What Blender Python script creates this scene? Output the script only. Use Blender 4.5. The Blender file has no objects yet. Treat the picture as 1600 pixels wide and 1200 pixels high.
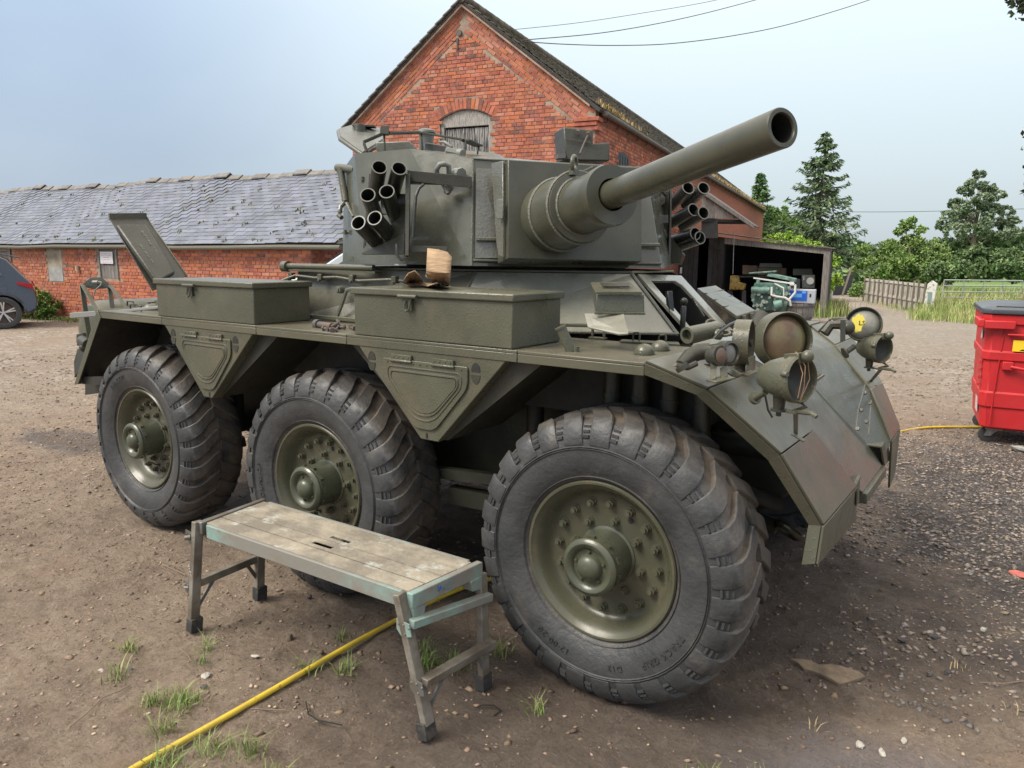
import bpy, math, random
import numpy as np
from mathutils import Vector, Matrix
rad = math.radians
scene = bpy.context.scene
COL = scene.collection
random.seed(7); RNG = np.random.default_rng(11)

# ------------------------------------------------------------ camera
cam_data = bpy.data.cameras.new('camera'); cam = bpy.data.objects.new('camera', cam_data); COL.objects.link(cam)
cam_data.sensor_fit = 'HORIZONTAL'; cam_data.sensor_width = 36.0
cam_data.lens = 36.0 * 1152.94 / 1600.0
cam_data.clip_start = 0.05; cam_data.clip_end = 3000
yaw, pitch, roll = rad(124.692), rad(-9.799), rad(0.54)
fw = Vector((math.cos(yaw)*math.cos(pitch), math.sin(yaw)*math.cos(pitch), math.sin(pitch)))
rt = Vector((math.sin(yaw), -math.cos(yaw), 0)); up = rt.cross(fw)
rt2 = rt*math.cos(roll) + up*math.sin(roll); up2 = -rt*math.sin(roll) + up*math.cos(roll)
M = Matrix((rt2, up2, -fw)).transposed().to_4x4(); M.translation = Vector((2.705, -3.481, 1.638))
cam.matrix_world = M
scene.camera = cam

# ------------------------------------------------------------ world and sun
SUN_EL, SUN_AZ = 48.0, 236.0            # degrees; azimuth is the maths angle from +X
world = bpy.data.worlds.new('World'); scene.world = world; world.use_nodes = True
wn = world.node_tree; wn.nodes.clear()
def W(t, **k):
    n = wn.nodes.new(t)
    for a, b in k.items(): setattr(n, a, b)
    return n
sky = W('ShaderNodeTexSky', sky_type='NISHITA', sun_disc=False)
sky.sun_elevation = rad(SUN_EL); sky.sun_rotation = rad(90.0 - SUN_AZ)
sky.air_density = 1.0; sky.dust_density = 3.0; sky.ozone_density = 1.5
wo = W('ShaderNodeOutputWorld'); bg = W('ShaderNodeBackground'); bg.inputs['Strength'].default_value = 0.13
tc = W('ShaderNodeTexCoord')
mp = W('ShaderNodeMapping'); mp.inputs['Scale'].default_value = (1.0, 1.0, 2.2)
nz = W('ShaderNodeTexNoise'); nz.inputs['Scale'].default_value = 1.3; nz.inputs['Detail'].default_value = 6.0; nz.inputs['Roughness'].default_value = 0.42
cr = W('ShaderNodeValToRGB')
cr.color_ramp.elements[0].position = 0.40; cr.color_ramp.elements[0].color = (0.84, 1.06, 1.36, 1)
cr.color_ramp.elements[1].position = 0.60; cr.color_ramp.elements[1].color = (1.14, 1.36, 1.62, 1)
# a bright patch of thin cloud
dn = W('ShaderNodeVectorMath', operation='DOT_PRODUCT')
sd = Vector((math.cos(rad(SUN_AZ))*math.cos(rad(SUN_EL)), math.sin(rad(SUN_AZ))*math.cos(rad(SUN_EL)), math.sin(rad(SUN_EL))))
dn.inputs[1].default_value = (-0.201, 0.944, 0.261)   # the brightest patch of cloud
mr = W('ShaderNodeMapRange'); mr.inputs['From Min'].default_value = 0.62; mr.inputs['From Max'].default_value = 1.0
mr.inputs['To Min'].default_value = 0.0; mr.inputs['To Max'].default_value = 1.0; mr.interpolation_type = 'SMOOTHSTEP'
mg = W('ShaderNodeMixRGB'); mg.blend_type = 'MIX'; mg.inputs[2].default_value = (1.50, 1.72, 1.82, 1)
mx = W('ShaderNodeMixRGB'); mx.inputs[0].default_value = 0.95
L = wn.links.new
L(tc.outputs['Generated'], mp.inputs[0]); L(mp.outputs[0], nz.inputs['Vector']); L(nz.outputs[0], cr.inputs[0])
L(tc.outputs['Generated'], dn.inputs[0]); L(dn.outputs['Value'], mr.inputs['Value'])
L(mr.outputs[0], mg.inputs[0]); L(cr.outputs[0], mg.inputs[1])
# an overcast sky is brighter overhead than at the horizon
sz = W('ShaderNodeSeparateXYZ'); L(tc.outputs['Generated'], sz.inputs[0])
ze = W('ShaderNodeMapRange'); ze.inputs['From Min'].default_value = 0.0; ze.inputs['From Max'].default_value = 1.0; ze.inputs['To Min'].default_value = 1.0; ze.inputs['To Max'].default_value = 3.3; L(sz.outputs['Z'], ze.inputs['Value'])
zm = W('ShaderNodeVectorMath', operation='SCALE'); L(mg.outputs[0], zm.inputs[0]); L(ze.outputs[0], zm.inputs['Scale'])
L(sky.outputs[0], mx.inputs[1]); # unseen overhead sky tinted warm to warm the light; low cloud keeps its blue
hv = W('ShaderNodeMixRGB'); hv.inputs[2].default_value = (1.95, 1.74, 1.50, 1)
hz_ = W('ShaderNodeMapRange'); hz_.inputs['From Min'].default_value = 0.28; hz_.inputs['From Max'].default_value = 0.75; hz_.inputs['To Max'].default_value = 0.85; L(sz.outputs['Z'], hz_.inputs['Value'])
L(hz_.outputs[0], hv.inputs[0]); L(mg.outputs[0], hv.inputs[1]); L(hv.outputs[0], zm.inputs[0])
L(zm.outputs[0], mx.inputs[2]); L(mx.outputs[0], bg.inputs[0]); L(bg.outputs[0], wo.inputs[0])
sl = bpy.data.lights.new('sun', 'SUN'); sl.energy = 1.5; sl.angle = rad(28); sl.color = (1.0, 0.93, 0.82)
so = bpy.data.objects.new('sun', sl); COL.objects.link(so)
so.rotation_euler = (-sd).to_track_quat('-Z', 'Y').to_euler()
scene.render.engine = 'CYCLES'
vs = scene.view_settings; vs.view_transform = 'Standard'; vs.look = 'None'; vs.exposure = 1.5; vs.gamma = 1.0
try: vs.use_curve_mapping = False
except Exception: pass
scene.cycles.max_bounces = 6; scene.cycles.diffuse_bounces = 3; scene.cycles.transparent_max_bounces = 8

# ------------------------------------------------------------ materials
def mat(name, col, rough=0.6, metal=0.0, col2=None, scale=6.0, detail=6.0, lo=0.4, hi=0.62, bump=0.0, bscale=60.0, bdist=0.01,
        dirt=None, dscale=3.0, dlo=0.5, dhi=0.7, island=0.0, stretch=(1,1,1), spec=0.5, coat=0.0, top=None, topamt=0.5, emit=None, trans=0.0, drops=0.0, updrops=False, objrand=0.0, sheen=None):
    m = bpy.data.materials.new(name); m.use_nodes = True
    nt = m.node_tree; N = nt.nodes; K = nt.links.new; b = N['Principled BSDF']
    b.inputs['Roughness'].default_value = rough; b.inputs['Metallic'].default_value = metal
    b.inputs['Specular IOR Level'].default_value = spec
    b.inputs['Coat Weight'].default_value = coat
    b.inputs['Transmission Weight'].default_value = trans
    def n(t, **k):
        x = N.new(t)
        for a, v in k.items(): setattr(x, a, v)
        return x
    geo = n('ShaderNodeNewGeometry')
    mpn = n('ShaderNodeMapping'); mpn.inputs['Scale'].default_value = stretch; K(geo.outputs['Position'], mpn.inputs[0])
    c = None
    rgb = n('ShaderNodeRGB'); rgb.outputs[0].default_value = (*col, 1); c = rgb.outputs[0]
    def noise(s, d=6.0, v=None, r=0.6):
        x = n('ShaderNodeTexNoise'); x.inputs['Scale'].default_value = s; x.inputs['Detail'].default_value = d; x.inputs['Roughness'].default_value = r
        K(v or mpn.outputs[0], x.inputs['Vector']); return x.outputs[0]
    def ramp(v, lo, hi):
        x = n('ShaderNodeMapRange'); x.inputs['From Min'].default_value = lo; x.inputs['From Max'].default_value = hi; K(v, x.inputs['Value']); return x.outputs[0]
    def mix(f, a, bb, bt='MIX'):
        x = n('ShaderNodeMixRGB', blend_type=bt)
        if isinstance(f, float): x.inputs[0].default_value = f
        else: K(f, x.inputs[0])
        K(a, x.inputs[1])
        if isinstance(bb, tuple): x.inputs[2].default_value = (*bb, 1)
        else: K(bb, x.inputs[2])
        return x.outputs[0]
    def math_(op, a, bb):
        x = n('ShaderNodeMath', operation=op)
        for i, q in enumerate((a, bb)):
            if isinstance(q, (int, float)): x.inputs[i].default_value = q
            else: K(q, x.inputs[i])
        return x.outputs[0]
    if col2: c = mix(ramp(noise(scale, detail), lo, hi), c, col2)
    if island or objrand:
        oi = n('ShaderNodeObjectInfo')
        rr = math_('FRACT', math_('ADD', geo.outputs['Random Per Island'], oi.outputs['Random']), 0)
        amt = island or objrand
        hs = n('ShaderNodeHueSaturation')
        v = math_('ADD', math_('MULTIPLY', rr, 2*amt), 1.0-amt); K(v, hs.inputs['Value'])
        r2 = math_('FRACT', math_('MULTIPLY', rr, 7.31), 0)
        K(math_('ADD', math_('MULTIPLY', r2, 0.05*amt*2), 0.5-0.05*amt), hs.inputs['Hue'])
        K(math_('ADD', math_('MULTIPLY', r2, 0.8*amt), 1.0-0.4*amt), hs.inputs['Saturation'])
        K(c, hs.inputs['Color']); c = hs.outputs[0]
    if dirt: c = mix(ramp(noise(dscale, 8.0, geo.outputs['Position'], 0.7), dlo, dhi), c, dirt)
    if top:     # dust that settled on faces that look up
        sx = n('ShaderNodeSeparateXYZ'); K(geo.outputs['True Normal'], sx.inputs[0])
        f = math_('MULTIPLY', ramp(sx.outputs['Z'], 0.25, 0.95), math_('MULTIPLY', ramp(noise(5.0, 8.0, geo.outputs['Position'], 0.75), 0.3, 0.7), topamt))
        c = mix(f, c, top)
    K(c, b.inputs['Base Color'])
    # uneven gloss
    rn = n('ShaderNodeMapRange'); rn.inputs['To Min'].default_value = max(0.02, rough-0.1); rn.inputs['To Max'].default_value = min(1.0, rough+0.12)
    rn.inputs['From Min'].default_value = 0.3; rn.inputs['From Max'].default_value = 0.7
    K(noise(9.0, 5.0, geo.outputs['Position']), rn.inputs['Value']); K(rn.outputs[0], b.inputs['Roughness'])
    hgt = None
    if bump:
        bp_ = n('ShaderNodeBump'); bp_.inputs['Strength'].default_value = bump; bp_.inputs['Distance'].default_value = bdist
        K(noise(bscale, 5.0), bp_.inputs['Height']); hgt = bp_
        K(bp_.outputs[0], b.inputs['Normal'])
    if drops:
        vo = n('ShaderNodeTexVoronoi'); vo.inputs['Scale'].default_value = 75.0; K(geo.outputs['Position'], vo.inputs['Vector'])
        dd = n('ShaderNodeMapRange'); dd.inputs['From Min'].default_value = 0.12; dd.inputs['From Max'].default_value = 0.34
        dd.inputs['To Min'].default_value = 1.0; dd.inputs['To Max'].default_value = 0.0; K(vo.outputs['Distance'], dd.inputs['Value'])
        b2 = n('ShaderNodeBump'); b2.inputs['Strength'].default_value = drops; b2.inputs['Distance'].default_value = 0.004
        K(dd.outputs[0], b2.inputs['Height'])
        if hgt: K(hgt.outputs[0], b2.inputs['Normal'])
        K(b2.outputs[0], b.inputs['Normal'])
    if emit:
        b.inputs['Emission Color'].default_value = (*emit, 1); b.inputs['Emission Strength'].default_value = 1
    return m

DUST = (0.17, 0.13, 0.09)
MT = {}
MT['paint'] = mat('olive_paint', (0.064, 0.068, 0.047), 0.31, col2=(0.086, 0.088, 0.062), scale=3.0, bump=0.18, bscale=90, bdist=0.004, top=(0.165, 0.15, 0.105), topamt=0.55, dirt=(0.115, 0.098, 0.068), dscale=3.5, dlo=0.50, dhi=0.78, drops=0.25)
MT['rough_paint'] = mat('rough_cast_olive_paint', (0.118, 0.118, 0.094), 0.24, col2=(0.095, 0.095, 0.075), scale=4.0, coat=0.5, spec=0.8, bump=0.55, bscale=75, bdist=0.006, top=(0.13, 0.13, 0.10), topamt=0.3)
MT['gun'] = mat('gun_olive_paint', (0.056, 0.057, 0.040), 0.30, col2=(0.072, 0.072, 0.051), scale=5.0, bump=0.12, bscale=50, bdist=0.003, stretch=(1,1,1))
MT['turret'] = mat('turret_brushed_paint', (0.072, 0.076, 0.058), 0.22, col2=(0.094, 0.096, 0.074), scale=2.2, coat=0.25, bump=0.10, bscale=14, bdist=0.008, stretch=(1, 1, 1), dirt=(0.105, 0.095, 0.07), dscale=4.0, dlo=0.58, dhi=0.8)
MT['weld'] = mat('weld_bead', (0.12, 0.125, 0.10), 0.35, bump=0.9, bscale=120, bdist=0.006)
MT['dusty'] = mat('dusty_olive_paint', (0.074, 0.074, 0.051), 0.34, col2=(0.108, 0.102, 0.070), scale=2.6, lo=0.35, hi=0.75, bump=0.2, bscale=90, bdist=0.003, top=(0.165, 0.148, 0.108), topamt=0.7)
MT['dark'] = mat('shaded_underside_black', (0.016, 0.017, 0.016), 0.6, col2=(0.03, 0.028, 0.022), scale=6, bump=0.3, bscale=40)  # near-black for underside parts, their shade put into the colour
MT['darkpaint'] = mat('dark_olive_paint', (0.028, 0.030, 0.022), 0.42, col2=(0.040, 0.040, 0.030), scale=4, bump=0.2, bscale=60)  # darker tone of the olive paint
MT['wheelpaint'] = mat('wheel_olive_paint', (0.066, 0.067, 0.044), 0.30, col2=(0.080, 0.078, 0.052), scale=5, bump=0.10, bscale=70, bdist=0.003, dirt=(0.15, 0.12, 0.08), dscale=5, dlo=0.56, dhi=0.8)
MT['rubber'] = mat('tyre_rubber', (0.033, 0.035, 0.037), 0.5, col2=(0.058, 0.060, 0.062), scale=7, lo=0.35, hi=0.7, bump=0.7, bscale=38, bdist=0.006, dirt=(0.100, 0.092, 0.080), dscale=7.0, dlo=0.58, dhi=0.76)
MT['mudrubber'] = mat('muddy_tread_rubber', (0.05, 0.047, 0.043), 0.75, col2=(0.135, 0.108, 0.080), scale=9, lo=0.38, hi=0.6, bump=0.7, bscale=50, bdist=0.008)
MT['black'] = mat('black_bore', (0.01, 0.01, 0.01), 0.6)
MT['steel'] = mat('bare_steel', (0.35, 0.35, 0.34), 0.35, metal=0.8, col2=(0.2, 0.18, 0.16), scale=12)
MT['tubeblack'] = mat('launcher_black_paint', (0.022, 0.024, 0.021), 0.3, bump=0.1, bscale=60)
MT['primer'] = mat('red_oxide_primer', (0.13, 0.080, 0.055), 0.55, col2=(0.09, 0.07, 0.05), scale=20)
MT['glass'] = mat('dark_lamp_glass', (0.03, 0.035, 0.04), 0.08, spec=0.8)
MT['palelens'] = mat('pale_glass', (0.55, 0.56, 0.5), 0.2)
MT['yellowpaint'] = mat('yellow_chalk', (0.55, 0.47, 0.07), 0.8)
MT['cardboard'] = mat('corrugated_cardboard', (0.40, 0.28, 0.175), 0.9, col2=(0.30, 0.205, 0.125), scale=16, stretch=(1,1,6), bump=0.6, bscale=22)
MT['wood'] = mat('weathered_grey_wood', (0.26, 0.24, 0.22), 0.85, col2=(0.13, 0.12, 0.11), scale=9, stretch=(6,6,0.5), lo=0.38, hi=0.62, bump=0.8, bscale=30, bdist=0.01, objrand=0.2)
MT['darkwood'] = mat('tarred_dark_wood', (0.055, 0.052, 0.05), 0.85, col2=(0.03, 0.03, 0.03), scale=9, stretch=(5,5,0.6), bump=0.6, bscale=30, objrand=0.3)
MT['blackboard'] = mat('near_black_boards', (0.012, 0.012, 0.013), 0.9, objrand=0.3)  # one near-black tone for rear wall and soffit boards
MT['mortar'] = mat('lime_mortar', (0.34, 0.27, 0.21), 0.95, col2=(0.24, 0.17, 0.13), scale=4, bump=0.6, bscale=40)
MT['glassy'] = mat('window_glass', (0.04, 0.05, 0.06), 0.05, spec=0.8)
MT['rope'] = mat('orange_twine', (0.34, 0.21, 0.12), 0.8)
MT['iron'] = mat('grey_iron', (0.07, 0.07, 0.07), 0.6, col2=(0.12, 0.08, 0.06), scale=10)

# ------------------------------------------------------------ mesh builder
class MB:
    def __init__(s): s.v = []; s.f = []; s.mi = []; s.cur = 0
    def add(s, vs_, fs):
        o = len(s.v); s.v += [tuple(map(float, p)) for p in vs_]
        for f in fs: s.f.append(tuple(i+o for i in f)); s.mi.append(s.cur)
        return s
    def hexa(s, p):     # 4 bottom, 4 top, same order
        return s.add(p, [(3,2,1,0),(4,5,6,7),(0,1,5,4),(1,2,6,5),(2,3,7,6),(3,0,4,7)])
    def box(s, c, d, R=None):
        h = Vector(d)/2; P = []
        for z in (-1,1):
            for x, y in ((-1,-1),(1,-1),(1,1),(-1,1)):
                q = Vector((x*h.x, y*h.y, z*h.z))
                if R is not None: q = R @ q
                P.append(Vector(c)+q)
        return s.hexa(P)
    def span(s, x0, x1, y0, y1, z0, z1): return s.box(((x0+x1)/2,(y0+y1)/2,(z0+z1)/2),(abs(x1-x0),abs(y1-y0),abs(z1-z0)))
    def prism(s, poly, vec):
        n = len(poly); vec = Vector(vec)
        a = [Vector(p) for p in poly]
        nrm = Vector((0,0,0))
        for i in range(n): nrm += a[i].cross(a[(i+1) % n])
        if nrm.dot(vec) > 0: a = a[::-1]
        b = [p+vec for p in a]
        return s.add(a+b, [tuple(range(n)), tuple(range(2*n-1, n-1, -1))] + [((i+1) % n, i, n+i, n+(i+1) % n) for i in range(n)])
    def slab(s, quad, t):       # polygon with thickness t along its normal (negative side)
        a = [Vector(p) for p in quad]; nrm = Vector((0,0,0))
        for i in range(len(a)): nrm += a[i].cross(a[(i+1) % len(a)])
        return s.prism(quad, -nrm.normalized()*t)
    def beam(s, p0, p1, w, h, upv=(0,0,1)):
        p0, p1 = Vector(p0), Vector(p1); d = (p1-p0).normalized(); u = Vector(upv)
        sd_ = d.cross(u)
        if sd_.length < 1e-4: sd_ = d.cross(Vector((1,0,0)))
        sd_.normalize(); u = sd_.cross(d)
        P = []
        for q in (p0, p1):
            for a, b in ((-1,-1),(1,-1),(1,1),(-1,1)): P.append(q+sd_*(a*w/2)+u*(b*h/2))
        return s.hexa(P)
    def cyl(s, p0, p1, r0, r1=None, n=20, caps=True):
        if r1 is None: r1 = r0
        p0, p1 = Vector(p0), Vector(p1); d = (p1-p0).normalized()
        a = d.orthogonal().normalized(); b = d.cross(a)
        P = [p0+(a*math.cos(t)+b*math.sin(t))*r0 for t in [2*math.pi*i/n for i in range(n)]] + [p1+(a*math.cos(t)+b*math.sin(t))*r1 for t in [2*math.pi*i/n for i in range(n)]]
        F = [(i, (i+1) % n, n+(i+1) % n, n+i) for i in range(n)]
        if caps: F += [tuple(range(n-1, -1, -1)), tuple(range(n, 2*n))]
        return s.add(P, F)
    def lathe(s, prof, org, axis, n=32, closed=False):   # prof: (radius, height)
        d = Vector(axis).normalized(); a = d.orthogonal().normalized(); b = d.cross(a); o = Vector(org)
        P = []; m = len(prof)
        for r, h in prof:
            for i in range(n):
                t = 2*math.pi*i/n; P.append(o+d*h+(a*math.cos(t)+b*math.sin(t))*max(r, 1e-5))
        F = []
        for j in range(m if closed else m-1):
            k = (j+1) % m
            for i in range(n): F.append((j*n+i, j*n+(i+1) % n, k*n+(i+1) % n, k*n+i))
        return s.add(P, F)
    def tube(s, pts, r, n=8, caps=True):
        pts = [Vector(p) for p in pts]; P = []; m = len(pts)
        t0 = (pts[1]-pts[0]).normalized(); a = t0.orthogonal().normalized()
        rs = r if isinstance(r, (list, tuple)) else [r]*m
        for k, p in enumerate(pts):
            t = (pts[min(k+1, m-1)]-pts[max(k-1, 0)]).normalized()
            a = (a-t*a.dot(t)); a = a.normalized() if a.length > 1e-6 else t.orthogonal().normalized()
            b = t.cross(a)
            for i in range(n):
                q = 2*math.pi*i/n; P.append(p+(a*math.cos(q)+b*math.sin(q))*rs[k])
        F = [(k*n+i, k*n+(i+1) % n, (k+1)*n+(i+1) % n, (k+1)*n+i) for k in range(m-1) for i in range(n)]
        if caps: F += [tuple(range(n-1, -1, -1)), tuple(range((m-1)*n, m*n))]
        return s.add(P, F)
    def ring(s, p0, p1, ro, ri, n=24):     # open tube with wall
        L_ = (Vector(p1)-Vector(p0)).length
        return s.lathe([(ri,0),(ro,0),(ro,L_),(ri,L_)], p0, Vector(p1)-Vector(p0), n, closed=True)
    def ball(s, c, r, sc=(1,1,1), n=16, m=9, half=False):
        P = []; o = Vector(c); hh = m
        for j in range(hh):
            ph = (math.pi/2 if half else math.pi)*j/(hh-1)
            for i in range(n):
                t = 2*math.pi*i/n; P.append(o+Vector((r*sc[0]*math.sin(ph)*math.cos(t), r*sc[1]*math.sin(ph)*math.sin(t), r*sc[2]*math.cos(ph))))
        return s.add(P, [(j*n+i, (j+1)*n+i, (j+1)*n+(i+1) % n, j*n+(i+1) % n) for j in range(hh-1) for i in range(n)])
    def build(s, name, m, parent=None, bevel=0.0, smooth=True, ang=38, seg=2, org=None, label=None, cat=None, group=None, kind=None, loc=None):
        me = bpy.data.meshes.new(name)
        o = org if org is not None else ORG.get(parent.name, (0,0,0)) if parent else (0,0,0)
        vv = s.v
        if any(o): vv = [(p[0]-o[0], p[1]-o[1], p[2]-o[2]) for p in s.v]
        me.from_pydata(vv, [], s.f); me.validate()
        for mm in (m if isinstance(m, (list, tuple)) else [m]): me.materials.append(mm)
        if isinstance(m, (list, tuple)) and len(me.polygons) == len(s.mi): me.polygons.foreach_set('material_index', s.mi)
        if smooth:
            me.polygons.foreach_set('use_smooth', [True]*len(me.polygons))
            try: me.set_sharp_from_angle(angle=rad(ang))
            except Exception: pass
        me.update()
        ob = bpy.data.objects.new(name, me); COL.objects.link(ob)
        if parent: ob.parent = parent
        ORG[ob.name] = o
        if org is not None and not parent: ob.location = org
        if loc is not None: ob.location = loc
        if bevel:
            bm_ = ob.modifiers.new('bevel', 'BEVEL'); bm_.width = bevel; bm_.segments = seg; bm_.limit_method = 'ANGLE'; bm_.angle_limit = rad(35)
            bm_.harden_normals = False
        tag(ob, label, cat, group, kind)
        return ob
ORG = {}
def tag(o, label=None, cat=None, group=None, kind=None):
    if label: o['label'] = label
    if cat: o['category'] = cat
    if group: o['group'] = group
    if kind: o['kind'] = kind
    return o
def thing(name, label, cat, loc=(0,0,0), rotz=0.0, group=None, local=False):
    o = bpy.data.objects.new(name, None); COL.objects.link(o); o.empty_display_size = 0.2
    o.location = loc; o.rotation_euler = (0,0,rotz)
    ORG[o.name] = (0,0,0) if local else tuple(loc)
    return tag(o, label, cat, group)
def instance(src, name, parent, loc, rot=None, scale=None):
    o = bpy.data.objects.new(name, src); COL.objects.link(o)
    if parent:
        o.parent = parent; g = ORG.get(parent.name, (0,0,0)); loc = (loc[0]-g[0], loc[1]-g[1], loc[2]-g[2])
    o.location = loc
    if rot is not None: o.rotation_euler = rot
    if scale is not None: o.scale = scale
    return o
def mesh_of(mb, name, m, smooth=False):
    me = bpy.data.meshes.new(name); me.from_pydata(mb.v, [], mb.f)
    for mm in (m if isinstance(m, (list, tuple)) else [m]): me.materials.append(mm)
    if smooth:
        me.polygons.foreach_set('use_smooth', [True]*len(me.polygons))
        try: me.set_sharp_from_angle(angle=rad(38))
        except Exception: pass
    me.update(); return me
def np_mesh(name, V, F, m, parent=None, smooth=False, mi=None, **kw):
    """V (n,3), F (k,q) arrays"""
    me = bpy.data.meshes.new(name); k, q = F.shape
    o = ORG.get(parent.name, (0,0,0)) if parent else (0,0,0)
    me.vertices.add(len(V)); me.vertices.foreach_set('co', (V-np.array(o)).astype(np.float32).ravel())
    me.loops.add(k*q); me.loops.foreach_set('vertex_index', F.astype(np.int32).ravel())
    me.polygons.add(k); me.polygons.foreach_set('loop_start', np.arange(0, k*q, q, dtype=np.int32))
    try: me.polygons.foreach_set('loop_total', np.full(k, q, dtype=np.int32))
    except Exception: pass
    for mm in (m if isinstance(m, (list, tuple)) else [m]): me.materials.append(mm)
    if mi is not None: me.polygons.foreach_set('material_index', mi.astype(np.int32))
    if smooth: me.polygons.foreach_set('use_smooth', np.ones(k, dtype=bool))
    me.update(calc_edges=True); me.validate()
    ob = bpy.data.objects.new(name, me); COL.objects.link(ob)
    if parent: ob.parent = parent
    ORG[ob.name] = o
    return tag(ob, kw.get('label'), kw.get('cat'), kw.get('group'), kw.get('kind'))
def text_mesh(body, size, depth=0.001, align='CENTER', spacing=1.0):
    cu = bpy.data.curves.new('t', 'FONT'); cu.body = body; cu.size = size; cu.extrude = depth; cu.align_x = align; cu.align_y = 'CENTER'; cu.resolution_u = 2; cu.space_character = spacing
    ob = bpy.data.objects.new('t', cu); COL.objects.link(ob)
    dg = bpy.context.evaluated_depsgraph_get(); dg.update()
    me = bpy.data.meshes.new_from_object(ob.evaluated_get(dg))
    V = [v.co.copy() for v in me.vertices]; F = [tuple(p.vertices) for p in me.polygons]
    bpy.data.objects.remove(ob); bpy.data.curves.remove(cu); bpy.data.meshes.remove(me)
    return V, F
def stroke_print(words, size, seed=1, th=0.0005, slant=0.0):
    """print too small or too faint to read in the photograph: rows of pen strokes grouped like words"""
    r = random.Random(seed); V = []; F = []; x = 0.0; adv = size*.62
    for wl in words:
        for _ in range(wl):
            n_ = r.randint(2, 3)
            for _k in range(n_):
                cx, cy = x+adv*r.uniform(.15,.75), size*r.uniform(-.18,.18); L_ = size*r.uniform(.22,.36); a = r.choice((0, math.pi/2, math.pi/2, .9, -.9))+slant
                dx, dy = math.cos(a)*L_*.5, math.sin(a)*L_*.5; nx, ny = -math.sin(a)*size*.055, math.cos(a)*size*.055; o = len(V)
                V += [Vector((cx-dx-nx,cy-dy-ny,th)), Vector((cx+dx-nx,cy+dy-ny,th)), Vector((cx+dx+nx,cy+dy+ny,th)), Vector((cx-dx+nx,cy-dy+ny,th))]; F.append((o,o+1,o+2,o+3))
            x += adv
        x += adv*.7
    for v in V: v.x -= x/2
    return V, F
def vnoise(x, y, s, seed=0):
    """smooth value noise on numpy arrays"""
    r = np.random.default_rng(seed); T = r.random((64, 64))
    X = x*s; Y = y*s; xi = np.floor(X).astype(int); yi = np.floor(Y).astype(int); fx = X-xi; fy = Y-yi
    fx = fx*fx*(3-2*fx); fy = fy*fy*(3-2*fy)
    g = lambda a, b: T[a % 64, b % 64]
    return (g(xi,yi)*(1-fx)+g(xi+1,yi)*fx)*(1-fy)+(g(xi,yi+1)*(1-fx)+g(xi+1,yi+1)*fx)*fy
# ============================================================ ground
GRASS_FAR = None
def axis(lo, hi, step, far, growth=1.13):
    a = list(np.arange(lo, hi+1e-6, step)); s = step; x = hi
    while x < far: s *= growth; x += s; a.append(x)
    s = step; x = lo; pre = []
    while x > -far: s *= growth; x -= s; pre.append(x)
    return np.array(pre[::-1]+a)
def ground_h(x, y):
    h = 0.020*(vnoise(x, y, 1.1, 1)-0.5)+0.016*(vnoise(x, y, 3.1, 2)-0.5)+0.012*(vnoise(x, y, 9, 3)-0.5)+0.008*(vnoise(x, y, 24, 4)-0.5)
    h += 0.035*np.clip(vnoise(x, y, 14, 5)-0.60, 0, 1)+0.016*np.clip(vnoise(x, y, 31, 6)-0.55, 0, 1)
    # shallow wheel ruts across the yard behind the vehicle
    for a, b, w in ((0.35, 0.9, 0.11), (0.35, 2.6, 0.13), (0.28, -3.1, 0.10)):
        d = (y - (a*(x+3)+b)); h -= 0.022*np.exp(-(d/w)**2)*(0.6+0.8*vnoise(x, y, 2.0, 9))*(x < -1.0)
    return h - 0.006
gx = axis(-5.2, 3.6, 0.024, 900); gy = axis(-3.2, 4.6, 0.024, 900)
GX, GY = np.meshgrid(gx, gy, indexing='ij'); rr_ = np.hypot(GX, GY)
GZ = ground_h(GX, GY)*np.clip(1.5-rr_/40, 0.0, 1)
V = np.stack([GX.ravel(), GY.ravel(), GZ.ravel()], 1)
nx_, ny_ = len(gx), len(gy); I = np.arange(nx_*ny_).reshape(nx_, ny_)
F = np.stack([I[:-1,:-1].ravel(), I[1:,:-1].ravel(), I[1:,1:].ravel(), I[:-1,1:].ravel()], 1)
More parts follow.
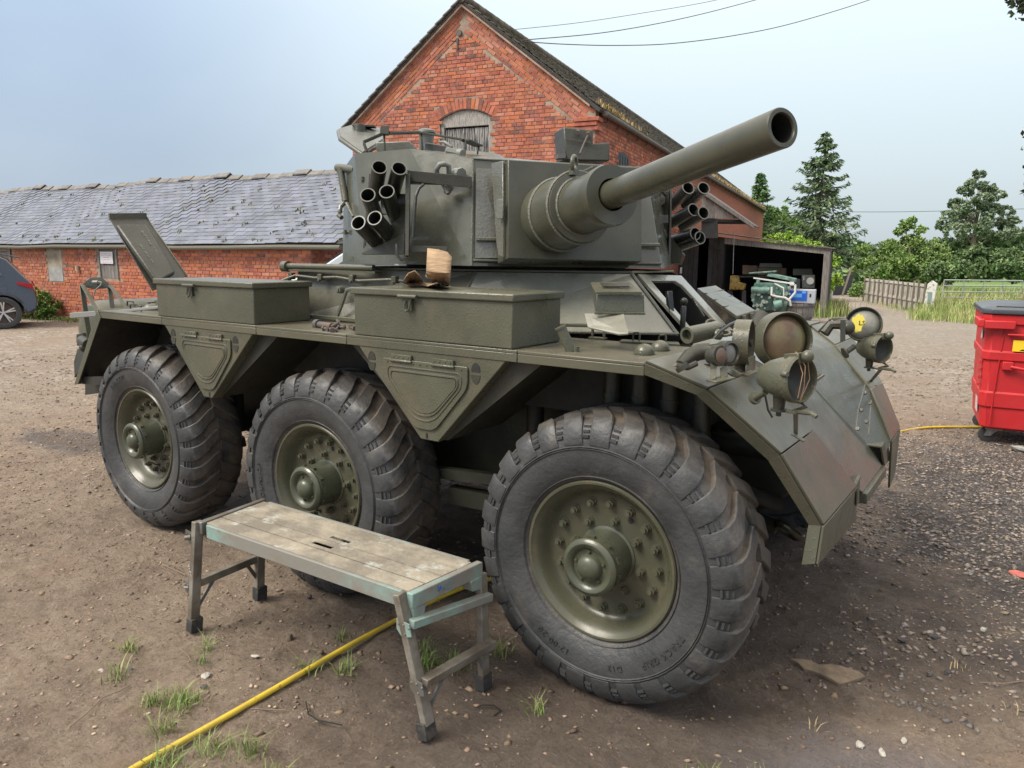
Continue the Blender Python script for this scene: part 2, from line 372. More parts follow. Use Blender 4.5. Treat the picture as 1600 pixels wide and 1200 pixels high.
def ground_mat():
    m = bpy.data.materials.new('bare_earth_and_gravel'); m.use_nodes = True; nt = m.node_tree; N = nt.nodes; K = nt.links.new; b = N['Principled BSDF']
    def n(t, **k):
        x = N.new(t)
        for a, v in k.items(): setattr(x, a, v)
        return x
    geo = n('ShaderNodeNewGeometry'); pos = geo.outputs['Position']
    def noise(s, d=6.0, r=0.6, dist=0.0):
        x = n('ShaderNodeTexNoise'); x.inputs['Scale'].default_value = s; x.inputs['Detail'].default_value = d; x.inputs['Roughness'].default_value = r; x.inputs['Distortion'].default_value = dist; K(pos, x.inputs['Vector']); return x.outputs[0]
    def ramp(v, lo, hi, a=0.0, c=1.0):
        x = n('ShaderNodeMapRange'); x.inputs['From Min'].default_value = lo; x.inputs['From Max'].default_value = hi; x.inputs['To Min'].default_value = a; x.inputs['To Max'].default_value = c; K(v, x.inputs['Value']); return x.outputs[0]
    def mix(f, a, c, bt='MIX'):
        x = n('ShaderNodeMixRGB', blend_type=bt)
        for i, q in enumerate((f, a, c)):
            if isinstance(q, tuple): x.inputs[i].default_value = (*q, 1)
            elif isinstance(q, float): x.inputs[i].default_value = q
            else: K(q, x.inputs[i])
        return x.outputs[0]
    def mth(op, a, c):
        x = n('ShaderNodeMath', operation=op)
        for i, q in enumerate((a, c)):
            if isinstance(q, (int, float)): x.inputs[i].default_value = q
            else: K(q, x.inputs[i])
        return x.outputs[0]
    sx = n('ShaderNodeSeparateXYZ'); K(pos, sx.inputs[0]); X, Y = sx.outputs['X'], sx.outputs['Y']
    def blob(cx, cy, rx, ry, soft=0.5):
        a = mth('DIVIDE', mth('SUBTRACT', X, cx), rx); c = mth('DIVIDE', mth('SUBTRACT', Y, cy), ry)
        d = mth('SQRT', mth('ADD', mth('MULTIPLY', a, a), mth('MULTIPLY', c, c)), 0)
        d = mth('ADD', d, mth('MULTIPLY', mth('SUBTRACT', noise(2.3, 6.0, 0.7), 0.5), 1.1))
        return ramp(d, 1.0+soft*0.5, 1.0-soft*0.5)
    c = mix(ramp(noise(1.3, 9.0, 0.74), 0.38, 0.60), (0.335, 0.258, 0.188), (0.220, 0.164, 0.120))
    c = mix(ramp(noise(6.0, 9.0, 0.8), 0.48, 0.66), c, (0.38, 0.30, 0.225))
    c = mix(ramp(noise(22.0, 8.0, 0.85), 0.52, 0.66), c, (0.150, 0.105, 0.076))
    c = mix(ramp(noise(55.0, 4.0, 0.8), 0.60, 0.72), c, (0.48, 0.41, 0.33))
    c = mix(ramp(noise(0.9, 4.0, 0.6), 0.55, 0.7, 0.0, 0.45), c, (0.27, 0.155, 0.10))
    # small pale grit
    vo = n('ShaderNodeTexVoronoi'); vo.inputs['Scale'].default_value = 95.0; K(pos, vo.inputs['Vector'])
    gr = mth('MULTIPLY', ramp(vo.outputs['Distance'], 0.30, 0.16), ramp(noise(31.0, 2.0), 0.52, 0.60))
    c = mix(mth('MULTIPLY', gr, 0.75), c, (0.36, 0.30, 0.25))
    # grey gravel to the right of the nose and far track
    gm = blob(4.1, 2.6, 2.35, 2.7, 0.35)
    gm2 = blob(-1.2, 22.0, 5.0, 11.0, 0.6)
    v2 = n('ShaderNodeTexVoronoi'); v2.inputs['Scale'].default_value = 38.0; K(pos, v2.inputs['Vector'])
    v2c = n('ShaderNodeSeparateColor'); K(v2.outputs['Color'], v2c.inputs[0])
    gc = mix(v2c.outputs[0], (0.060, 0.054, 0.052), (0.15, 0.135, 0.125))
    gc = mix(ramp(v2.outputs['Distance'], 0.42, 0.6), gc, (0.05, 0.04, 0.035))
    c = mix(gm, c, gc)
    v3 = n('ShaderNodeTexVoronoi'); v3.inputs['Scale'].default_value = 17.0; K(pos, v3.inputs['Vector']); v3c = n('ShaderNodeSeparateColor'); K(v3.outputs['Color'], v3c.inputs[0])
    fg = mix(v3c.outputs[1], (0.16, 0.135, 0.11), (0.46, 0.41, 0.35))
    fg = mix(ramp(noise(0.7, 8.0, 0.75), 0.40, 0.62), fg, (0.26, 0.205, 0.155))
    fdist = ramp(mth('SQRT', mth('ADD', mth('MULTIPLY', X, X), mth('MULTIPLY', Y, Y)), 0), 4.0, 8.0)
    c = mix(mth('MULTIPLY', fdist, 0.8), c, fg); c = mix(mth('MULTIPLY', gm2, 0.45), c, (0.30, 0.275, 0.24))
    # wet dark earth and puddled hollows; below the vehicle its shade is painted in too
    wet = blob(1.55, -1.4, 1.15, 0.62, 0.7); wet_shade = blob(0.3, 0.2, 2.9, 1.15, 0.5); wet3 = blob(-4.1, -0.5, 0.65, 0.28, 0.4); wet4 = blob(2.62, -1.15, 0.5, 0.33, 0.6); wet5 = blob(-0.9, 0.9, 1.6, 0.5, 0.4)
    dk = mth('MAXIMUM', mth('MULTIPLY', wet, 0.75), mth('MAXIMUM', mth('MULTIPLY', wet_shade, 0.85), mth('MULTIPLY', wet3, 0.8)))
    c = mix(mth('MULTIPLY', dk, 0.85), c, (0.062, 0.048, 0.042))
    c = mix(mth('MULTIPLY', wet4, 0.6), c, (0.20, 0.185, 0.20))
    # green verge and pasture far away
    far = ramp(Y, 36.0, 40.0)
    grs = mix(ramp(noise(0.2, 6.0), 0.4, 0.6), (0.16, 0.25, 0.06), (0.10, 0.19, 0.045))
    c = mix(far, c, grs)
    lf = mth('MULTIPLY', ramp(Y, -6.0, -9.0), 1.0)
    K(c, b.inputs['Base Color'])
    r = mth('SUBTRACT', 0.88, mth('MULTIPLY', mth('MAXIMUM', mth('MAXIMUM', wet3, wet5), mth('MULTIPLY', dk, 0.35)), ramp(noise(3.0, 5.0), 0.42, 0.55, 0.0, 0.75)))
    K(r, b.inputs['Roughness'])
    bp1 = n('ShaderNodeBump'); bp1.inputs['Strength'].default_value = 1.0; bp1.inputs['Distance'].default_value = 0.045; K(noise(38.0, 9.0, 0.75), bp1.inputs['Height'])
    bp2 = n('ShaderNodeBump'); bp2.inputs['Strength'].default_value = 0.5; bp2.inputs['Distance'].default_value = 0.01; bp2.invert = True
    K(v2.outputs['Distance'], bp2.inputs['Height']); K(bp1.outputs[0], bp2.inputs['Normal']); K(bp2.outputs[0], b.inputs['Normal'])
    return m
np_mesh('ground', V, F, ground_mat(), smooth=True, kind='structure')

# loose stones, joined: nobody could count them
def stones(name, xs, ys, sz, m, lift=0.25, seed=3):
    r = np.random.default_rng(seed); k = len(xs)
    base = np.array([(1,0,0),(0,1,0),(-1,0,0),(0,-1,0),(0,0,.62),(0,0,-.62),(.62,.62,.3),(-.62,-.55,.32)])
    fc = np.array([(0,6,4),(6,1,4),(1,2,4),(2,7,4),(7,3,4),(3,0,4),(1,0,5),(2,1,5),(3,2,5),(0,3,5),(0,1,6),(2,3,7)])
    J = base[None]*(0.7+0.6*r.random((k, 8, 3)))
    J *= sz[:, None, None]*(np.stack([np.ones(k), 0.6+0.5*r.random(k), 0.45+0.4*r.random(k)], 1))[:, None, :]
    a = r.random(k)*6.28; ca, sa = np.cos(a)[:, None], np.sin(a)[:, None]
    X = J[..., 0]*ca-J[..., 1]*sa; Y = J[..., 0]*sa+J[..., 1]*ca
    tl = (r.random(k)-0.5)[:, None]*0.6
    Z = J[..., 2]+X*tl+ground_h(xs, ys)[:, None]+sz[:, None]*lift
    V = np.stack([X+xs[:, None], Y+ys[:, None], Z], -1).reshape(-1, 3)
    F = (fc[None]+(np.arange(k)*8)[:, None, None]).reshape(-1, 3)
    return np_mesh(name, V, F, m, kind='stuff')
stone_mat = mat('mixed_gravel_stone', (0.145, 0.13, 0.122), 0.7, island=0.65, col2=(0.22, 0.175, 0.14), scale=3, bump=0.5, bscale=80)
grit_mat = mat('pale_brown_grit', (0.32, 0.245, 0.185), 0.85, island=0.45, col2=(0.19, 0.135, 0.10), scale=4, lo=0.45, hi=0.55)
r_ = np.random.default_rng(5)
k = 62000; xs = 1.7+r_.random(k)*4.3; ys = -0.6+r_.random(k)*6.4
d_ = np.hypot((xs-4.1)/2.35, (ys-2.6)/2.7)+0.9*(vnoise(xs, ys, 1.7, 8)-0.5)
keep = r_.random(k) < np.clip((1.28-d_)*1.8, 0.02, 1)*np.clip(1.7-ys/5.0, .3, 1); xs, ys = xs[keep], ys[keep]
stones('gravel', xs, ys, 0.004+0.017*r_.random(len(xs))**3.0, stone_mat, 0.05).__setitem__('label', 'loose grey gravel spread beside the vehicle nose')
k = 48000; xs = -5.2+r_.random(k)*9.0; ys = -3.2+r_.random(k)*6.5; kp = r_.random(k) < 0.25+1.1*vnoise(xs, ys, 2.6, 14)**1.6; xs, ys = xs[kp], ys[kp]; k = len(xs)
stones('grit', xs, ys, 0.0022+0.0095*r_.random(k)**5, grit_mat, 0.1, 9).__setitem__('label', 'small grit and crumbs scattered over the bare earth')

k = 42000; rr0 = 3.5+11*r_.random(k)**0.8; aa = np.radians(62+150*r_.random(k)); xs = 2.7+rr0*np.cos(aa); ys = -3.5+rr0*np.sin(aa)
kp = (np.abs(xs) > -9) & ~((np.abs(xs) < 2.3) & (np.abs(ys) < 1.3)); xs, ys, rr0 = xs[kp], ys[kp], rr0[kp]
stones('yard_stones', xs, ys, (0.004+0.010*r_.random(len(xs))**3)*(0.6+rr0/9), grit_mat, 0.1, 19).__setitem__('label', 'pale stones and crumbs trodden into the yard beyond the vehicle')
clod_mat = mat('trodden_soil_clods', (0.25, 0.18, 0.13), 0.95, island=0.35, col2=(0.12, 0.085, 0.062), scale=5, bump=0.7, bscale=90)
k = 7000; xs = -5.0+r_.random(k)*8.6; ys = -3.1+r_.random(k)*5.6; kp = r_.random(k) < np.clip((vnoise(xs, ys, 1.9, 24)-.42)*2.2+(vnoise(xs, ys, 6.5, 25)-.5)*1.2, 0.02, 1); xs, ys = xs[kp], ys[kp]
stones('soil_clods', xs, ys, 0.006+0.016*r_.random(len(xs))**2.5, clod_mat, -0.02, 29).__setitem__('label', 'lumps of trodden brown soil in patches over the yard')
# grass tufts
def blades(name, pts, hgt, wid, m, seed=1, bend=0.5, kind='stuff', label=None, parent=None, cat=None):
    r = np.random.default_rng(seed); P = np.array(pts, float); k = len(P)
    h = np.array(hgt)*(0.55+0.75*r.random(k)); a = r.random(k)*6.283; lean = bend*r.random(k)*h
    dx, dy = np.cos(a), np.sin(a); w = np.array(wid)*(0.7+0.6*r.random(k))
    px_, py_ = -dy*w/2, dx*w/2
    V = np.zeros((k, 5, 3))
    V[:,0] = P+np.stack([px_, py_, -0.003+0*h], 1); V[:,1] = P-np.stack([px_, py_, 0.003+0*h], 1)
    mid = P+np.stack([dx*lean*0.35, dy*lean*0.35, h*0.62], 1)
    V[:,2] = mid-np.stack([px_*.7, py_*.7, 0*h], 1); V[:,3] = mid+np.stack([px_*.7, py_*.7, 0*h], 1)
    V[:,4] = P+np.stack([dx*lean, dy*lean, h*0.97], 1)
    o = (np.arange(k)*5)[:, None]
    F = np.concatenate([np.stack([o[:,0], o[:,0]+1, o[:,0]+2], 1), np.stack([o[:,0], o[:,0]+2, o[:,0]+3], 1), np.stack([o[:,0]+3, o[:,0]+2, o[:,0]+4], 1)])
    return np_mesh(name, V.reshape(-1, 3), F, m, parent=parent, kind=kind, label=label, cat=cat)
grass_mat = mat('yard_grass', (0.12, 0.19, 0.04), 0.6, island=0.4, col2=(0.22, 0.25, 0.08), scale=5)
drygrass_mat = mat('tall_dry_grass', (0.40, 0.40, 0.17), 0.7, island=0.4, col2=(0.20, 0.30, 0.07), scale=1.2, lo=0.4, hi=0.6)
tufts = [((0.30,-2.13),.10,150),((0.38,-2.25),.06,50),((0.2,-2.2),.05,50),((-0.22,-2.05),.05,45),((-0.06,-2.18),.06,50),((0.62,-2.22),.08,70),((0.74,-2.15),.07,60),((0.56,-2.35),.09,90),((0.66,-2.4),.08,80),((0.74,-2.5),.08,70),((0.9,-2.18),.06,40),
  ((0.85,-1.42),.08,90),((0.95,-1.36),.07,70),((0.78,-1.33),.05,40),((0.62,-1.62),.06,50),((0.50,-1.72),.04,30),((2.06,-1.42),.07,110),((2.12,-1.5),.07,90),((2.0,-1.55),.06,60),((2.2,-1.36),.05,50),((1.4,-1.42),.04,30),((1.05,-1.15),.05,40),((1.72,-2.1),.06,50),((0.02,-1.85),.04,25),((0.12,-1.92),.035,22),((0.42,-1.45),.04,22)]
PT = []; HT = []; rg = np.random.default_rng(21)
for (tx, ty), tr, cnt in tufts:
    q = rg.normal(0, tr*0.42, (cnt, 2)); zz = ground_h(q[:,0]+tx, q[:,1]+ty)
    PT += [(tx+q[i,0], ty+q[i,1], zz[i]) for i in range(cnt)]; HT += [0.02+0.055*math.exp(-(np.hypot(*q[i])/tr)**2) for i in range(cnt)]
blades('yard_grass', PT, [h_*.85 for h_ in HT], 0.0034, grass_mat, 2, 2.0, label='small green grass tufts growing through the bare earth')

# ============================================================ brickwork
BRM = [mat('brick_orange', (0.44, 0.152, 0.083), 0.85, objrand=0.11, col2=(0.40, 0.12, 0.06), scale=9, bump=0.5, bscale=60, dirt=(0.36, 0.24, 0.18), dscale=2.2, dlo=0.56, dhi=0.8),
       mat('brick_red', (0.38, 0.125, 0.075), 0.85, objrand=0.12, col2=(0.27, 0.08, 0.055), scale=9, bump=0.5, bscale=60, dirt=(0.30, 0.19, 0.15), dscale=2.6, dlo=0.56, dhi=0.8),
       mat('brick_pale', (0.48, 0.20, 0.125), 0.85, objrand=0.12, col2=(0.38, 0.17, 0.11), scale=9, bump=0.5, bscale=60),
       mat('brick_dark', (0.25, 0.09, 0.065), 0.85, objrand=0.15, col2=(0.14, 0.07, 0.06), scale=9, bump=0.5, bscale=60)]
def pick_brick(w):
    return random.choices(range(4), weights=w)[0]
_bc = {}
def brick_mesh(w, h, d, mi):
    key = (round(w, 3), round(h, 3), mi)
    if key not in _bc:
        c = 0.004; b = MB()      # box with a chamfered face
        x, z = w/2, h/2
        P = [(-x,0,-z),(x,0,-z),(x,0,z),(-x,0,z),(-x,-d+c,-z),(x,-d+c,-z),(x,-d+c,z),(-x,-d+c,z),(-x+c,-d,-z+c),(x-c,-d,-z+c),(x-c,-d,z-c),(-x+c,-d,z-c)]
        b.add(P, [(0,1,5,4),(1,2,6,5),(2,3,7,6),(3,0,4,7),(4,5,9,8),(5,6,10,9),(6,7,11,10),(7,4,8,11),(8,9,10,11)])
        _bc[key] = mesh_of(b, 'brick', BRM[mi])
    return _bc[key]
def lay_bricks(parent, O, e, n, items, d=0.012, limit=300, near=None, weights=(4,4,1,1)):
    """items: (u, z, w, h, roll) in the wall's own plane; e along the wall, n outwards"""
    e, n, O = Vector(e), Vector(n), Vector(O); upz = Vector((0,0,1))
    if near is not None: items = sorted(items, key=lambda t: (t[0]-near[0])**2+((t[1]-near[1])*1.4)**2)
    rest = MB()
    for i, (u, z, w, h, rl) in enumerate(items):
        mi = pick_brick(weights); dd = d*random.uniform(0.6, 1.4)
        p = O+e*u+upz*z
        ex = e*math.cos(rl)+upz*math.sin(rl); ez = -e*math.sin(rl)+upz*math.cos(rl)
        if i < limit:
            me = brick_mesh(w, h, d, mi); ob = bpy.data.objects.new('brick', me); COL.objects.link(ob); ob.parent = parent
            g = ORG.get(parent.name, (0,0,0))
            R = Matrix((ex, -n, ez)).transposed().to_4x4(); R.translation = p-Vector(g)
            ob.matrix_local = R @ Matrix.Diagonal((1, dd/d, 1, 1))
        else:
            rest.cur = mi; x, y = w/2, h/2; c = 0.004
            rest.add([p-ex*x-ez*y, p+ex*x-ez*y, p+ex*x+ez*y, p-ex*x+ez*y, p-ex*(x-c)-ez*(y-c)+n*dd, p+ex*(x-c)-ez*(y-c)+n*dd, p+ex*(x-c)+ez*(y-c)+n*dd, p-ex*(x-c)+ez*(y-c)+n*dd],
                     [(4,5,6,7),(0,1,5,4),(1,2,6,5),(2,3,7,6),(3,0,4,7)])
    if rest.v: rest.build('brickwork', BRM, parent, smooth=False, kind='stuff')
def courses(u0, u1, z0, z1, ok, ch=0.075, jt=0.011):
    out = []; row = 0; z = z0+ch/2
    while z < z1:
        header = (row % 4 == 3); bw = 0.1125 if header else 0.225
        u = u0-(0.1125 if row % 2 else 0.0)-(0.056 if header else 0)
        while u < u1:
            a, b = max(u, u0), min(u+bw, u1)
            if b-a > 0.045 and ok((a+b)/2, z):
                out.append(((a+b)/2+random.uniform(-.002,.002), z+random.uniform(-.0025,.0025), b-a-jt, ch-jt, random.uniform(-.012,.012)))
            u += bw
        z += ch; row += 1
    return out
def V3(v): return Vector(v)
# ------------------------------------------------------------ the barn
TB = rad(10.73); eB = V3((math.cos(TB), math.sin(TB), 0)); nB = V3((math.sin(TB), -math.cos(TB), 0)); fB = -nB
BL = V3((-10.331, 8.851, 0)); GW = 5.79; ZE = 4.50; ZA = 6.74; UA = 2.87
barn = thing('barn', 'tall red brick barn with gable, hayloft door and mossy tiled roof', 'barn', tuple(BL))
def BP(u, w, z): return BL+eB*u+fB*w+V3((0,0,z))
tiledark = mat('mossy_clay_tile', (0.085, 0.075, 0.065), 0.9, col2=(0.14, 0.125, 0.085), scale=5, lo=0.4, hi=0.65, island=0.35, bump=0.6, bscale=30)
# door opening u 2.27..3.52, top arch
DU0, DU1, DZ0, DZS, DZT = 2.28, 3.53, 3.20, 4.52, 4.70
def door_top(u): t = (u-(DU0+DU1)/2)/((DU1-DU0)/2); return DZS+(DZT-DZS)*(1-t*t)
w = MB()
gp = [BP(0,0.0,0), BP(GW,0,0), BP(GW,0,ZE), BP(UA,0,ZA), BP(0,0,ZE)]
# gable wall behind the bricks, in strips so that the doorway is a real recess
w.prism([BP(0,0,0), BP(DU0,0,0), BP(DU0,0,ZE+DU0*(ZA-ZE)/UA), BP(0,0,ZE)], fB*0.24)
w.prism([BP(DU1,0,0), BP(GW,0,0), BP(GW,0,ZE), BP(DU1,0,ZA-(DU1-UA)*(ZA-ZE)/(GW-UA))], fB*0.24)
w.prism([BP(DU0,0,0), BP(DU1,0,0), BP(DU1,0,DZ0), BP(DU0,0,DZ0)], fB*0.24)
arc = [BP(DU0+(DU1-DU0)*i/10, 0, door_top(DU0+(DU1-DU0)*i/10)) for i in range(11)]
w.prism(arc+[BP(DU1,0,ZA-(DU1-UA)*(ZA-ZE)/(GW-UA)), BP(UA,0,ZA), BP(DU0,0,ZE+DU0*(ZA-ZE)/UA)], fB*0.24)
wall_front = w.build('gable_wall', MT['mortar'], barn, smooth=False)
BAND = 0.42
slopeL = math.atan2(ZA-ZE, UA); slopeR = math.atan2(ZA-ZE, GW-UA)
def roofz(u): return ZE+u*math.tan(slopeL) if u < UA else ZA-(u-UA)*math.tan(slopeR)
def arch_ok(u, z, grow=0.0):
    c = (DU0+DU1)/2; R = ((DU1-DU0)**2/4+(DZT-DZS)**2)/(2*(DZT-DZS)); zc = DZT-R
    inarch = math.hypot(u-c, z-zc) < R+0.24 and abs(u-c) < (DU1-DU0)/2+0.14 and z > DZS-0.05
    indoor = DU0-0.02 < u < DU1+0.02 and DZ0 < z < DZS+0.06
    return not (inarch or indoor)
it = courses(0.0, GW, 1.65, ZA, lambda u, z: z < roofz(u)-BAND/math.cos(slopeL)*1.02 and arch_ok(u, z))
# tumbled bands along both verges, bricks square to the slope
for sgn, sl_, u_s, z_s, Ln in ((1, slopeL, 0.0, ZE, UA/math.cos(slopeL)), (-1, slopeR, GW, ZE, (GW-UA)/math.cos(slopeR))):
    t = 0.0
    while t < Ln-0.15:
        for j in range(5):
            dist = 0.05+j*0.078
            off = 0.1125*(j % 2)
            tt = t+0.11+off
            if tt > Ln-0.12-j*0.07: continue
            u = u_s+sgn*(tt*math.cos(sl_)+dist*math.sin(sl_)); z = z_s+tt*math.sin(sl_)-dist*math.cos(sl_)
            if (u-UA)*sgn > -0.03 or not (0.06 < u < GW-0.06): continue
            it.append((u, z, 0.213, 0.064, sgn*sl_))
        t += 0.225
# arch of headers over the hayloft door
c_ = (DU0+DU1)/2; R_ = ((DU1-DU0)**2/4+(DZT-DZS)**2)/(2*(DZT-DZS)); zc_ = DZT-R_
half = math.asin(((DU1-DU0)/2+0.06)/R_)
na = 17
for i in range(na):
    a = -half+2*half*(i+0.5)/na; it.append((c_+math.sin(a)*(R_+0.115), zc_+math.cos(a)*(R_+0.115), 2*half*(R_+0.1)/na-0.012, 0.215, -a))
lay_bricks(wall_front, BL, eB, nB, it, near=(3.4, 4.7), weights=(4,6,1.2,.7))
# hayloft door: frame and boards
fr = MB()
fr.prism([BP(DU0+0.005,0.04,DZ0), BP(DU0+0.09,0.04,DZ0), BP(DU0+0.09,0.04,DZS-0.02), BP(DU0+0.005,0.04,DZS-0.0)], fB*0.1)
fr.prism([BP(DU1-0.09,0.04,DZ0), BP(DU1-0.005,0.04,DZ0), BP(DU1-0.005,0.04,DZS), BP(DU1-0.09,0.04,DZS-0.02)], fB*0.1)
arc2 = [BP(DU0+0.006+(DU1-DU0-0.012)*i/10, 0.045, door_top(DU0+(DU1-DU0)*i/10)-0.008) for i in range(11)]
fr.prism([BP(DU0+0.006,0.045,DZS-0.16)]+arc2+[BP(DU1-0.006,0.045,DZS-0.16)], fB*0.09)
palewood = mat('pale_bleached_wood', (0.36, 0.34, 0.31), 0.85, col2=(0.20, 0.19, 0.18), scale=10, stretch=(5,5,1), bump=0.6, bscale=30)
door = fr.build('hayloft_door', palewood, barn, bevel=0.006)
doorwood = mat('peeling_grey_boards', (0.30, 0.295, 0.285), 0.85, col2=(0.035, 0.035, 0.035), scale=7, stretch=(8,8,0.45), lo=0.46, hi=0.55, bump=0.7, bscale=30, objrand=0.15)
for i in range(9):
    u0 = DU0+0.10+i*0.117; b = MB(); b.prism([BP(u0,0.085+0.004*(i%2),DZ0), BP(u0+0.109,0.085+0.004*(i%2),DZ0), BP(u0+0.109,0.085,DZS-0.19), BP(u0,0.085,DZS-0.19)], fB*0.022)
    b.build('board', doorwood, door, bevel=0.003, seg=1)
# kneeler bricks and iron tie
b = MB()
for k_, (du, dz) in enumerate(((0.0,0.0),(0.05,-0.085),(0.02,-0.17))):
    b.prism([BP(GW-0.42+du*0,-0.06-0.02*(2-k_),ZE-0.22+dz), BP(GW+0.10-du,-0.06-0.02*(2-k_),ZE-0.22+dz), BP(GW+0.10-du,-0.06-0.02*(2-k_),ZE-0.145+dz), BP(GW-0.42,-0.06-0.02*(2-k_),ZE-0.145+dz)], fB*0.3)
b.build('kneeler', BRM[1], barn, bevel=0.006)
b = MB(); b.cyl(BP(2.78,-0.05,6.22), BP(2.78,0.02,6.22), 0.06, n=16); b.beam(BP(2.74,-0.02,6.12), BP(2.74,-0.02,5.90), 0.035, 0.03); b.build('wall_tie', MT['iron'], barn)
# side wall towards the track
SL = 33.0; RT = V3(BP(GW,0,0)); w = MB()
w.prism([BP(GW,0.245,0), BP(GW,SL,0), BP(GW,SL,ZE-0.02), BP(GW,0.245,ZE-0.02)], -eB*0.24)
w.prism([BP(0,0.245,0), BP(0,SL,0), BP(0,SL,ZE-0.02), BP(0,0.245,ZE-0.02)], eB*0.24)
w.prism([BP(0.25,SL,0), BP(GW-0.25,SL,0), BP(GW-0.25,SL,ZE-0.02), BP(UA,SL,ZA-0.1), BP(0.25,SL,ZE-0.02)], -fB*0.24)
# far bricks: too small to part, given as relief of the material
def brick_tex():
    m = bpy.data.materials.new('distant_brickwork'); m.use_nodes = True; nt = m.node_tree; N = nt.nodes; K = nt.links.new; b = N['Principled BSDF']; b.inputs['Roughness'].default_value = 0.9
    g = N.new('ShaderNodeNewGeometry'); s = N.new('ShaderNodeSeparateXYZ'); K(g.outputs['Position'], s.inputs[0])
    a = N.new('ShaderNodeMath'); a.operation = 'ADD'; K(s.outputs['X'], a.inputs[0]); K(s.outputs['Y'], a.inputs[1])
    cb = N.new('ShaderNodeCombineXYZ'); K(a.outputs[0], cb.inputs[0]); K(s.outputs['Z'], cb.inputs[1])
    t = N.new('ShaderNodeTexBrick'); K(cb.outputs[0], t.inputs['Vector']); t.inputs['Scale'].default_value = 1.0
    t.inputs['Brick Width'].default_value = 0.225; t.inputs['Row Height'].default_value = 0.075; t.inputs['Mortar Size'].default_value = 0.005
    t.inputs['Color1'].default_value = (0.38,0.115,0.06,1); t.inputs['Color2'].default_value = (0.29,0.09,0.055,1); t.inputs['Mortar'].default_value = (0.25,0.16,0.12,1)
    K(t.outputs[0], b.inputs['Base Color'])
    return m
DISTB = brick_tex()
wall_side = w.build('side_wall', DISTB, barn, smooth=False)
def side_ok(u, z):
    if 1.58 < u < 2.66 and 3.2 < z < 3.78: return False
    if 1.58 < u < 2.66 and z < 3.98 and ((u-2.12)/0.56)**2+((z-3.76)/0.26)**2 < 1: return False
    return True
it = courses(0.0, 11.0, 1.5, ZE-0.22, side_ok)
lay_bricks(wall_side, BP(GW,0,0), fB, eB, it, near=(1.5, 3.6), weights=(4,5,1.5,1))
# corbelled eaves course and arched side window
b = MB(); b.prism([BP(GW+0.002,0.25,ZE-0.22), BP(GW+0.06,0.25,ZE-0.14), BP(GW+0.06,0.25,ZE-0.03), BP(GW+0.002,0.25,ZE-0.03)], fB*(SL-0.3)); b.build('eaves_course', BRM[3], barn, smooth=False)
b = MB(); pts = [BP(GW+0.004,1.60,3.22)]+[BP(GW+0.004, 2.12-0.52*math.cos(math.pi*i/10), 3.74+0.22*math.sin(math.pi*i/10)) for i in range(11)]+[BP(GW+0.004,2.64,3.22)]
b.prism(pts, -eB*0.003); win = b.build('side_window', mat('blue_black_shutter', (0.045,0.05,0.06), 0.7, bump=0.3, bscale=20), barn, smooth=False)
b = MB()
for i in range(1,5): b.beam(BP(GW+0.008,1.60+i*0.208,3.22), BP(GW+0.008,1.60+i*0.208,3.86), 0.012, 0.01, upv=eB)
b.build('shutter_joint', MT['black'], win, smooth=False)
# roof: two slopes of tiles
OH = 0.18
def roof_pt(side, s, w_, lift=0.0):   # s = distance down the slope from the ridge
    sl_ = slopeR if side > 0 else slopeL
    return BP(UA+side*s*math.cos(sl_), w_, ZA+0.10-s*math.sin(sl_))+V3((0,0,lift))
LS = (GW-UA)/math.cos(slopeR)+OH
b = MB()
for sd_ in (1,-1):
    b.slab([roof_pt(sd_,0,-0.10), roof_pt(sd_,LS,-0.10), roof_pt(sd_,LS,SL+0.1), roof_pt(sd_,0,SL+0.1)][::sd_], 0.07)
roof = b.build('roof', MT['darkwood'], barn, smooth=False)
tl = []; 
cse = 0.105; wd = 0.165
mb_near = MB(); cnt = 0; far = MB()
tile_me = None
rt_ = random.Random(4)
tb = MB(); tb.box((0,0,0),(wd-0.006, 0.155, 0.014)); tile_me = mesh_of(tb, 'roof_tile', tiledark)
for j in range(int(LS/cse)):
    s_ = j*cse
    for i in range(int((SL+0.2)/wd)):
        w_ = -0.10+(i+0.5*(j % 2))*wd+wd/2
        if w_ > 14 and (j % 2): pass
        if cnt < 300 and w_ < 3.2:
            cnt += 1; p = roof_pt(1, s_+0.07, w_, 0.022); o_ = instance(tile_me, 'roof_tile', roof, p)
            ax = fB; ay = (roof_pt(1,1,0)-roof_pt(1,0,0)).normalized(); az = ax.cross(ay); az = az if az.z > 0 else -az
            ay = (ay+az*(rt_.uniform(0.03,0.12))*1).normalized(); az = ax.cross(ay); 
            if az.z < 0: ax = -ax; az = -az
            R = Matrix((ax, ay, az)).transposed().to_4x4(); R.translation = p-V3(ORG[roof.name]); o_.matrix_local = R
        else:
            lf = 0.03+rt_.uniform(-0.006, 0.012)
            a0 = roof_pt(1, s_, w_-wd/2+0.003, 0.012); a1 = roof_pt(1, s_, w_+wd/2-0.003, 0.012)
            b0 = roof_pt(1, s_+cse*1.25, w_-wd/2+0.003, lf+rt_.uniform(-.004,.004)); b1 = roof_pt(1, s_+cse*1.25, w_+wd/2-0.003, lf); dn_ = V3((0,0,-0.02))
            far.add([a0, a1, b1, b0, b0+dn_, b1+dn_], [(0,1,2,3),(3,2,5,4)])
far.build('roof_tiling', tiledark, roof, smooth=False, kind='stuff')
left = MB()
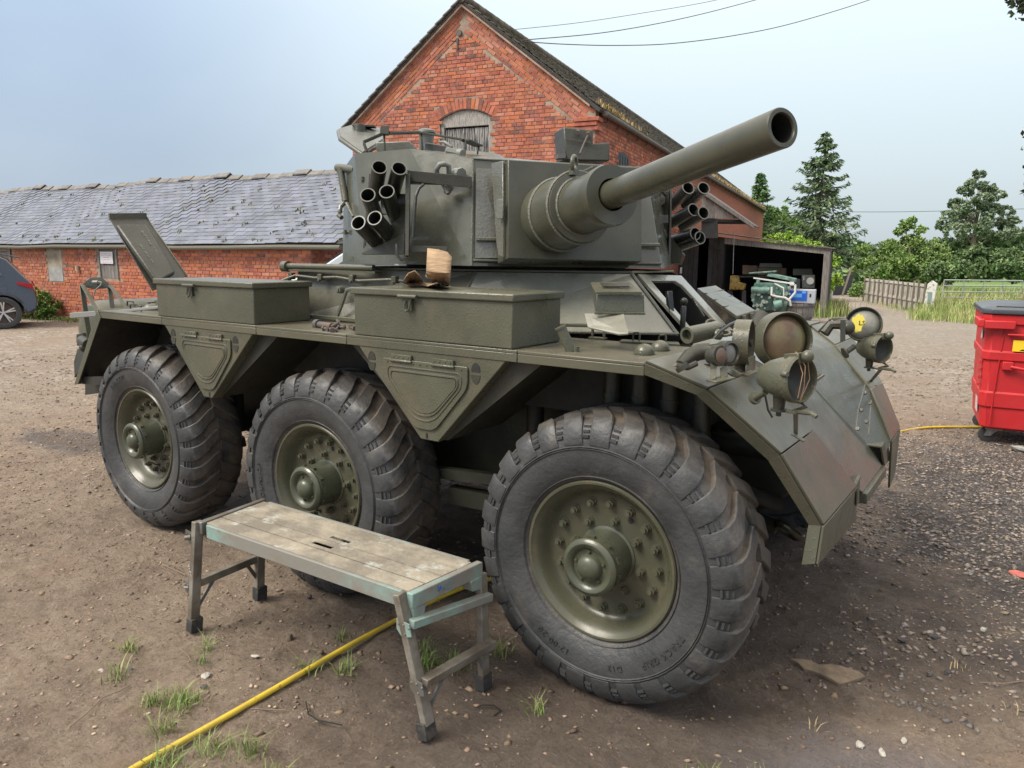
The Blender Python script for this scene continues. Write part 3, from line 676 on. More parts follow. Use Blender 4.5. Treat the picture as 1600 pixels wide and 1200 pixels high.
for j in range(int(LS/0.24)):
    a0 = roof_pt(-1, j*0.24, -0.16, 0.02); b0 = roof_pt(-1, j*0.24+0.28, -0.16, 0.05)
    a1 = roof_pt(-1, j*0.24, SL, 0.02); b1 = roof_pt(-1, j*0.24+0.28, SL, 0.05); left.hexa([a0-V3((0,0,.03)), a1-V3((0,0,.03)), b1-V3((0,0,.03)), b0-V3((0,0,.03)), a0, a1, b1, b0])
left.build('verge_tile', mat('grey_verge_tile', (0.16,0.155,0.15), 0.85, col2=(0.09,0.085,0.07), scale=6, bump=0.5, bscale=30), roof, smooth=False)
b = MB()
for i in range(int(SL/0.33)): b.tube([roof_pt(1,0,-0.12+i*0.33)+V3((0,0,0.03)), roof_pt(1,0,-0.12+i*0.33+0.322)+V3((0,0,0.03))], [0.10,0.095], 10)
b.build('ridge_tile', tiledark, roof)
# cement fillet on the verge
b = MB()
for sd_ in (1,-1):
    b.prism([roof_pt(sd_,0,-0.10,-0.13), roof_pt(sd_,LS-0.3,-0.10,-0.13), roof_pt(sd_,LS-0.3,-0.10,-0.02), roof_pt(sd_,0,-0.10,-0.02)], fB*0.09)
b.build('mortar_verge', MT['mortar'], barn, smooth=False)
# gutter with brackets, dry moss
b = MB(); g0 = roof_pt(1,LS+0.03,0.1,-0.04); g1 = roof_pt(1,LS+0.03,SL,-0.04); b.tube([g0, g0.lerp(g1,.3)-V3((0,0,.02)), g0.lerp(g1,.7)+V3((0,0,.01)), g1], 0.055, 10)
gut = b.build('gutter', MT['iron'], barn)
b = MB()
for i in range(40):
    p = BP(GW+0.10, 0.5+i*0.82, ZE-0.17); b.beam(p, p+V3((0,0,0.13)), 0.02, 0.02); b.beam(p-eB*0.08, p, 0.02, 0.015)
b.build('gutter_bracket', MT['iron'], gut, smooth=False, kind='stuff')
rm = np.random.default_rng(8); mp_ = []
for cc, n_, sp in ((0.9, 260, .35), (2.4, 90, .5), (16.0, 500, 1.6), (20.5, 500, 1.8), (26, 500, 2.0), (31.5, 600, 1.4), (11.0, 160, 1.0)):
    for _ in range(n_):
        w_ = cc+rm.normal(0, sp); w_ = min(max(w_, 0.0), SL)
        p = roof_pt(1, LS-0.02-abs(rm.normal(0, .13)), w_, 0.04); mp_.append(tuple(p))
blades('dry_moss', mp_, 0.11, 0.02, mat('dry_straw_moss', (0.34,0.26,0.13), 0.9, island=0.35), 5, 1.3, parent=barn)

# ------------------------------------------------------------ long low shed with slate roof
TS = rad(5.5); eS = V3((math.cos(TS), math.sin(TS), 0)); nS = V3((math.sin(TS), -math.cos(TS), 0)); fS = -nS
S0 = V3((-17.231, 5.395, 0))
def SP(u, w_, z): return S0+eS*u+fS*w_+V3((0,0,z))
shed = thing('long_shed', 'long low brick shed with sagging blue grey slate roof', 'shed', tuple(S0))
UL, UR, UE = -9.0, 8.5, 9.45
w = MB(); w.prism([SP(UL,0,0), SP(UR,0,0), SP(UR,0,1.84), SP(UL,0,1.84)], fS*0.23)
w.prism([SP(UR,0.235,0), SP(UR,2.9,0), SP(UR,2.9,1.9), SP(UR,0.235,1.9)], -eS*0.2)
w.prism([SP(UR+0.01,2.95,0), SP(UE+1.8,2.95,0), SP(UE+1.8,2.95,1.9), SP(UR+0.01,2.95,1.9)], fS*0.2)
w.prism([SP(UL,0.25,0), SP(UL,4.6,0), SP(UL,4.6,1.84), SP(UL,2.35,3.3), SP(UL,0.25,1.84)], eS*0.2)
swall = w.build('front_wall', MT['mortar'], shed, smooth=False)
def shed_ok(u, z):
    for a, b_, c, d in ((-3.2,-2.12,0,1.7),(-0.50,0.16,0.92,1.76),(1.70,2.42,1.0,1.78)):
        if a-.07 < u < b_+.07 and c-.02 < z < d+.02: return False
    return True
it = courses(UL+4, UR, 0.0, 1.80, shed_ok)
lay_bricks(swall, S0, eS, nS, it, near=(2.6, 1.2), weights=(8,4,1.2,0.3))
it = courses(0.0, 2.6, 0.3, 1.85, lambda u, z: True); lay_bricks(swall, SP(UR,0.02,0), fS, eS, it, limit=0, weights=(2,6,1,2))
slate_m = mat('blue_grey_slate', (0.142, 0.160, 0.205), 0.6, col2=(0.100, 0.112, 0.145), scale=3, island=0.17, bump=0.3, bscale=25, dirt=(0.15,0.15,0.13), dscale=3.4, dlo=0.55, dhi=0.72)
RZ0, RZ1, RW = 1.88, 3.50, 2.35
def sag(u): return 0.035*math.sin(u*0.9)+0.02*math.sin(u*2.3+1)
def SR(u, t, lift=0.0):   # t 0 eave .. 1 ridge
    return SP(u, -0.16+t*(RW+0.16), RZ0-0.03+t*(RZ1-RZ0+0.03)+sag(u)*(0.4+0.6*t)+lift)
b = MB()
for i in range(18):
    u0, u1 = UL+(UE-UL)*i/18, UL+(UE-UL)*(i+1)/18
    b.slab([SR(u0,0,-.01), SR(u1,0,-.01), SR(u1,1,-.01), SR(u0,1,-.01)], 0.05)
    if u1 < 6.6: b.slab([SP(u0,4.7,1.9), SP(u0,RW,RZ1+sag(u0)-.01), SP(u1,RW,RZ1+sag(u1)-.01), SP(u1,4.7,1.9)], 0.05)
sroof = b.build('roof', MT['darkwood'], shed, smooth=False)
SLW, NC = 0.305, 19
rs = random.Random(2); lst = []
for j in range(NC):
    for i in range(int((UE-UL)/SLW)+1):
        lst.append((UL+(i+0.5*(j % 2))*SLW+SLW/2, j))
lst = [t for t in lst if t[0] < UE]
lst.sort(key=lambda t: (t[0]-2.6)**2*0.35+((t[1]-8)*0.22)**2*3)
sb = MB(); sb.box((0,0,0),(SLW-0.008, 0.245, 0.006)); slate_me = mesh_of(sb, 'slate', slate_m)
restm = MB()
LSL = (SR(0,1)-SR(0,0)).length
for i, (u, j) in enumerate(lst):
    t0 = j/NC; dt = 1.28/NC; tc_ = t0+dt/2-0.004
    p = SR(u, min(tc_, 0.995), 0.014); ay = (SR(u, t0+0.05)-SR(u, t0)).normalized(); ax = eS; az = ax.cross(ay).normalized()
    ay = (ay-az*(0.045+rs.uniform(-.008,.014))).normalized(); rr0 = rs.uniform(-0.02, 0.02)
    if rs.random() < 0.008: rr0 += rs.uniform(-.10,.10)
    ax2 = (ax*math.cos(rr0)+ay*math.sin(rr0)).normalized(); az = ax2.cross(ay).normalized(); ay = az.cross(ax2)
    if i < 300:
        o_ = bpy.data.objects.new('slate', slate_me); COL.objects.link(o_); o_.parent = sroof
        R = Matrix((ax2, ay, az)).transposed().to_4x4(); R.translation = p-V3(ORG[sroof.name]); o_.matrix_local = R
    else:
        restm.box(p, (SLW-0.008, 0.245, 0.006), Matrix((ax2, ay, az)).transposed())
restm.build('slating', slate_m, sroof, smooth=False, kind='stuff')
b = MB(); rid_m = mat('grey_ridge_tile', (0.13,0.125,0.125), 0.8, col2=(0.2,0.19,0.17), scale=5, bump=0.5, bscale=30)
for i in range(int((UE-UL)/0.45)):
    u0 = UL+i*0.45; lf = 0.05 if i % 3 == 0 else 0.012
    q = [SP(u0,RW-0.13,RZ1+sag(u0)-0.05+lf), SP(u0,RW,RZ1+sag(u0)+0.05+lf), SP(u0,RW+0.13,RZ1+sag(u0)-0.05+lf)]
    qq = MB(); qq.prism([q[0], q[1], q[2], q[2]-V3((0,0,.025)), q[1]-V3((0,0,.025)), q[0]-V3((0,0,.025))], eS*(0.46 if i % 3 == 0 else 0.44)); qq.build('ridge_tile', rid_m, sroof, smooth=False)
b = MB(); b.tube([SR(UL+(UE-UL)*i/12, -0.02, -0.05) for i in range(13)], 0.045, 8); b.build('gutter', mat('mossy_gutter', (0.12,0.115,0.09), 0.9, bump=0.6, bscale=20), shed)
b = MB(); b.beam(SP(UR-0.1,-0.02,1.80), SP(UE,-0.02,1.80), 0.10, 0.07); b.build('lintel', MT['wood'], shed)
# moss cushions on slates
rm = np.random.default_rng(18); mp_ = []
for _ in range(90):
    u = UL+4+rm.random()*(UE-UL-4); t = rm.random()**1.7
    for _k in range(8): mp_.append(tuple(SR(u+rm.normal(0,.03), min(max(t+rm.normal(0,.012),0.01),.98), 0.02)))
blades('roof_moss', mp_, 0.045, 0.03, mat('olive_moss', (0.13,0.135,0.06), 0.9, island=0.4), 6, 0.8, parent=shed)
# boarded openings
def boarded(name, u0, u1, z0, z1, n_, m, parent, frame=True, rec=0.0):
    d = MB()
    if frame:
        for a, b_ in (((u0,z0),(u0,z1)),((u1,z0),(u1,z1)),((u0-.02,z1),(u1+.02,z1))):
            d.beam(SP(a[0],-0.012+rec,a[1]), SP(b_[0],-0.012+rec,b_[1]), 0.045, 0.045)
    else: d.prism([SP(u0,-0.002,z0), SP(u1,-0.002,z0), SP(u1,-0.002,z1), SP(u0,-0.002,z1)], fS*0.02)
    o_ = d.build(name, MT['wood'], parent)
    for i in range(n_):
        a = u0+0.024+(u1-u0-0.048)*i/n_; b_ = u0+0.024+(u1-u0-0.048)*(i+1)/n_-0.006
        q = MB(); q.prism([SP(a,-0.006,z0+0.02), SP(b_,-0.006,z0+0.02), SP(b_,-0.006,z1-0.02), SP(a,-0.006,z1-0.02)], fS*0.015); q.build('board', m, o_, bevel=0.002, seg=1)
    return o_
boarded('wooden_door', -3.2, -2.14, 0.05, 1.68, 8, MT['wood'], shed)
boarded('wooden_shutter', 1.72, 2.40, 1.02, 1.74, 5, MT['wood'], shed)
b = MB(); b.prism([SP(-0.49,-0.004,1.25), SP(0.15,-0.004,1.25), SP(0.15,-0.004,1.75), SP(-0.49,-0.004,1.75)], fS*0.02); bw = b.build('blocked_window', mat('stained_render', (0.36,0.31,0.24), 0.9, col2=(0.24,0.2,0.15), scale=5, bump=0.4, bscale=30), shed, smooth=False)
b = MB(); b.prism([SP(-0.45,-0.012,0.92), SP(0.15,-0.012,0.92), SP(0.15,-0.012,1.262), SP(-0.45,-0.012,1.262)], fS*0.02); b.build('grey_board', mat('pale_grey_board', (0.36,0.36,0.35), 0.85, col2=(0.25,0.25,0.24), scale=5), bw, smooth=False)
b = MB(); b.beam(SP(1.5,-0.05,1.82), SP(2.5,-0.05,1.80), 0.09, 0.06); b.build('lintel', palewood, shed, bevel=0.006)
b = MB(); b.cyl(SP(0.86,-0.06,1.20), SP(0.86,-0.06,1.32), 0.04, n=12); b.box(SP(0.86,-0.03,1.26), (0.03,0.06,0.05)); b.build('wall_lamp', mat('cream_plastic', (0.45,0.4,0.3), 0.5), shed)
sg = MB(); sg.prism([SP(1.80,-0.045,1.385), SP(2.28,-0.045,1.385), SP(2.28,-0.045,1.66), SP(1.80,-0.045,1.66)], fS*0.012)
sign = sg.build('notice_board', mat('white_sign', (0.75,0.76,0.78), 0.5), None, smooth=False, org=tuple(SP(1.8,-0.04,1.5)), label='white notice with red lettering fixed to the grey shutter', cat='sign')
red = mat('red_lettering', (0.55,0.03,0.04), 0.6)
for ln, zz, s_ in (((3,8,4), 1.625, .042), ((4,2,3,6), 1.58, .038), ((9,), 1.53, .045), ((2,5,7), 1.475, .040), ((1,4,3,3,4), 1.42, .038)):
    TV, TF = stroke_print(ln, s_, int(zz*1000)); q = MB(); q.add([SP(2.04+v.x, -0.047-v.z, zz+v.y) for v in TV], TF); q.build('lettering', red, sign, smooth=False)

# ------------------------------------------------------------ timber open shed beside the barn
OS = V3((-2.107, 19.25, 0)); 
def OP(u, w_, z): return OS+eB*u+fB*w_+V3((0,0,z))     # u negative towards the barn
oshed = thing('open_timber_shed', 'open fronted dark timber lean-to full of machine parts', 'shed', tuple(OS))
ub = -4.55; zr0, zr1 = 2.52, 1.86
b = MB(); b.beam(OP(0,0,0), OP(0,0,1.86), 0.16, 0.16); b.build('post', MT['wood'], oshed, bevel=0.01)
b = MB(); b.beam(OP(-2.9,0.0,zr0-0.12-0.66*1.65/4.55), OP(0.10,-0.02,zr1), 0.07, 0.17); b.build('fascia_board', MT['wood'], oshed, bevel=0.006)
b = MB(); b.slab([OP(ub,-0.15,zr0+.08), OP(0.18,-0.15,zr1+0.10), OP(0.18,3.3,zr1+0.15), OP(ub,3.3,zr0+.13)], 0.03); b.build('roof', MT['iron'], oshed, smooth=False)
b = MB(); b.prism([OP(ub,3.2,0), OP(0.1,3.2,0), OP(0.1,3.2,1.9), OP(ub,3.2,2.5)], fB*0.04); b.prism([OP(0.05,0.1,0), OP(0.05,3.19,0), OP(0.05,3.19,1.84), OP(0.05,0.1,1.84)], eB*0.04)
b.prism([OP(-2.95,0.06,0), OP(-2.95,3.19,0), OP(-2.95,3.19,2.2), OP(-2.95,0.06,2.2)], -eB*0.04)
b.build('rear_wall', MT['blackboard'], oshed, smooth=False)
for i in range(11):
    u0 = -4.5+i*0.145; z1_ = zr0-0.05-0.66*(u0+4.55)/4.55
    if i in (6, 7): continue
    b = MB(); b.prism([OP(u0,0.0+0.006*(i%2),0), OP(u0+0.138,0.006*(i%2),0), OP(u0+0.138,0.006*(i%2),z1_-.02), OP(u0,0.006*(i%2),z1_)], fB*0.025); b.build('board', MT['darkwood'], oshed, bevel=0.003, seg=1)
b = MB(); b.beam(OP(-3.35,0.01,1.95), OP(-2.9,0.01,1.93), 0.1, 0.08); b.beam(OP(-2.93,0.03,0), OP(-2.93,0.03,2.25), 0.13, 0.13); b.build('door_frame', MT['darkwood'], oshed)
b = MB(); b.prism([OP(-4.17,-0.012,1.17), OP(-4.11,-0.012,1.17), OP(-4.11,-0.012,1.36), OP(-4.17,-0.012,1.36)], fB*0.006); b.build('paper_label', mat('white_paper', (0.75,0.75,0.75), 0.7), oshed, smooth=False)
# boarded canopy above it
can = thing('boarded_canopy', 'triangular board clad canopy jutting from the barn wall above the timber shed', 'canopy', tuple(OP(-4.2,0,2.7)))
A0 = V3((-4.915,16.551,3.427)); A1 = V3((-3.828,17.864,2.570)); A2 = V3((-4.111,17.580,2.739)); A3 = V3((-4.840,16.454,2.719))
nb = 9
for i in range(nb):
    t0, t1 = i/nb, (i+1)/nb-0.012
    top0, top1 = A0.lerp(A1, t0*0.72), A0.lerp(A1, t1*0.72); bo0, bo1 = A3.lerp(A2, t0), A3.lerp(A2, t1)
    q = MB(); q.prism([bo0, bo1, V3((bo1.x,bo1.y,top1.z)) if False else top1, top0], fB*0.02); q.build('board', MT['wood'], can, bevel=0.002, seg=1)
b = MB(); b.slab([A0+V3((0,0,.08))-fB*.1, A1+V3((0,0,.0))-fB*.1, A1+fB*1.6, A0+fB*1.6+V3((0,0,.08))], 0.03); b.build('roof', MT['iron'], can, smooth=False)
b = MB(); b.beam(A0-fB*.1+V3((0,0,.02)), A1-fB*.1-V3((0,0,.04)), 0.05, 0.10); b.build('barge_board', MT['wood'], can, bevel=0.005)
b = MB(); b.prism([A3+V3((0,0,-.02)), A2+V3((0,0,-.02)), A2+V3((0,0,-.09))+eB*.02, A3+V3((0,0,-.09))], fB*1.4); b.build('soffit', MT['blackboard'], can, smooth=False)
b = MB(); b.prism([(-4.877,16.553,2.725), (-4.551,16.904,2.734), (-4.494,16.830,2.194), (-4.820,16.480,2.187)], fB*0.1); b.build('side_boarding', MT['darkwood'], can, smooth=False)
# honeycomb mesh leaning on the barn wall
hm = MB(); Pm = V3(BP(GW+0.06,9.6,0))
for r0 in range(14):
    for c0 in range(7):
        cx_ = c0*0.21+(0.105 if r0 % 2 else 0); cz_ = 0.55+r0*0.105
        for k_ in range(6):
            a0, a1 = math.pi/3*k_+math.pi/6, math.pi/3*(k_+1)+math.pi/6
            if k_ in (0,1,5) or c0 == 0 or r0 == 0: hm.beam(Pm+fB*(cx_+0.115*math.cos(a0))+V3((0,0,cz_+0.07*math.sin(a0))), Pm+fB*(cx_+0.115*math.cos(a1))+V3((0,0,cz_+0.07*math.sin(a1))), 0.016, 0.016, upv=eB)
hm.build('wire_mesh', MT['iron'], None, org=tuple(Pm), label='rusty honeycomb wire mesh standing against the barn side wall', cat='wire mesh', smooth=False)

# ---- things kept in the open shed
teal = mat('teal_engine_enamel', (0.16,0.32,0.27), 0.45, col2=(0.08,0.12,0.10), scale=6, bump=0.3, bscale=20); palemetal = mat('pale_cast_metal', (0.42,0.46,0.42), 0.4, col2=(0.2,0.26,0.23), scale=9, metal=0.3)
eng = thing('engine', 'teal painted engine with pale pipes standing before the open shed', 'engine', (-2.842,16.378,0.000))
EO = V3((-2.842,16.378,0.000))
def E_(u, w_, z): return EO+eB*u+fB*w_+V3((0,0,z))
b = MB(); b.prism([E_(-.35,0,.3), E_(.42,0,.3), E_(.5,0,.75), E_(.35,0,1.02), E_(-.4,0,1.02), E_(-.48,0,.65)], fB*.55); b.build('engine_block', teal, eng, bevel=0.02)
b = MB(); b.prism([E_(-.55,-.12,1.24), E_(.10,-.12,1.30), E_(.12,-.12,1.34), E_(-.55,-.12,1.28)], fB*.5); b.prism([E_(-.1,-.1,1.2), E_(.6,-.1,1.06), E_(.62,-.1,1.14), E_(-.05,-.1,1.28)], fB*.5); b.build('rocker_cover', teal, eng, bevel=0.01)
b = MB(); b.prism([E_(-.42,-.2,1.13), E_(.58,-.2,1.0), E_(.6,-.2,1.035), E_(-.42,-.2,1.165)], fB*.05); b.build('trim_strip', mat('white_strip', (.7,.72,.7), .5), eng)
b = MB(); b.cyl(E_(-.45,-.15,.83), E_(.0,-.15,.83), 0.09, n=14); b.cyl(E_(-.3,-.15,1.0), E_(-.3,-.15,1.1), 0.05, n=12); b.cyl(E_(.15,-.2,.45), E_(.35,-.2,.52), 0.12, n=14); b.build('oil_cooler', teal, eng)
b = MB(); b.tube([E_(.05,-.2,.92), E_(.06,-.25,.72), E_(.2,-.25,.68), E_(.4,-.25,.66), E_(.52,-.25,.58), E_(.55,-.22,.46)], 0.03, 8); b.tube([E_(.62,-.2,1.0), E_(.63,-.22,.8), E_(.5,-.25,.62)], 0.028, 8); b.tube([E_(.1,-.15,1.02), E_(.35,-.25,.9), E_(.36,-.25,.7)], 0.018, 8); b.build('pipework', mat('white_pipe', (.6,.62,.58), .4), eng)
b = MB()
re_ = random.Random(3)
for _ in range(34):
    u, z = re_.uniform(-.4,.5), re_.uniform(.28,.98); s_ = re_.uniform(.03,.09)
    if re_.random() < .5: b.box(E_(u, -.06-re_.random()*.1, z), (s_, .12, s_*re_.uniform(.6,1.3)), Matrix.Rotation(re_.uniform(0,1.5), 3, 'Y'))
    else: b.cyl(E_(u,-.18,z), E_(u,.02,z), s_*.6, n=10)
b.build('engine_fitting', palemetal, eng, bevel=0.004, seg=1)
b = MB(); b.beam(E_(-.4,.1,.0), E_(-.4,.1,.3), .08,.08); b.beam(E_(.4,.1,.0), E_(.4,.1,.3), .08,.08); b.beam(E_(-.5,.25,.27), E_(.5,.25,.27), .1,.06); b.build('engine_stand', MT['iron'], eng)
BO = V3((-2.162,16.465,-0.000)); 
def Bq(u, w_, z): return BO+eB*u+fB*w_+V3((0,0,z))
barrel = thing('half_barrel', 'cut down wooden barrel standing in the open shed under a blue fronted unit', 'barrel', tuple(BO))
for i in range(16):
    a0, a1 = 2*math.pi*i/16, 2*math.pi*(i+0.93)/16
    pr = [(0.34, 0.0), (0.40, 0.25), (0.41, 0.5)]
    q = MB(); P = []
    for r0, z0 in pr:
        for a in (a0, a1): P.append(Bq(r0*math.cos(a), .45+r0*math.sin(a), z0)); P.append(Bq((r0-.03)*math.cos(a), .45+(r0-.03)*math.sin(a), z0))
    q.add(P, [(0,2,6,4),(4,6,10,8),(1,5,7,3),(5,9,11,7),(0,4,5,1),(4,8,9,5),(2,3,7,6),(6,7,11,10),(8,10,11,9),(0,1,3,2)]); q.build('stave', MT['wood'], barrel, smooth=False)
b = MB(); b.ring(Bq(0,.45,.10), Bq(0,.45,.14), .385, .36, 24); b.ring(Bq(0,.45,.40), Bq(0,.45,.44), .42, .395, 24); b.build('hoop', MT['iron'], barrel)
un = thing('battery_unit', 'grey metal cabinet with a bright blue panel set on the half barrel', 'cabinet', tuple(Bq(0,.4,.5)))
b = MB(); b.prism([Bq(-.42,.12,.51), Bq(.42,.12,.51), Bq(.42,.12,.86), Bq(-.42,.12,.86)], fB*.6); b.build('case', mat('grey_enamel', (.36,.38,.42), .5), un, bevel=0.012)
b = MB(); b.prism([Bq(-.24,.106,.58), Bq(.22,.106,.58), Bq(.22,.106,.83), Bq(-.24,.106,.83)], fB*.012); bp_ = b.build('blue_panel', mat('bright_blue_plastic', (.01,.10,.55), .4), un, smooth=False)
b = MB(); b.prism([Bq(-.14,.10,.66), Bq(.10,.10,.66), Bq(.10,.10,.76), Bq(-.14,.10,.76)], fB*.004); b.prism([Bq(.10,.099,.77), Bq(.19,.099,.77), Bq(.19,.099,.82), Bq(.10,.099,.82)], fB*.004); b.build('label_patch', mat('pale_blue_print', (.10,.35,.75), .5), bp_, smooth=False)
b = MB(); b.prism([Bq(-.35,.11,.68), Bq(-.31,.11,.68), Bq(-.31,.11,.76), Bq(-.35,.11,.76)], fB*.01); b.prism([Bq(.28,.11,.68), Bq(.32,.11,.68), Bq(.32,.11,.76), Bq(.28,.11,.76)], fB*.01); b.build('handle_slot', MT['black'], un, smooth=False)
def crate(name, label, cat, px0, py0, px1, py1, m, dep=.35, n_=0, group=None):
    p = [V3(t) for t in (px0, py0, px1, py1)]
    b = MB(); b.prism(p, fB*dep); o_ = b.build(name, m, None, org=tuple(p[0]), bevel=0.008, label=label, cat=cat, group=group); return o_
boxm = mat('dusty_brown_box', (.17,.115,.08), .9, col2=(.12,.085,.06), scale=5, bump=.3, bscale=20); boxg = mat('dusty_grey_green_box', (.13,.15,.12), .8)
o_ = crate('wooden_box', 'brown box at the left end of the shelf in the open shed', 'box', (-4.527,19.308,1.169), (-4.155,19.564,1.164), (-4.184,19.601,1.434), (-4.556,19.346,1.450), boxm)
o_ = crate('wooden_box', 'long brown box on the shelf below the grey green case', 'box', (-4.137,19.572,1.145), (-3.429,20.064,1.153), (-3.451,20.093,1.365), (-4.162,19.604,1.377), boxm)
o_ = crate('equipment_case', 'grey green case on top of the long brown box in the open shed', 'case', (-4.131,19.628,1.387), (-3.550,20.028,1.380), (-3.596,20.024,1.509), (-4.128,19.656,1.512), boxg)
b = MB(); b.prism([(-4.666,19.139,1.120), (-3.285,20.099,1.136), (-3.280,20.092,1.088), (-4.661,19.133,1.072)], fB*.45); b.build('shelf', MT['darkwood'], oshed, smooth=False)
ye = thing('yellow_machine_part', 'worn yellow machine casting at the left side of the open shed', 'machine part', (-4.279,18.088,0.422)); YO = V3((-4.279,18.088,0.422))
b = MB(); b.prism([(-4.482,18.013,0.734), (-4.128,18.259,0.738), (-4.115,18.303,0.905), (-4.274,18.204,0.958), (-4.325,18.208,1.143), (-4.496,18.093,1.159)], fB*.4); b.build('casting', mat('worn_yellow_paint', (.34,.22,.03), .6, col2=(.12,.09,.04), scale=9, lo=.4, hi=.6), ye, bevel=.02)
b = MB()
for px_ in ((-4.365,18.048,0.811), (-4.258,18.123,0.812), (-4.164,18.184,0.795)): b.cyl(V3(px_), V3(px_)+nB*.08, .05, n=12)
b.build('boss', mat('worn_yellow_paint_b', (.3,.19,.03), .6), ye)
b = MB(); b.beam(V3((-4.480,18.011,0.716))+fB*.2, V3((-4.405,17.915,0.014))+fB*.2, .12,.12); b.beam(V3((-4.157,18.235,0.719))+fB*.2, V3((-4.082,18.139,0.018))+fB*.2, .12,.12); b.build('trestle', MT['darkwood'], ye)
rd = thing('radio_cabinet', 'dark grey electrical cabinet with round dial stacked behind the blue fronted unit', 'cabinet', (-2.603,19.077,0.781))
b = MB(); b.prism([(-2.658,18.924,0.821), (-2.355,19.134,0.824), (-2.393,19.184,1.188), (-2.697,18.973,1.185)], fB*.4); b.build('case', mat('dark_grey_enamel', (.05,.052,.05), .5), rd, bevel=.01)
b = MB(); b.cyl(V3((-2.477,19.067,1.024)), V3((-2.477,19.067,1.024))+nB*.03, .10, n=18); b.build('dial', mat('pale_dial', (.3,.3,.28), .5), rd)
b = MB(); b.prism([(-2.657,18.968,1.149), (-2.627,18.989,1.150), (-2.615,18.974,1.041), (-2.646,18.953,1.040)], fB*.01); b.build('catch', MT['steel'], rd)
crate('wooden_box', 'dark box behind and above the cabinet with the round dial', 'box', (-3.173,19.873,1.161), (-2.680,20.215,1.167), (-2.716,20.230,1.357), (-3.193,19.899,1.352), boxg)
o_ = crate('metal_box', 'black box with a small white label beside the cabinet with dial', 'box', (-2.946,18.593,0.785), (-2.674,18.782,0.788), (-2.705,18.822,1.078), (-2.977,18.633,1.075), MT['tubeblack'])
b = MB(); b.prism([(-2.922,18.608,0.895), (-2.824,18.676,0.896), (-2.836,18.691,1.004), (-2.934,18.623,1.003)], fB*.006); b.build('label_patch', mat('white_label', (.6,.6,.6), .6), o_, smooth=False)
b = MB(); b.cyl(V3((-4.336,17.722,2.394)), V3((-4.240,17.540,1.209)), .012, n=6); b.build('hanging_rod', MT['steel'], oshed)
b = MB(); b.prism([(-1.792,13.592,0.000), (-1.631,13.727,0.000), V3((-1.631,13.727,0.000))+V3((0,0,.5)), V3((-1.792,13.592,0.000))+V3((0,0,.5))], fB*.1)

# ============================================================ vegetation
def leafmat(name, c1, c2, isl=0.4): return mat(name, c1, 0.6, island=isl, col2=c2, scale=0.9, lo=0.4, hi=0.6, spec=0.3)
def leaves(name, P, size, m, parent=None, seed=1, aspect=1.6, dirs=None, **kw):
    r = np.random.default_rng(seed); k = len(P); size = np.broadcast_to(np.asarray(size, float), (k,))*(0.6+0.8*r.random(k))
    a = r.normal(size=(k, 3)) if dirs is None else dirs+0.35*r.normal(size=(k, 3))
    a /= np.linalg.norm(a, axis=1)[:, None]; c = r.normal(size=(k, 3)); b_ = np.cross(a, c); b_ /= np.linalg.norm(b_, axis=1)[:, None]+1e-9
    A = a*(size*aspect/2)[:, None]; B = b_*(size/2)[:, None]
    V = np.stack([P-A, P+B*.9-A*.1, P+A, P-B*.9-A*.1], 1).reshape(-1, 3)
    F = np.arange(4*k).reshape(k, 4)
    return np_mesh(name, V, F, m, parent=parent, **kw)
def clump_points(cl, n, seed=1, shell=0.55):
    r = np.random.default_rng(seed); C_ = np.array([c[:3] for c in cl]); R_c = np.array([c[3] for c in cl]); w_ = R_c**2; w_ = w_/w_.sum()
    idx = r.choice(len(cl), n, p=w_); d = r.normal(size=(n, 3)); d /= np.linalg.norm(d, axis=1)[:, None]
    rad_ = (shell+(1-shell)*r.random(n)**0.7)*(0.85+0.3*vnoise(d[:,0]*3+idx, d[:,2]*3, 2.1, 5))
    P = C_[idx]+d*(R_c[idx]*rad_)[:, None]*np.array([1, 1, 0.85])
    return P
def tree_trunk(root, base, top, r0, r1, m, limbs=()):
    b = MB(); bs, tp = V3(base), V3(top); n_ = 8
    pts = [bs.lerp(tp, i/n_)+V3((random.uniform(-.03,.03), random.uniform(-.03,.03), 0))*(tp.z-bs.z)*.1 for i in range(n_+1)]
    b.tube(pts, [r0+(r1-r0)*i/n_ for i in range(n_+1)], 9)
    for p0, p1, rr in limbs:
        p0, p1 = V3(p0), V3(p1); md = p0.lerp(p1, .5)+V3((0,0,.06*(p1-p0).length)); b.tube([p0, md, p1], [rr, rr*.7, rr*.3], 6)
    return b.build('trunk', m, root)
bark = mat('brown_bark', (.10,.075,.055), .9, col2=(.16,.13,.10), scale=5, stretch=(3,3,.6), bump=.8, bscale=20)
def subclumps(cl, k_=7, seed=1, rs=(.28,.5), sp=.8):
    r = np.random.default_rng(seed); out = []
    for c in cl:
        for _ in range(k_):
            d_ = r.normal(size=3); d_ /= np.linalg.norm(d_); d_ *= c[3]*sp*r.random()**.4
            out.append((c[0]+d_[0], c[1]+d_[1], c[2]+d_[2]*.8, c[3]*r.uniform(*rs)))
    return out
def broad_tree(name, label, cat, base, h, cl, n, size, m, seed, group=None, tr=0.15, shell=.55):
    base = V3(base); t = thing(name, label, cat, tuple(base), group=group)
    lim = [(base+V3((0,0,h*.3)), (c[0], c[1], c[2]), tr*.45) for c in cl[:9]]
    tree_trunk(t, base, base+V3((0,0,h*.8)), tr, tr*.3, bark, lim)
    leaves('crown', clump_points(subclumps(cl, 26, seed, (.16,.36), .95), int(n*1.7), seed, .1), size*.78, m, parent=t, seed=seed)
    return t
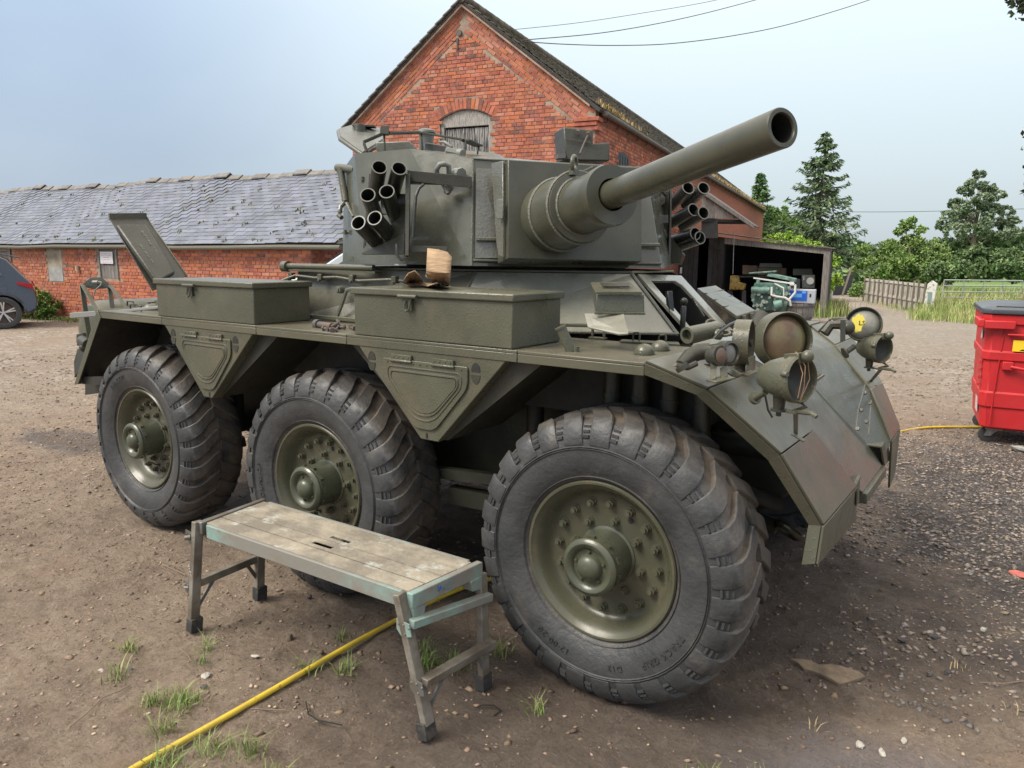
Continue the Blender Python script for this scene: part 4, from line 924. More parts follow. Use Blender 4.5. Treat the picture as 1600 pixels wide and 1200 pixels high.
def spruce(name, label, base, h, rmax, n_t, m, seed, droop=0.35, start=.08, dens=60, sz=.16, gap=0.0):
    base = V3(base); t = thing(name, label, 'tree', tuple(base)); r = np.random.default_rng(seed)
    P = []; D = []; br = MB(); br.tube([base, base+V3((0,0,h*.5)), base+V3((0,0,h))], [h*.018, h*.010, .012], 8)
    i = 0; f = start
    while f < .985:                      # whorls, spaced wider low down, each limb its own length
        nb_ = r.integers(5, 8); a0 = r.random()*6.283; wob = .55+.75*r.random()
        for q_ in range(nb_):
            if r.random() < gap: continue
            a = a0+6.283*q_/nb_+r.normal(0,.25); L0 = rmax*((1-f)**0.8)*wob*(0.65+0.6*r.random())+0.10; z = h*f+r.normal(0,.05)
            q = np.linspace(0.10, 1, max(7, int(dens*L0/rmax))); px_ = L0*q; lift = r.normal(0,.08)
            pz = z-(droop+lift)*L0*q+(droop*.9)*L0*q**2.4*1.1
            dx, dy = math.cos(a), math.sin(a); tip = (base.x+dx*L0, base.y+dy*L0, base.z+pz[-1])
            br.tube([base+V3((0,0,z)), base+V3((dx*px_[len(q)//2], dy*px_[len(q)//2], pz[len(q)//2])), V3(tip)], [.03*(1-f)+.008, .015*(1-f)+.006, .004], 4, caps=False)
            for j, qq in enumerate(q):
                for side in (-1, 0, 1):
                    sp = L0*0.26*(1.05-qq*0.75)*r.random()
                    ang = a+side*(.75+.35*r.random()); P.append((base.x+dx*px_[j]+math.cos(ang)*sp*abs(side), base.y+dy*px_[j]+math.sin(ang)*sp*abs(side), base.z+pz[j]-0.16*L0*abs(side)*r.random()*(1-.5*qq)-0.03*r.random()))
                    D.append((math.cos(ang), math.sin(ang), -.45))
        f += (.040-.020*f)*(0.7+.6*r.random())
    br.build('trunk', bark, t)
    leaves('crown', np.array(P), sz, m, parent=t, seed=seed, aspect=3.0, dirs=np.array(D)); return t
sprm = leafmat('spruce_needles', (.085,.14,.072), (.14,.20,.10))
spruce('spruce_tree', 'tall dark spruce with drooping branches behind the open timber shed', (-6.465,37.423,0.000), 8.0, 2.75, 0, sprm, 3, dens=34, sz=.095, gap=.06, droop=.42)
spruce('spruce_tree', 'small spruce top showing over the far end of the barn roof', V3((-12.007,45.443,0.999)), 6.1, 1.7, 0, leafmat('young_spruce_needles', (.08,.16,.06), (.12,.21,.07)), 5, dens=22, sz=.10, gap=.1)
# Scots pine
pb = V3((-1.278,67.843,1.773)); pb.z = 0
pine = thing('pine_tree', 'spreading blue green pine standing above the hedge', 'tree', tuple(pb)); rp = np.random.default_rng(12)
plimb = []; pcl = []
for px_, py_, rr in ((1530,272,.45),(1522,290,.6),(1545,296,.55),(1508,300,.55),(1535,312,.6),(1560,305,.45),(1497,318,.6),(1520,325,.7),(1548,330,.7),(1572,330,.5),(1485,338,.6),(1505,345,.7),(1530,352,.7),(1556,352,.7),(1580,345,.55),(1474,352,.45),(1492,362,.7),(1515,370,.6),(1548,372,.6),(1572,368,.7),(1590,362,.5),(1480,375,.45),(1560,385,.4),(1585,378,.4),(1533,336,.5)):
    D = 60+rp.normal(0, 1.3); c = None
    pcl.append((px_, py_, D, rr))
PINE = [(-1.532,69.101,8.598),(-1.701,67.534,7.571),(-0.818,70.593,7.471),(-2.362,68.850,7.198),(-1.006,67.158,6.427),(-0.070,69.760,6.921),(-2.827,69.581,6.338),(-1.584,66.995,5.791),(-0.395,68.017,5.566),(0.543,71.165,5.711),(-3.048,66.713,5.163),(-2.350,69.987,4.939),(-0.970,66.140,4.401),(-0.008,69.919,4.533),(1.115,69.145,4.786),(-3.576,66.819,4.468),(-2.523,65.454,3.903),(-1.734,69.189,3.807),(-0.180,67.742,3.549),(0.837,67.725,3.641),(1.597,71.049,4.037),(-3.140,67.461,3.151),(0.313,70.661,2.894),(-1.191,69.395,7.698),(-2.499,67.804,5.610)]
rr_l = [.4,.55,.5,.5,.6,.45,.6,.7,.7,.5,.6,.7,.75,.7,.5,.45,.7,.6,.6,.7,.5,.35,.4,.4,.5]
_sub = []; _rp = np.random.default_rng(33)
for p, r0 in zip(PINE, rr_l):
    for _q in range(15):
        d_ = _rp.normal(size=3); d_ /= np.linalg.norm(d_); _sub.append((p[0]+d_[0]*r0*1.05, p[1]+d_[1]*r0*1.05, p[2]+d_[2]*r0*.7, r0*(.26+.26*_rp.random())))
pts_ = clump_points(_sub, 24000, 31, .1)
leaves('crown', pts_, .12, leafmat('pine_needles', (.13,.185,.11), (.20,.25,.15)), parent=pine, seed=4, aspect=2.2)
tree_trunk(pine, pb, (-1.376,69.069,7.933), .28, .05, mat('grey_pine_bark', (.17,.14,.12), .9), [(pb.lerp(V3((-1.376,69.069,7.933)), .3+.05*(i % 9)), p, .06) for i, p in enumerate(PINE)])
gm1 = leafmat('hedge_leaves', (.15,.24,.065), (.22,.31,.10)); gm2 = leafmat('bright_leaves', (.20,.34,.05), (.28,.42,.07)); gm3 = leafmat('dark_hedge_leaves', (.085,.145,.055), (.14,.205,.08))
def cl_from(pts): return [(*p, r0) for p, r0 in pts]
broad_tree('hawthorn_tree', 'mid green bushy tree with a thin leafy top left of the pine', 'tree', V3((-3.956,51.679,0.000)), 3.6,
  cl_from([((-3.496,46.585,1.888),1.3),((-5.046,46.679,1.570),1.3),((-2.379,47.321,1.712),1.2),((-4.339,47.356,2.463),.8),((-3.125,47.040,2.834),.8),((-3.687,46.831,3.693),.45),((-3.007,48.500,3.518),.35),((-2.255,48.803,2.487),.7),((-5.907,47.381,1.875),.8),((-5.458,46.255,0.911),1.0),((-3.697,44.977,0.775),1.2),((-2.158,46.031,0.719),1.2),((-3.961,46.562,3.314),.3),((-3.374,47.112,3.998),.25),((-4.631,47.097,2.191),.7)]), 16000, .15, gm1, 41, tr=.2, shell=.5)
broad_tree('hazel_bush', 'bright yellow green bush behind the roof of the open timber shed', 'bush', V3((-6.260,31.399,0.000)), 2.6,
  cl_from([((-5.696,27.853,2.223),.55),((-5.210,28.201,2.280),.6),((-6.363,28.651,2.345),.45),((-4.686,28.501,1.978),.6),((-4.067,27.651,1.772),.45),((-3.731,27.833,1.528),.35),((-3.735,27.674,0.784),.5),((-5.262,28.057,1.766),.8)]), 9000, .11, gm2, 42, tr=.08)
broad_tree('ash_tree', 'mid green rounded tree behind the barn between the two spruces', 'tree', V3((-11.461,48.107,0.130)), 4.5,
  cl_from([((-12.047,48.508,3.974),1.5),((-11.089,49.039,3.343),1.6),((-12.841,49.110,3.579),1.2),((-12.049,49.890,4.679),.8),((-10.354,49.505,3.138),1.3),((-12.067,48.181,2.477),1.6)]), 12000, .19, leafmat('mid_leaves', (.115,.20,.055), (.16,.26,.075)), 43, tr=.2)
# hedge on the right: one row, nobody could count it
hp = []
for (a_, b_, n_) in (((-2.071,44.914,0.991), (4.140,46.765,1.090), 26), ((-1.752,47.756,1.720), (4.181,50.619,1.673), 22)):
    for i in range(n_):
        p = V3(a_).lerp(V3(b_), i/(n_-1)); hp.append((p.x, p.y, p.z+random.uniform(-.2,.25), random.uniform(.65,.95)))
leaves('hedge', clump_points(subclumps(hp, 6, 3), 30000, 51, .4), .12, gm3, seed=6, kind='stuff', label='dark green clipped field hedge behind the metal gate')
hp = []
for i in range(26):
    p = V3((-3.996,68.559,2.385)).lerp(V3((5.638,75.239,2.441)), i/25); hp.append((p.x, p.y, p.z+random.uniform(-.3,.5), random.uniform(.9,1.5)))
leaves('woodland', clump_points(hp, 14000, 52, .4), .26, leafmat('far_leaves', (.10,.165,.07), (.14,.20,.09)), seed=7, kind='stuff', label='green trees in a row beyond the hedge and pine')
hp = []
for i in range(22):
    p = V3((-37.235,129.143,0.798)).lerp(V3((-11.306,147.154,1.091)), i/21); hp.append((p.x, p.y, p.z+random.uniform(-.5,.8)+(1.6 if 1 < i < 13 else 0), random.uniform(2.2,3.6)))
leaves('far_wood', clump_points(hp, 12000, 53, .4), .6, leafmat('hazy_far_leaves', (.13,.20,.115), (.16,.23,.14), .25), seed=8, kind='stuff', label='distant green wood beyond the pasture')  # distance haze is put into this leaf colour
# unseen side: a field hedge closes the yard behind the camera's left
hp = []
for i in range(40):
    p = V3((-60,-6+i*1.6,1.2)); hp.append((p.x, p.y, p.z+random.uniform(-.4,.8), random.uniform(1.2,2.0)))
leaves('boundary_hedge', clump_points(hp, 9000, 54, .4), .35, gm3, seed=9, kind='stuff', label='field hedge far to the left of the yard')
# overhanging branches at the right edge
ov = thing('overhanging_tree', 'dark leafy branch tips reaching in at the top right corner', 'tree', (5.224,19.476,0.000)); OVB = V3((5.224,19.476,0.000))
ovc = [(*p, r0) for p, r0 in (((2.093,15.698,6.823),.30),((1.858,15.556,6.923),.16),((1.990,15.860,6.761),.13),((2.525,16.718,7.319),.9),((3.259,17.998,8.058),1.4),((3.220,18.275,6.564),1.0),((2.529,16.499,3.327),.16),((2.815,17.400,3.736),.5),((3.452,18.656,4.679),1.2),((4.267,19.528,6.143),1.6),((2.462,16.159,3.102),.10))]
leaves('crown', clump_points(ovc, 9000, 55, .3), .085, leafmat('dark_oak_leaves', (.04,.055,.03), (.075,.08,.045)), parent=ov, seed=10)
tree_trunk(ov, OVB, V3((3.901,19.518,7.303)), .25, .1, bark, [(V3((4.176,19.404,5.851)), (2.093,15.698,6.823), .06), (V3((4.453,19.168,3.818)), (2.529,16.499,3.327), .05), (V3((3.901,19.518,7.303)), (3.259,17.998,8.058), .08)])
# bush against the long shed
broad_tree('elder_bush', 'low leafy green bush growing against the long shed behind the dark car', 'bush', (-17.7,4.95,0), .7,
  [(-17.75,4.9,.38,.42),(-17.35,5.0,.34,.36),(-18.15,4.85,.36,.36),(-17.6,4.8,.68,.28),(-17.1,4.95,.2,.25),(-17.9,4.85,.6,.25)], 5200, .058, leafmat('elder_leaves', (.10,.18,.04), (.16,.24,.06)), 61, tr=.02)
rg2 = np.random.default_rng(77); pp = []
for _ in range(2600):
    u = rg2.uniform(-4.5, 1.6); p = SP(u, -0.15-abs(rg2.normal(0,.25)), 0.0); pp.append((p.x, p.y, 0.0))
blades('wall_foot_grass', pp, .09, .012, grass_mat, 12, .8, label='grass growing along the foot of the long shed wall')

# pasture, track edge grass, tall grass by the gate
pp = []; hh = []
for _ in range(17000):
    px_ = rg2.random(); t = rg2.random()**.8
    a0 = V3((0.070,19.702,0.000)).lerp(V3((4.686,18.647,0.000)), px_); b0 = V3((-0.121,27.551,0.000)).lerp(V3((5.689,31.048,0.000)), px_); q = a0.lerp(b0, t)
    pp.append((q.x+rg2.normal(0,.1), q.y+rg2.normal(0,.15), 0)); hh.append(.20+.55*t)
blades('tall_grass', pp, hh, .016, drygrass_mat, 14, .7, label='tall pale grass growing in front of the metal gate')
pp = []
for _ in range(2200):
    q = V3((-4.256,36.795,0.000)).lerp(V3((0.279,22.316,0.000)), rg2.random()); pp.append((q.x+rg2.normal(0,.35), q.y+rg2.normal(0,.3), 0))
blades('track_edge_grass', pp, .14, .015, drygrass_mat, 15, .8, label='short grass along the foot of the picket fence')
pp = []
for _ in range(1500):
    q = V3((-2.158,20.153,0.000)); pp.append((q.x+rg2.normal(.05,.22), q.y+rg2.normal(0,.6), 0))
blades('post_foot_grass', pp, .42, .016, drygrass_mat, 16, .6, label='pale grass clump beside the post of the open shed')

# ------------------------------------------------------------ picket fence, gate post, gate, wooden post
f0, f1 = V3((-2.75, 29.4, 0)), V3((0.02, 23.25, 0))
fence = thing('picket_fence', 'grey weathered post and board fence along the track', 'fence', tuple(f0)); dF = (f1-f0).normalized(); LF = (f1-f0).length; nF = dF.cross(V3((0,0,1)))
pm = mat('grey_fence_wood', (.55,.53,.48), .9, col2=(.2,.19,.17), scale=8, stretch=(5,5,.6), bump=.5, bscale=20, objrand=.2)
pd = mat('brown_fence_post', (.16,.14,.115), .9, objrand=.25)
for i in range(13):
    t = (i/12)**.9; p = f0+dF*LF*t; b = MB(); b.beam(p, p+V3((random.uniform(-.03,.03),0,.94+random.uniform(-.05,.05))), .045, .05, upv=dF); b.build('post', pd, fence, bevel=.006, seg=1)
for z_ in (.86,.35): b = MB(); b.beam(f0+V3((0,0,z_))-nF*.03, f1+V3((0,0,z_))-nF*.03, .03, .09); b.build('rail', pm, fence)
for i in range(int(LF/.125)):
    p = f0+dF*(i*.125+.03)-nF*.065; b = MB(); b.prism([p, p+dF*.112, p+dF*.112+V3((0,0,.76+.02*(i%3))), p+V3((0,0,.76+.02*(i%3)))], nF*.018); b.build('board', pm, fence, smooth=False)
gpost = thing('gate_post', 'white painted wooden gate post with peeling paint at the fence end', 'gate post', (0.184,22.914,0.000)); G0 = V3((0.184,22.914,0.000))
b = MB(); b.prism([G0+V3((-.14,0,-.02)), G0+V3((.14,0,-.02)), G0+V3((.20,0,.92)), G0+V3((.06,0,1.03)), G0+V3((-.06,0,.92))], (0,.2,0)); b.build('post', mat('peeling_white_paint', (.62,.62,.58), .7, col2=(.25,.24,.22), scale=9, lo=.55, hi=.62), gpost, bevel=.01)
b = MB(); b.box(G0+V3((.03,-.012,.5)), (.10,.02,.35)); b.build('faded_plate', mat('faded_grey_green', (.2,.28,.27), .7), gpost)
gate = thing('metal_gate', 'long galvanised tubular field gate half hidden in tall grass', 'gate', (0.595,22.597,0.000))
ga, gb = V3((0.452,24.244,0.000)), V3((2.531,26.504,0.000)); gst = mat('galvanised_tube', (.42,.44,.43), .5, metal=.4)
for z_ in (1.0,.82,.62,.44,.28): b = MB(); b.tube([ga+V3((0,0,z_+.02)), gb+V3((0,0,z_))], .022, 8); b.build('rail', gst, gate)
for t in (0,.25,.5,.75,1): b = MB(); p = ga.lerp(gb, t); b.tube([p+V3((0,0,.2)), p+V3((0,0,1.0))], .018, 8); b.build('upright', gst, gate)
b = MB(); p = V3((2.589,24.367,0.000)); b.beam(p, p+V3((.16,0,1.25)), .12,.12); b.build('leaning_post', mat('reddish_post_wood', (.25,.16,.12), .9), None, org=tuple(p), label='brown leaning wooden post at the right end of the metal gate', cat='post')
wp = MB(); p = V3((-3.997,28.176,0.000)); wp.prism([p, p+V3((.28,0,0)), p+V3((.28,0,1.02)), p+V3((0,0,1.05))], (0,.25,0)); wp.build('white_post', mat('white_render', (.6,.6,.56), .8), None, org=tuple(p), bevel=.01, label='short white post just behind the open shed corner', cat='post')
b = MB(); p, q = V3((-4.855,32.800,0.000)), V3((-4.233,35.054,0.000)); b.prism([p, q, q+V3((0,0,.95)), p+V3((0,0,.8))], (0,.06,0)); b.build('dark_panel', mat('black_sheet', (.03,.03,.035), .6), None, org=tuple(p), label='dark sheet panel closing the track beyond the white post', cat='panel', smooth=False)
b = MB(); p = V3((-4.303,33.350,0.000)); b.beam(p, p+V3((.3,0,1.3)), .08,.08); b.build('stake', pd, None, org=tuple(p), label='thin leaning stake beside the dark sheet panel', cat='stake')
leaves('track_end_bush', clump_points([(*V3((-3.435,32.725,0.340)), .45), (*V3((-3.582,32.588,0.169)), .35), (*V3((-3.288,32.768,0.060)), .35)], 1800, 63, .4), .07, gm1, seed=12, label='small green bush at the far end of the picket fence', cat='bush')

# ------------------------------------------------------------ overhead cables
def cable(pts, label, r0, grp='overhead cables'):
    q = [V3(p) for p in pts]; out = []
    for i in range(len(q)-1):
        for k_ in range(6):
            t = k_/6; p0, p1, p2, p3 = q[max(i-1,0)], q[i], q[i+1], q[min(i+2,len(q)-1)]
            out.append(0.5*((2*p1)+(p2-p0)*t+(2*p0-5*p1+4*p2-p3)*t*t+(3*p1-p0-3*p2+p3)*t**3))
    out.append(q[-1]); b = MB(); b.tube(out, r0, 6); b.build('overhead_cable', MT['iron'], None, org=tuple(q[0]), label=label, cat='cable', group=grp)
cable([(-7.689,9.194,6.045), (-7.498,10.161,6.198), (-7.357,11.570,6.565), (-6.869,14.543,7.358), (-6.124,17.741,8.375), (-5.221,21.089,9.588), (-4.024,24.680,10.985)], 'cable rising from the barn gable, middle of the three over the roof', .011)
cable([(-7.413,11.522,6.520), (-7.232,12.931,6.755), (-6.698,14.590,7.019), (-5.916,16.439,7.368), (-5.056,19.030,8.054), (-4.163,21.675,8.891), (-2.792,25.387,10.293), (-1.493,29.079,11.837)], 'lowest sagging cable of the three right of the barn apex', .012)
cable([(-13.275,19.198,9.500), (-11.897,21.508,10.079), (-10.481,23.868,10.773), (-8.730,26.488,11.596), (-7.261,28.934,12.525)], 'thin highest cable of the three right of the barn apex', .010)
cable([(-18.923,106.311,8.026), (-13.713,114.922,8.350), (-6.671,124.845,8.880), (4.908,137.963,9.666)], 'thin distant cable passing in front of the pine', .035)

# ============================================================ the armoured car
AC = thing('armoured_car', 'olive green six wheeled armoured car with long gun and grenade launchers', 'armoured car', (0, 0, 0))
P_ = MT['paint']; RP = MT['rough_paint']; DP = MT['darkpaint']; DK = MT['dark']; DU = MT['dusty']
def bolt_heads(b, pts, axis, r=.008, h=.006, n=6):
    for p in pts: b.cyl(p, V3(p)+V3(axis)*h, r, r*.9, n)
# ---- lower hull (dark) and upper hull (cast-looking plates)
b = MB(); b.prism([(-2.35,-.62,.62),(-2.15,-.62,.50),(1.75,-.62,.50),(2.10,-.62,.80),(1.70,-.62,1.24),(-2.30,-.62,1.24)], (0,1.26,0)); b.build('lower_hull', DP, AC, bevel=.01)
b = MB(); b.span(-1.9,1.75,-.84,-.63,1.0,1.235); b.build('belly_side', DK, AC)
# suspension: arms, springs, dampers, axle shafts
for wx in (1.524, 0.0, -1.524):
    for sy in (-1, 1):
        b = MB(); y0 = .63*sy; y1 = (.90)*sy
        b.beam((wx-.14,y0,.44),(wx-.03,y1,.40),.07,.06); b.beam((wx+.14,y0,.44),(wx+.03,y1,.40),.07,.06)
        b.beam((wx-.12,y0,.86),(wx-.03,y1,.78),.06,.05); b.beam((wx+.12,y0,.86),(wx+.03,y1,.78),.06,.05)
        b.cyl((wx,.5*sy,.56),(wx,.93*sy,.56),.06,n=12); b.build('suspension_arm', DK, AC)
for px_ in (1.40,1.52,1.64,1.77):
    b = MB(); b.cyl((px_,-.90,.78),(px_,-.90,1.265),.034,n=18); b.cyl((px_,-.90,1.10),(px_,-.90,1.115),.037,n=18); b.cyl((px_,-.90,.6),(px_,-.90,.8),.022,n=12); b.build('damper', DP, AC)
for px_ in (-.30,.26,-1.25,.95):
    b = MB(); b.cyl((px_,-.76,.55),(px_,-.76,1.15),.04,n=12); b.build('damper', DK, AC)
b = MB(); b.beam((.55,-.86,.52),(1.25,-.80,.52),.06,.08); b.beam((.4,-.9,.62),(1.1,-.85,.66),.04,.05); b.cyl((1.0,-.95,.50),(1.0,-.95,.78),.018,n=8); b.box((1.0,-.95,.79),(.09,.09,.03)); b.box((.93,-.98,.60),(.10,.06,.11)); b.build('steering_linkage', DP, AC)
b = MB(); b.tube([(1.62,-.80,.78),(1.9,-.8,.78),(2.02,-.7,.72)], .03, 10); b.cyl((1.55,-.65,.92),(2.1,-.65,.92),.045,n=12); b.beam((1.5,-1.0,.84),(1.95,-1.0,.84),.05,.02); b.build('steering_rod', DK, AC)

# ---- fenders (sponson shelf) near side
FZ = 1.295
def shelf(x0, x1, y0=-1.24, y1=-.72, z=FZ, m=P_, name='fender'):
    b = MB(); b.span(x0+.0015, x1-.0015, y0, y1, z-.012, z)
    b.span(x0+.0015, x1-.0015, y0, y0+.006, z-.045, z-.0122); return b.build(name, m, AC, bevel=.0025)
for x0, x1 in ((-1.886,-1.20),(-1.20,-.37),(-.37,.265),(.265,1.175),(1.175,1.688)): shelf(x0, x1, m=DU if x0 < -.3 or x0 > 1 else P_)
for x0, x1 in ((-1.886,-.37),(-.37,1.16),(1.16,1.70)):
    b = MB(); b.span(x0+.0015, x1-.0015, .72, 1.24, 1.258, 1.27); b.build('fender', DU, AC, bevel=.002)
# front fender plates, near
F1 = V3((1.688,-1.24,1.295)); F2 = V3((1.871,-1.150,1.212)); F3 = V3((2.079,-1.000,0.993)); F4 = V3((2.209,-0.900,0.744)); F5 = V3((2.206,-0.925,0.611))
I1 = V3((1.70,-.72,1.295)); I2 = V3((1.871,-0.639,1.209)); I3 = V3((2.079,-0.553,0.989)); I4 = V3((2.209,-0.311,0.729)); I5 = V3((2.200,-0.193,0.551))
def lip(a, c, inn, h=.055):    # turned-down edge along a-c
    n_ = (c-a).cross(inn-a).normalized(); n_ = n_ if n_.z < 0 else -n_
    return n_*h
for nm, q, mm in (('fender', (F1,F2,I2,I1), DU), ('front_fender_plate', (F2,F3,I3,I2), DU), ('lower_fender_plate', (F3,F4,I4,I3), DU), ('nose_guard', (F4,F5,I5,I4), DU)):
    q = list(q)
    if nm != 'fender':
        dd = (q[1]-q[0]).normalized()*.0025; q[0] = q[0]+dd; q[3] = q[3]+dd
    b = MB(); b.slab([q[0],q[1],q[2],q[3]][::-1], .010)
    b.build(nm, mm, AC, bevel=.002, ang=25)
L2 = V3((1.841,-1.155,1.192)); L3 = V3((2.045,-1.000,0.968)); L4 = V3((2.169,-0.900,0.738)); L5 = V3((2.162,-0.925,0.597)); L1 = V3((1.688,-1.24,1.256))
for a, c, d, e_ in ((F1,F2,L2,L1),(F2,F3,L3,L2),(F3,F4,L4,L3),(F4,F5,L5,L4)):
    b = MB(); b.slab([a,c,d,e_], .006); b.build('fender_lip', P_, AC, bevel=.0015)
for a, c, d, e_ in ((F1,F2,I2,I1),(F2,F3,I3,I2),(F3,F4,I4,I3),(F4,F5,I5,I4)):
    nn = (c-a).cross(d-a).normalized(); nn = -nn if nn.dot(V3((.6,0,.8))) > 0 else nn
    b = MB(); b.slab([p+nn*.013 for p in (a,c,d,e_)], .003); b.build('fender_shade_sheet', DK, AC, smooth=False)  # near-black sheet below each plate, underside shade put into its colour
b = MB(); b.span(-1.88,1.686,-1.230,-.70,FZ-.0185,FZ-.0145); b.build('fender_shade_sheet', DK, AC, smooth=False)
b = MB(); b.slab([(-1.872,-1.225,1.262),(-2.235,-1.225,.812),(-2.235,-.80,.812),(-1.872,-.80,1.262)], .003); b.build('fender_shade_sheet', DK, AC, smooth=False)
# far side front fender with its tall inner wall
G1o,G1i = V3((1.70,1.24,1.25)), V3((1.688,1.013,1.255)); G2o,G2i = V3((1.871,1.269,1.175)), V3((1.871,0.810,1.176)); G3o,G3i = V3((2.079,1.068,0.957)), V3((2.079,0.716,0.971))
G4o,G4i = V3((2.209,0.908,0.747)), V3((2.209,0.627,0.733)); G5o,G5i = V3((2.210,0.871,0.509)), V3((2.205,0.744,0.451))
for nm, q in (('fender',(G1o,G2o,G2i,G1i)),('front_fender_plate',(G2o,G3o,G3i,G2i)),('lower_fender_plate',(G3o,G4o,G4i,G3i)),('nose_guard',(G4o,G5o,G5i,G4i))):
    q = list(q)
    if nm != 'fender': dd = (q[1]-q[0]).normalized()*.003; q[0] = q[0]+dd; q[3] = q[3]+dd
    b = MB(); b.slab(q, .010); b.build(nm, DU, AC, bevel=.002, ang=25)
# centre glacis between the fenders and the far inner wall
K1 = V3((1.720,-0.477,1.230)); K2 = V3((1.860,-0.172,1.210)); K3 = V3((2.120,0.359,0.767)); K4 = V3((2.190,0.503,0.620)); K5 = V3((2.200,-0.091,0.640)); K6 = V3((2.060,-0.641,0.961))
b = MB(); b.slab([K1,K6,K5,K4,K3,K2][::-1], .012); b.build('glacis_plate', DU, AC, bevel=.002, ang=20)
W0 = V3((1.550,0.979,1.294)); tc_ = [W0,G1i,G2i,G2i.lerp(G3i,.5),G3i,G4i]; bc_ = [V3((1.700,0.041,1.219)),V3((1.800,-0.085,1.219)),K2,K2.lerp(K3,.5),K3,K4]
b = MB(); b.add(tc_+bc_, [(i,i+1,7+i,6+i) for i in range(5)]); b.add([p+V3((0,.012,-.004)) for p in tc_+bc_], [(6+i,7+i,i+1,i) for i in range(5)]); iw = b.build('inner_fender_wall', MT['paint'], AC, smooth=True, ang=70)
b = MB()
for p in ((2.085,0.542,0.973),(2.110,0.570,0.921),(2.110,0.325,0.924),(2.140,0.305,0.875),(2.130,0.149,0.869)): bolt_heads(b, [V3(p)+V3((0,-.004,.004))], (-.1,-.8,.5), .010, .008, 10)
b.build('rivet', DP, iw)
b = MB(); b.tube([V3((2.070,0.622,1.010)), V3((2.100,0.297,0.934)), V3((2.120,0.154,0.863))], .0025, 5); b.tube([V3((2.100,0.648,0.926)), V3((2.170,0.191,0.839))], .003, 5); b.build('plate_seam', MT['weld'], iw)
# bumper lip + two towing brackets
b = MB(); b.beam(K5+V3((.012,0,-.02)), K4+V3((.012,0,-.02)), .035, .05); b.build('front_lip', P_, AC, bevel=.006)
def tow(pts, name='towing_bracket'):
    b = MB()
    for i in range(len(pts)-1): b.slab([pts[i][0], pts[i+1][0], pts[i+1][1], pts[i][1]], .012)
    return b.build(name, P_, AC, bevel=.004)
tow([(V3((2.100,0.382,0.753)), V3((2.100,0.536,0.751))), (V3((2.200,0.423,0.744)), V3((2.180,0.732,0.724))), (V3((2.210,0.524,0.622)), V3((2.200,0.797,0.599))), (V3((2.190,0.450,0.613)), V3((2.180,0.696,0.573)))])
b = MB(); b.slab([(2.100,0.465,0.719),(2.190,0.463,0.724),(2.200,0.539,0.610),(2.150,0.487,0.673)][::-1], .01); b.build('bracket_recess', DK, AC)
tow([(V3((2.130,-0.063,0.703)), V3((2.140,0.132,0.667))), (V3((2.210,-0.306,0.736)), V3((2.215,-0.236,0.761))), (V3((2.210,-0.276,0.611)), V3((2.215,-0.186,0.625)))])
b = MB(); b.slab([(2.218,-0.335,0.716),(2.218,-0.310,0.720),(2.218,-0.286,0.654),(2.218,-0.311,0.650)], .004); b.build('bracket_slot', MT['black'], AC)
# tow eye below near nose
b = MB(); pe = V3((2.038,-0.620,0.598)); b.lathe([(.045+.016*math.cos(a), .016*math.sin(a)) for a in [2*math.pi*i/10 for i in range(10)]], pe, (.35,.55,.75), 22, closed=True); b.beam(pe+V3((-.2,0,.03)), pe+V3((-.04,0,0)), .09,.03); b.build('towing_eye', DP, AC)
# rear fender: sloping tail
b = MB(); R1,R2 = V3((-1.888,-1.24,1.295)), V3((-2.26,-1.24,.80)); b.slab([R1,R2,R2+V3((0,.45,0)),R1+V3((0,.45,0))], .012); b.slab([R1,R2,R2+V3((.05,0,.01)),R1+V3((.035,0,-.042))][::-1], .006); b.build('rear_fender_plate', P_, AC, bevel=.002, ang=25)
b = MB(); b.span(-2.26,-1.9,-.80,-.78,.82,1.25); b.build('fender_shade_sheet', DK, AC)
b = MB(); b.beam((-2.22,-1.2,.83),(-1.86,-1.2,.86),.03,.05); b.build('fender_stay', DK, AC)
b = MB(); b.prism([(-2.420,-1.100,0.834),(-2.147,-1.100,0.869),(-2.168,-1.100,0.740),(-2.446,-1.100,0.691)], (0,.01,0)); b.build('rear_mud_flap', DK, AC)
b = MB(); b.tube([(-2.05,-.83,.95),(-1.95,-.83,.93),(-1.88,-.83,1.0),(-1.88,-.83,1.1),(-1.95,-.83,1.16)], .008, 6); b.build('rear_hose', DP, AC)

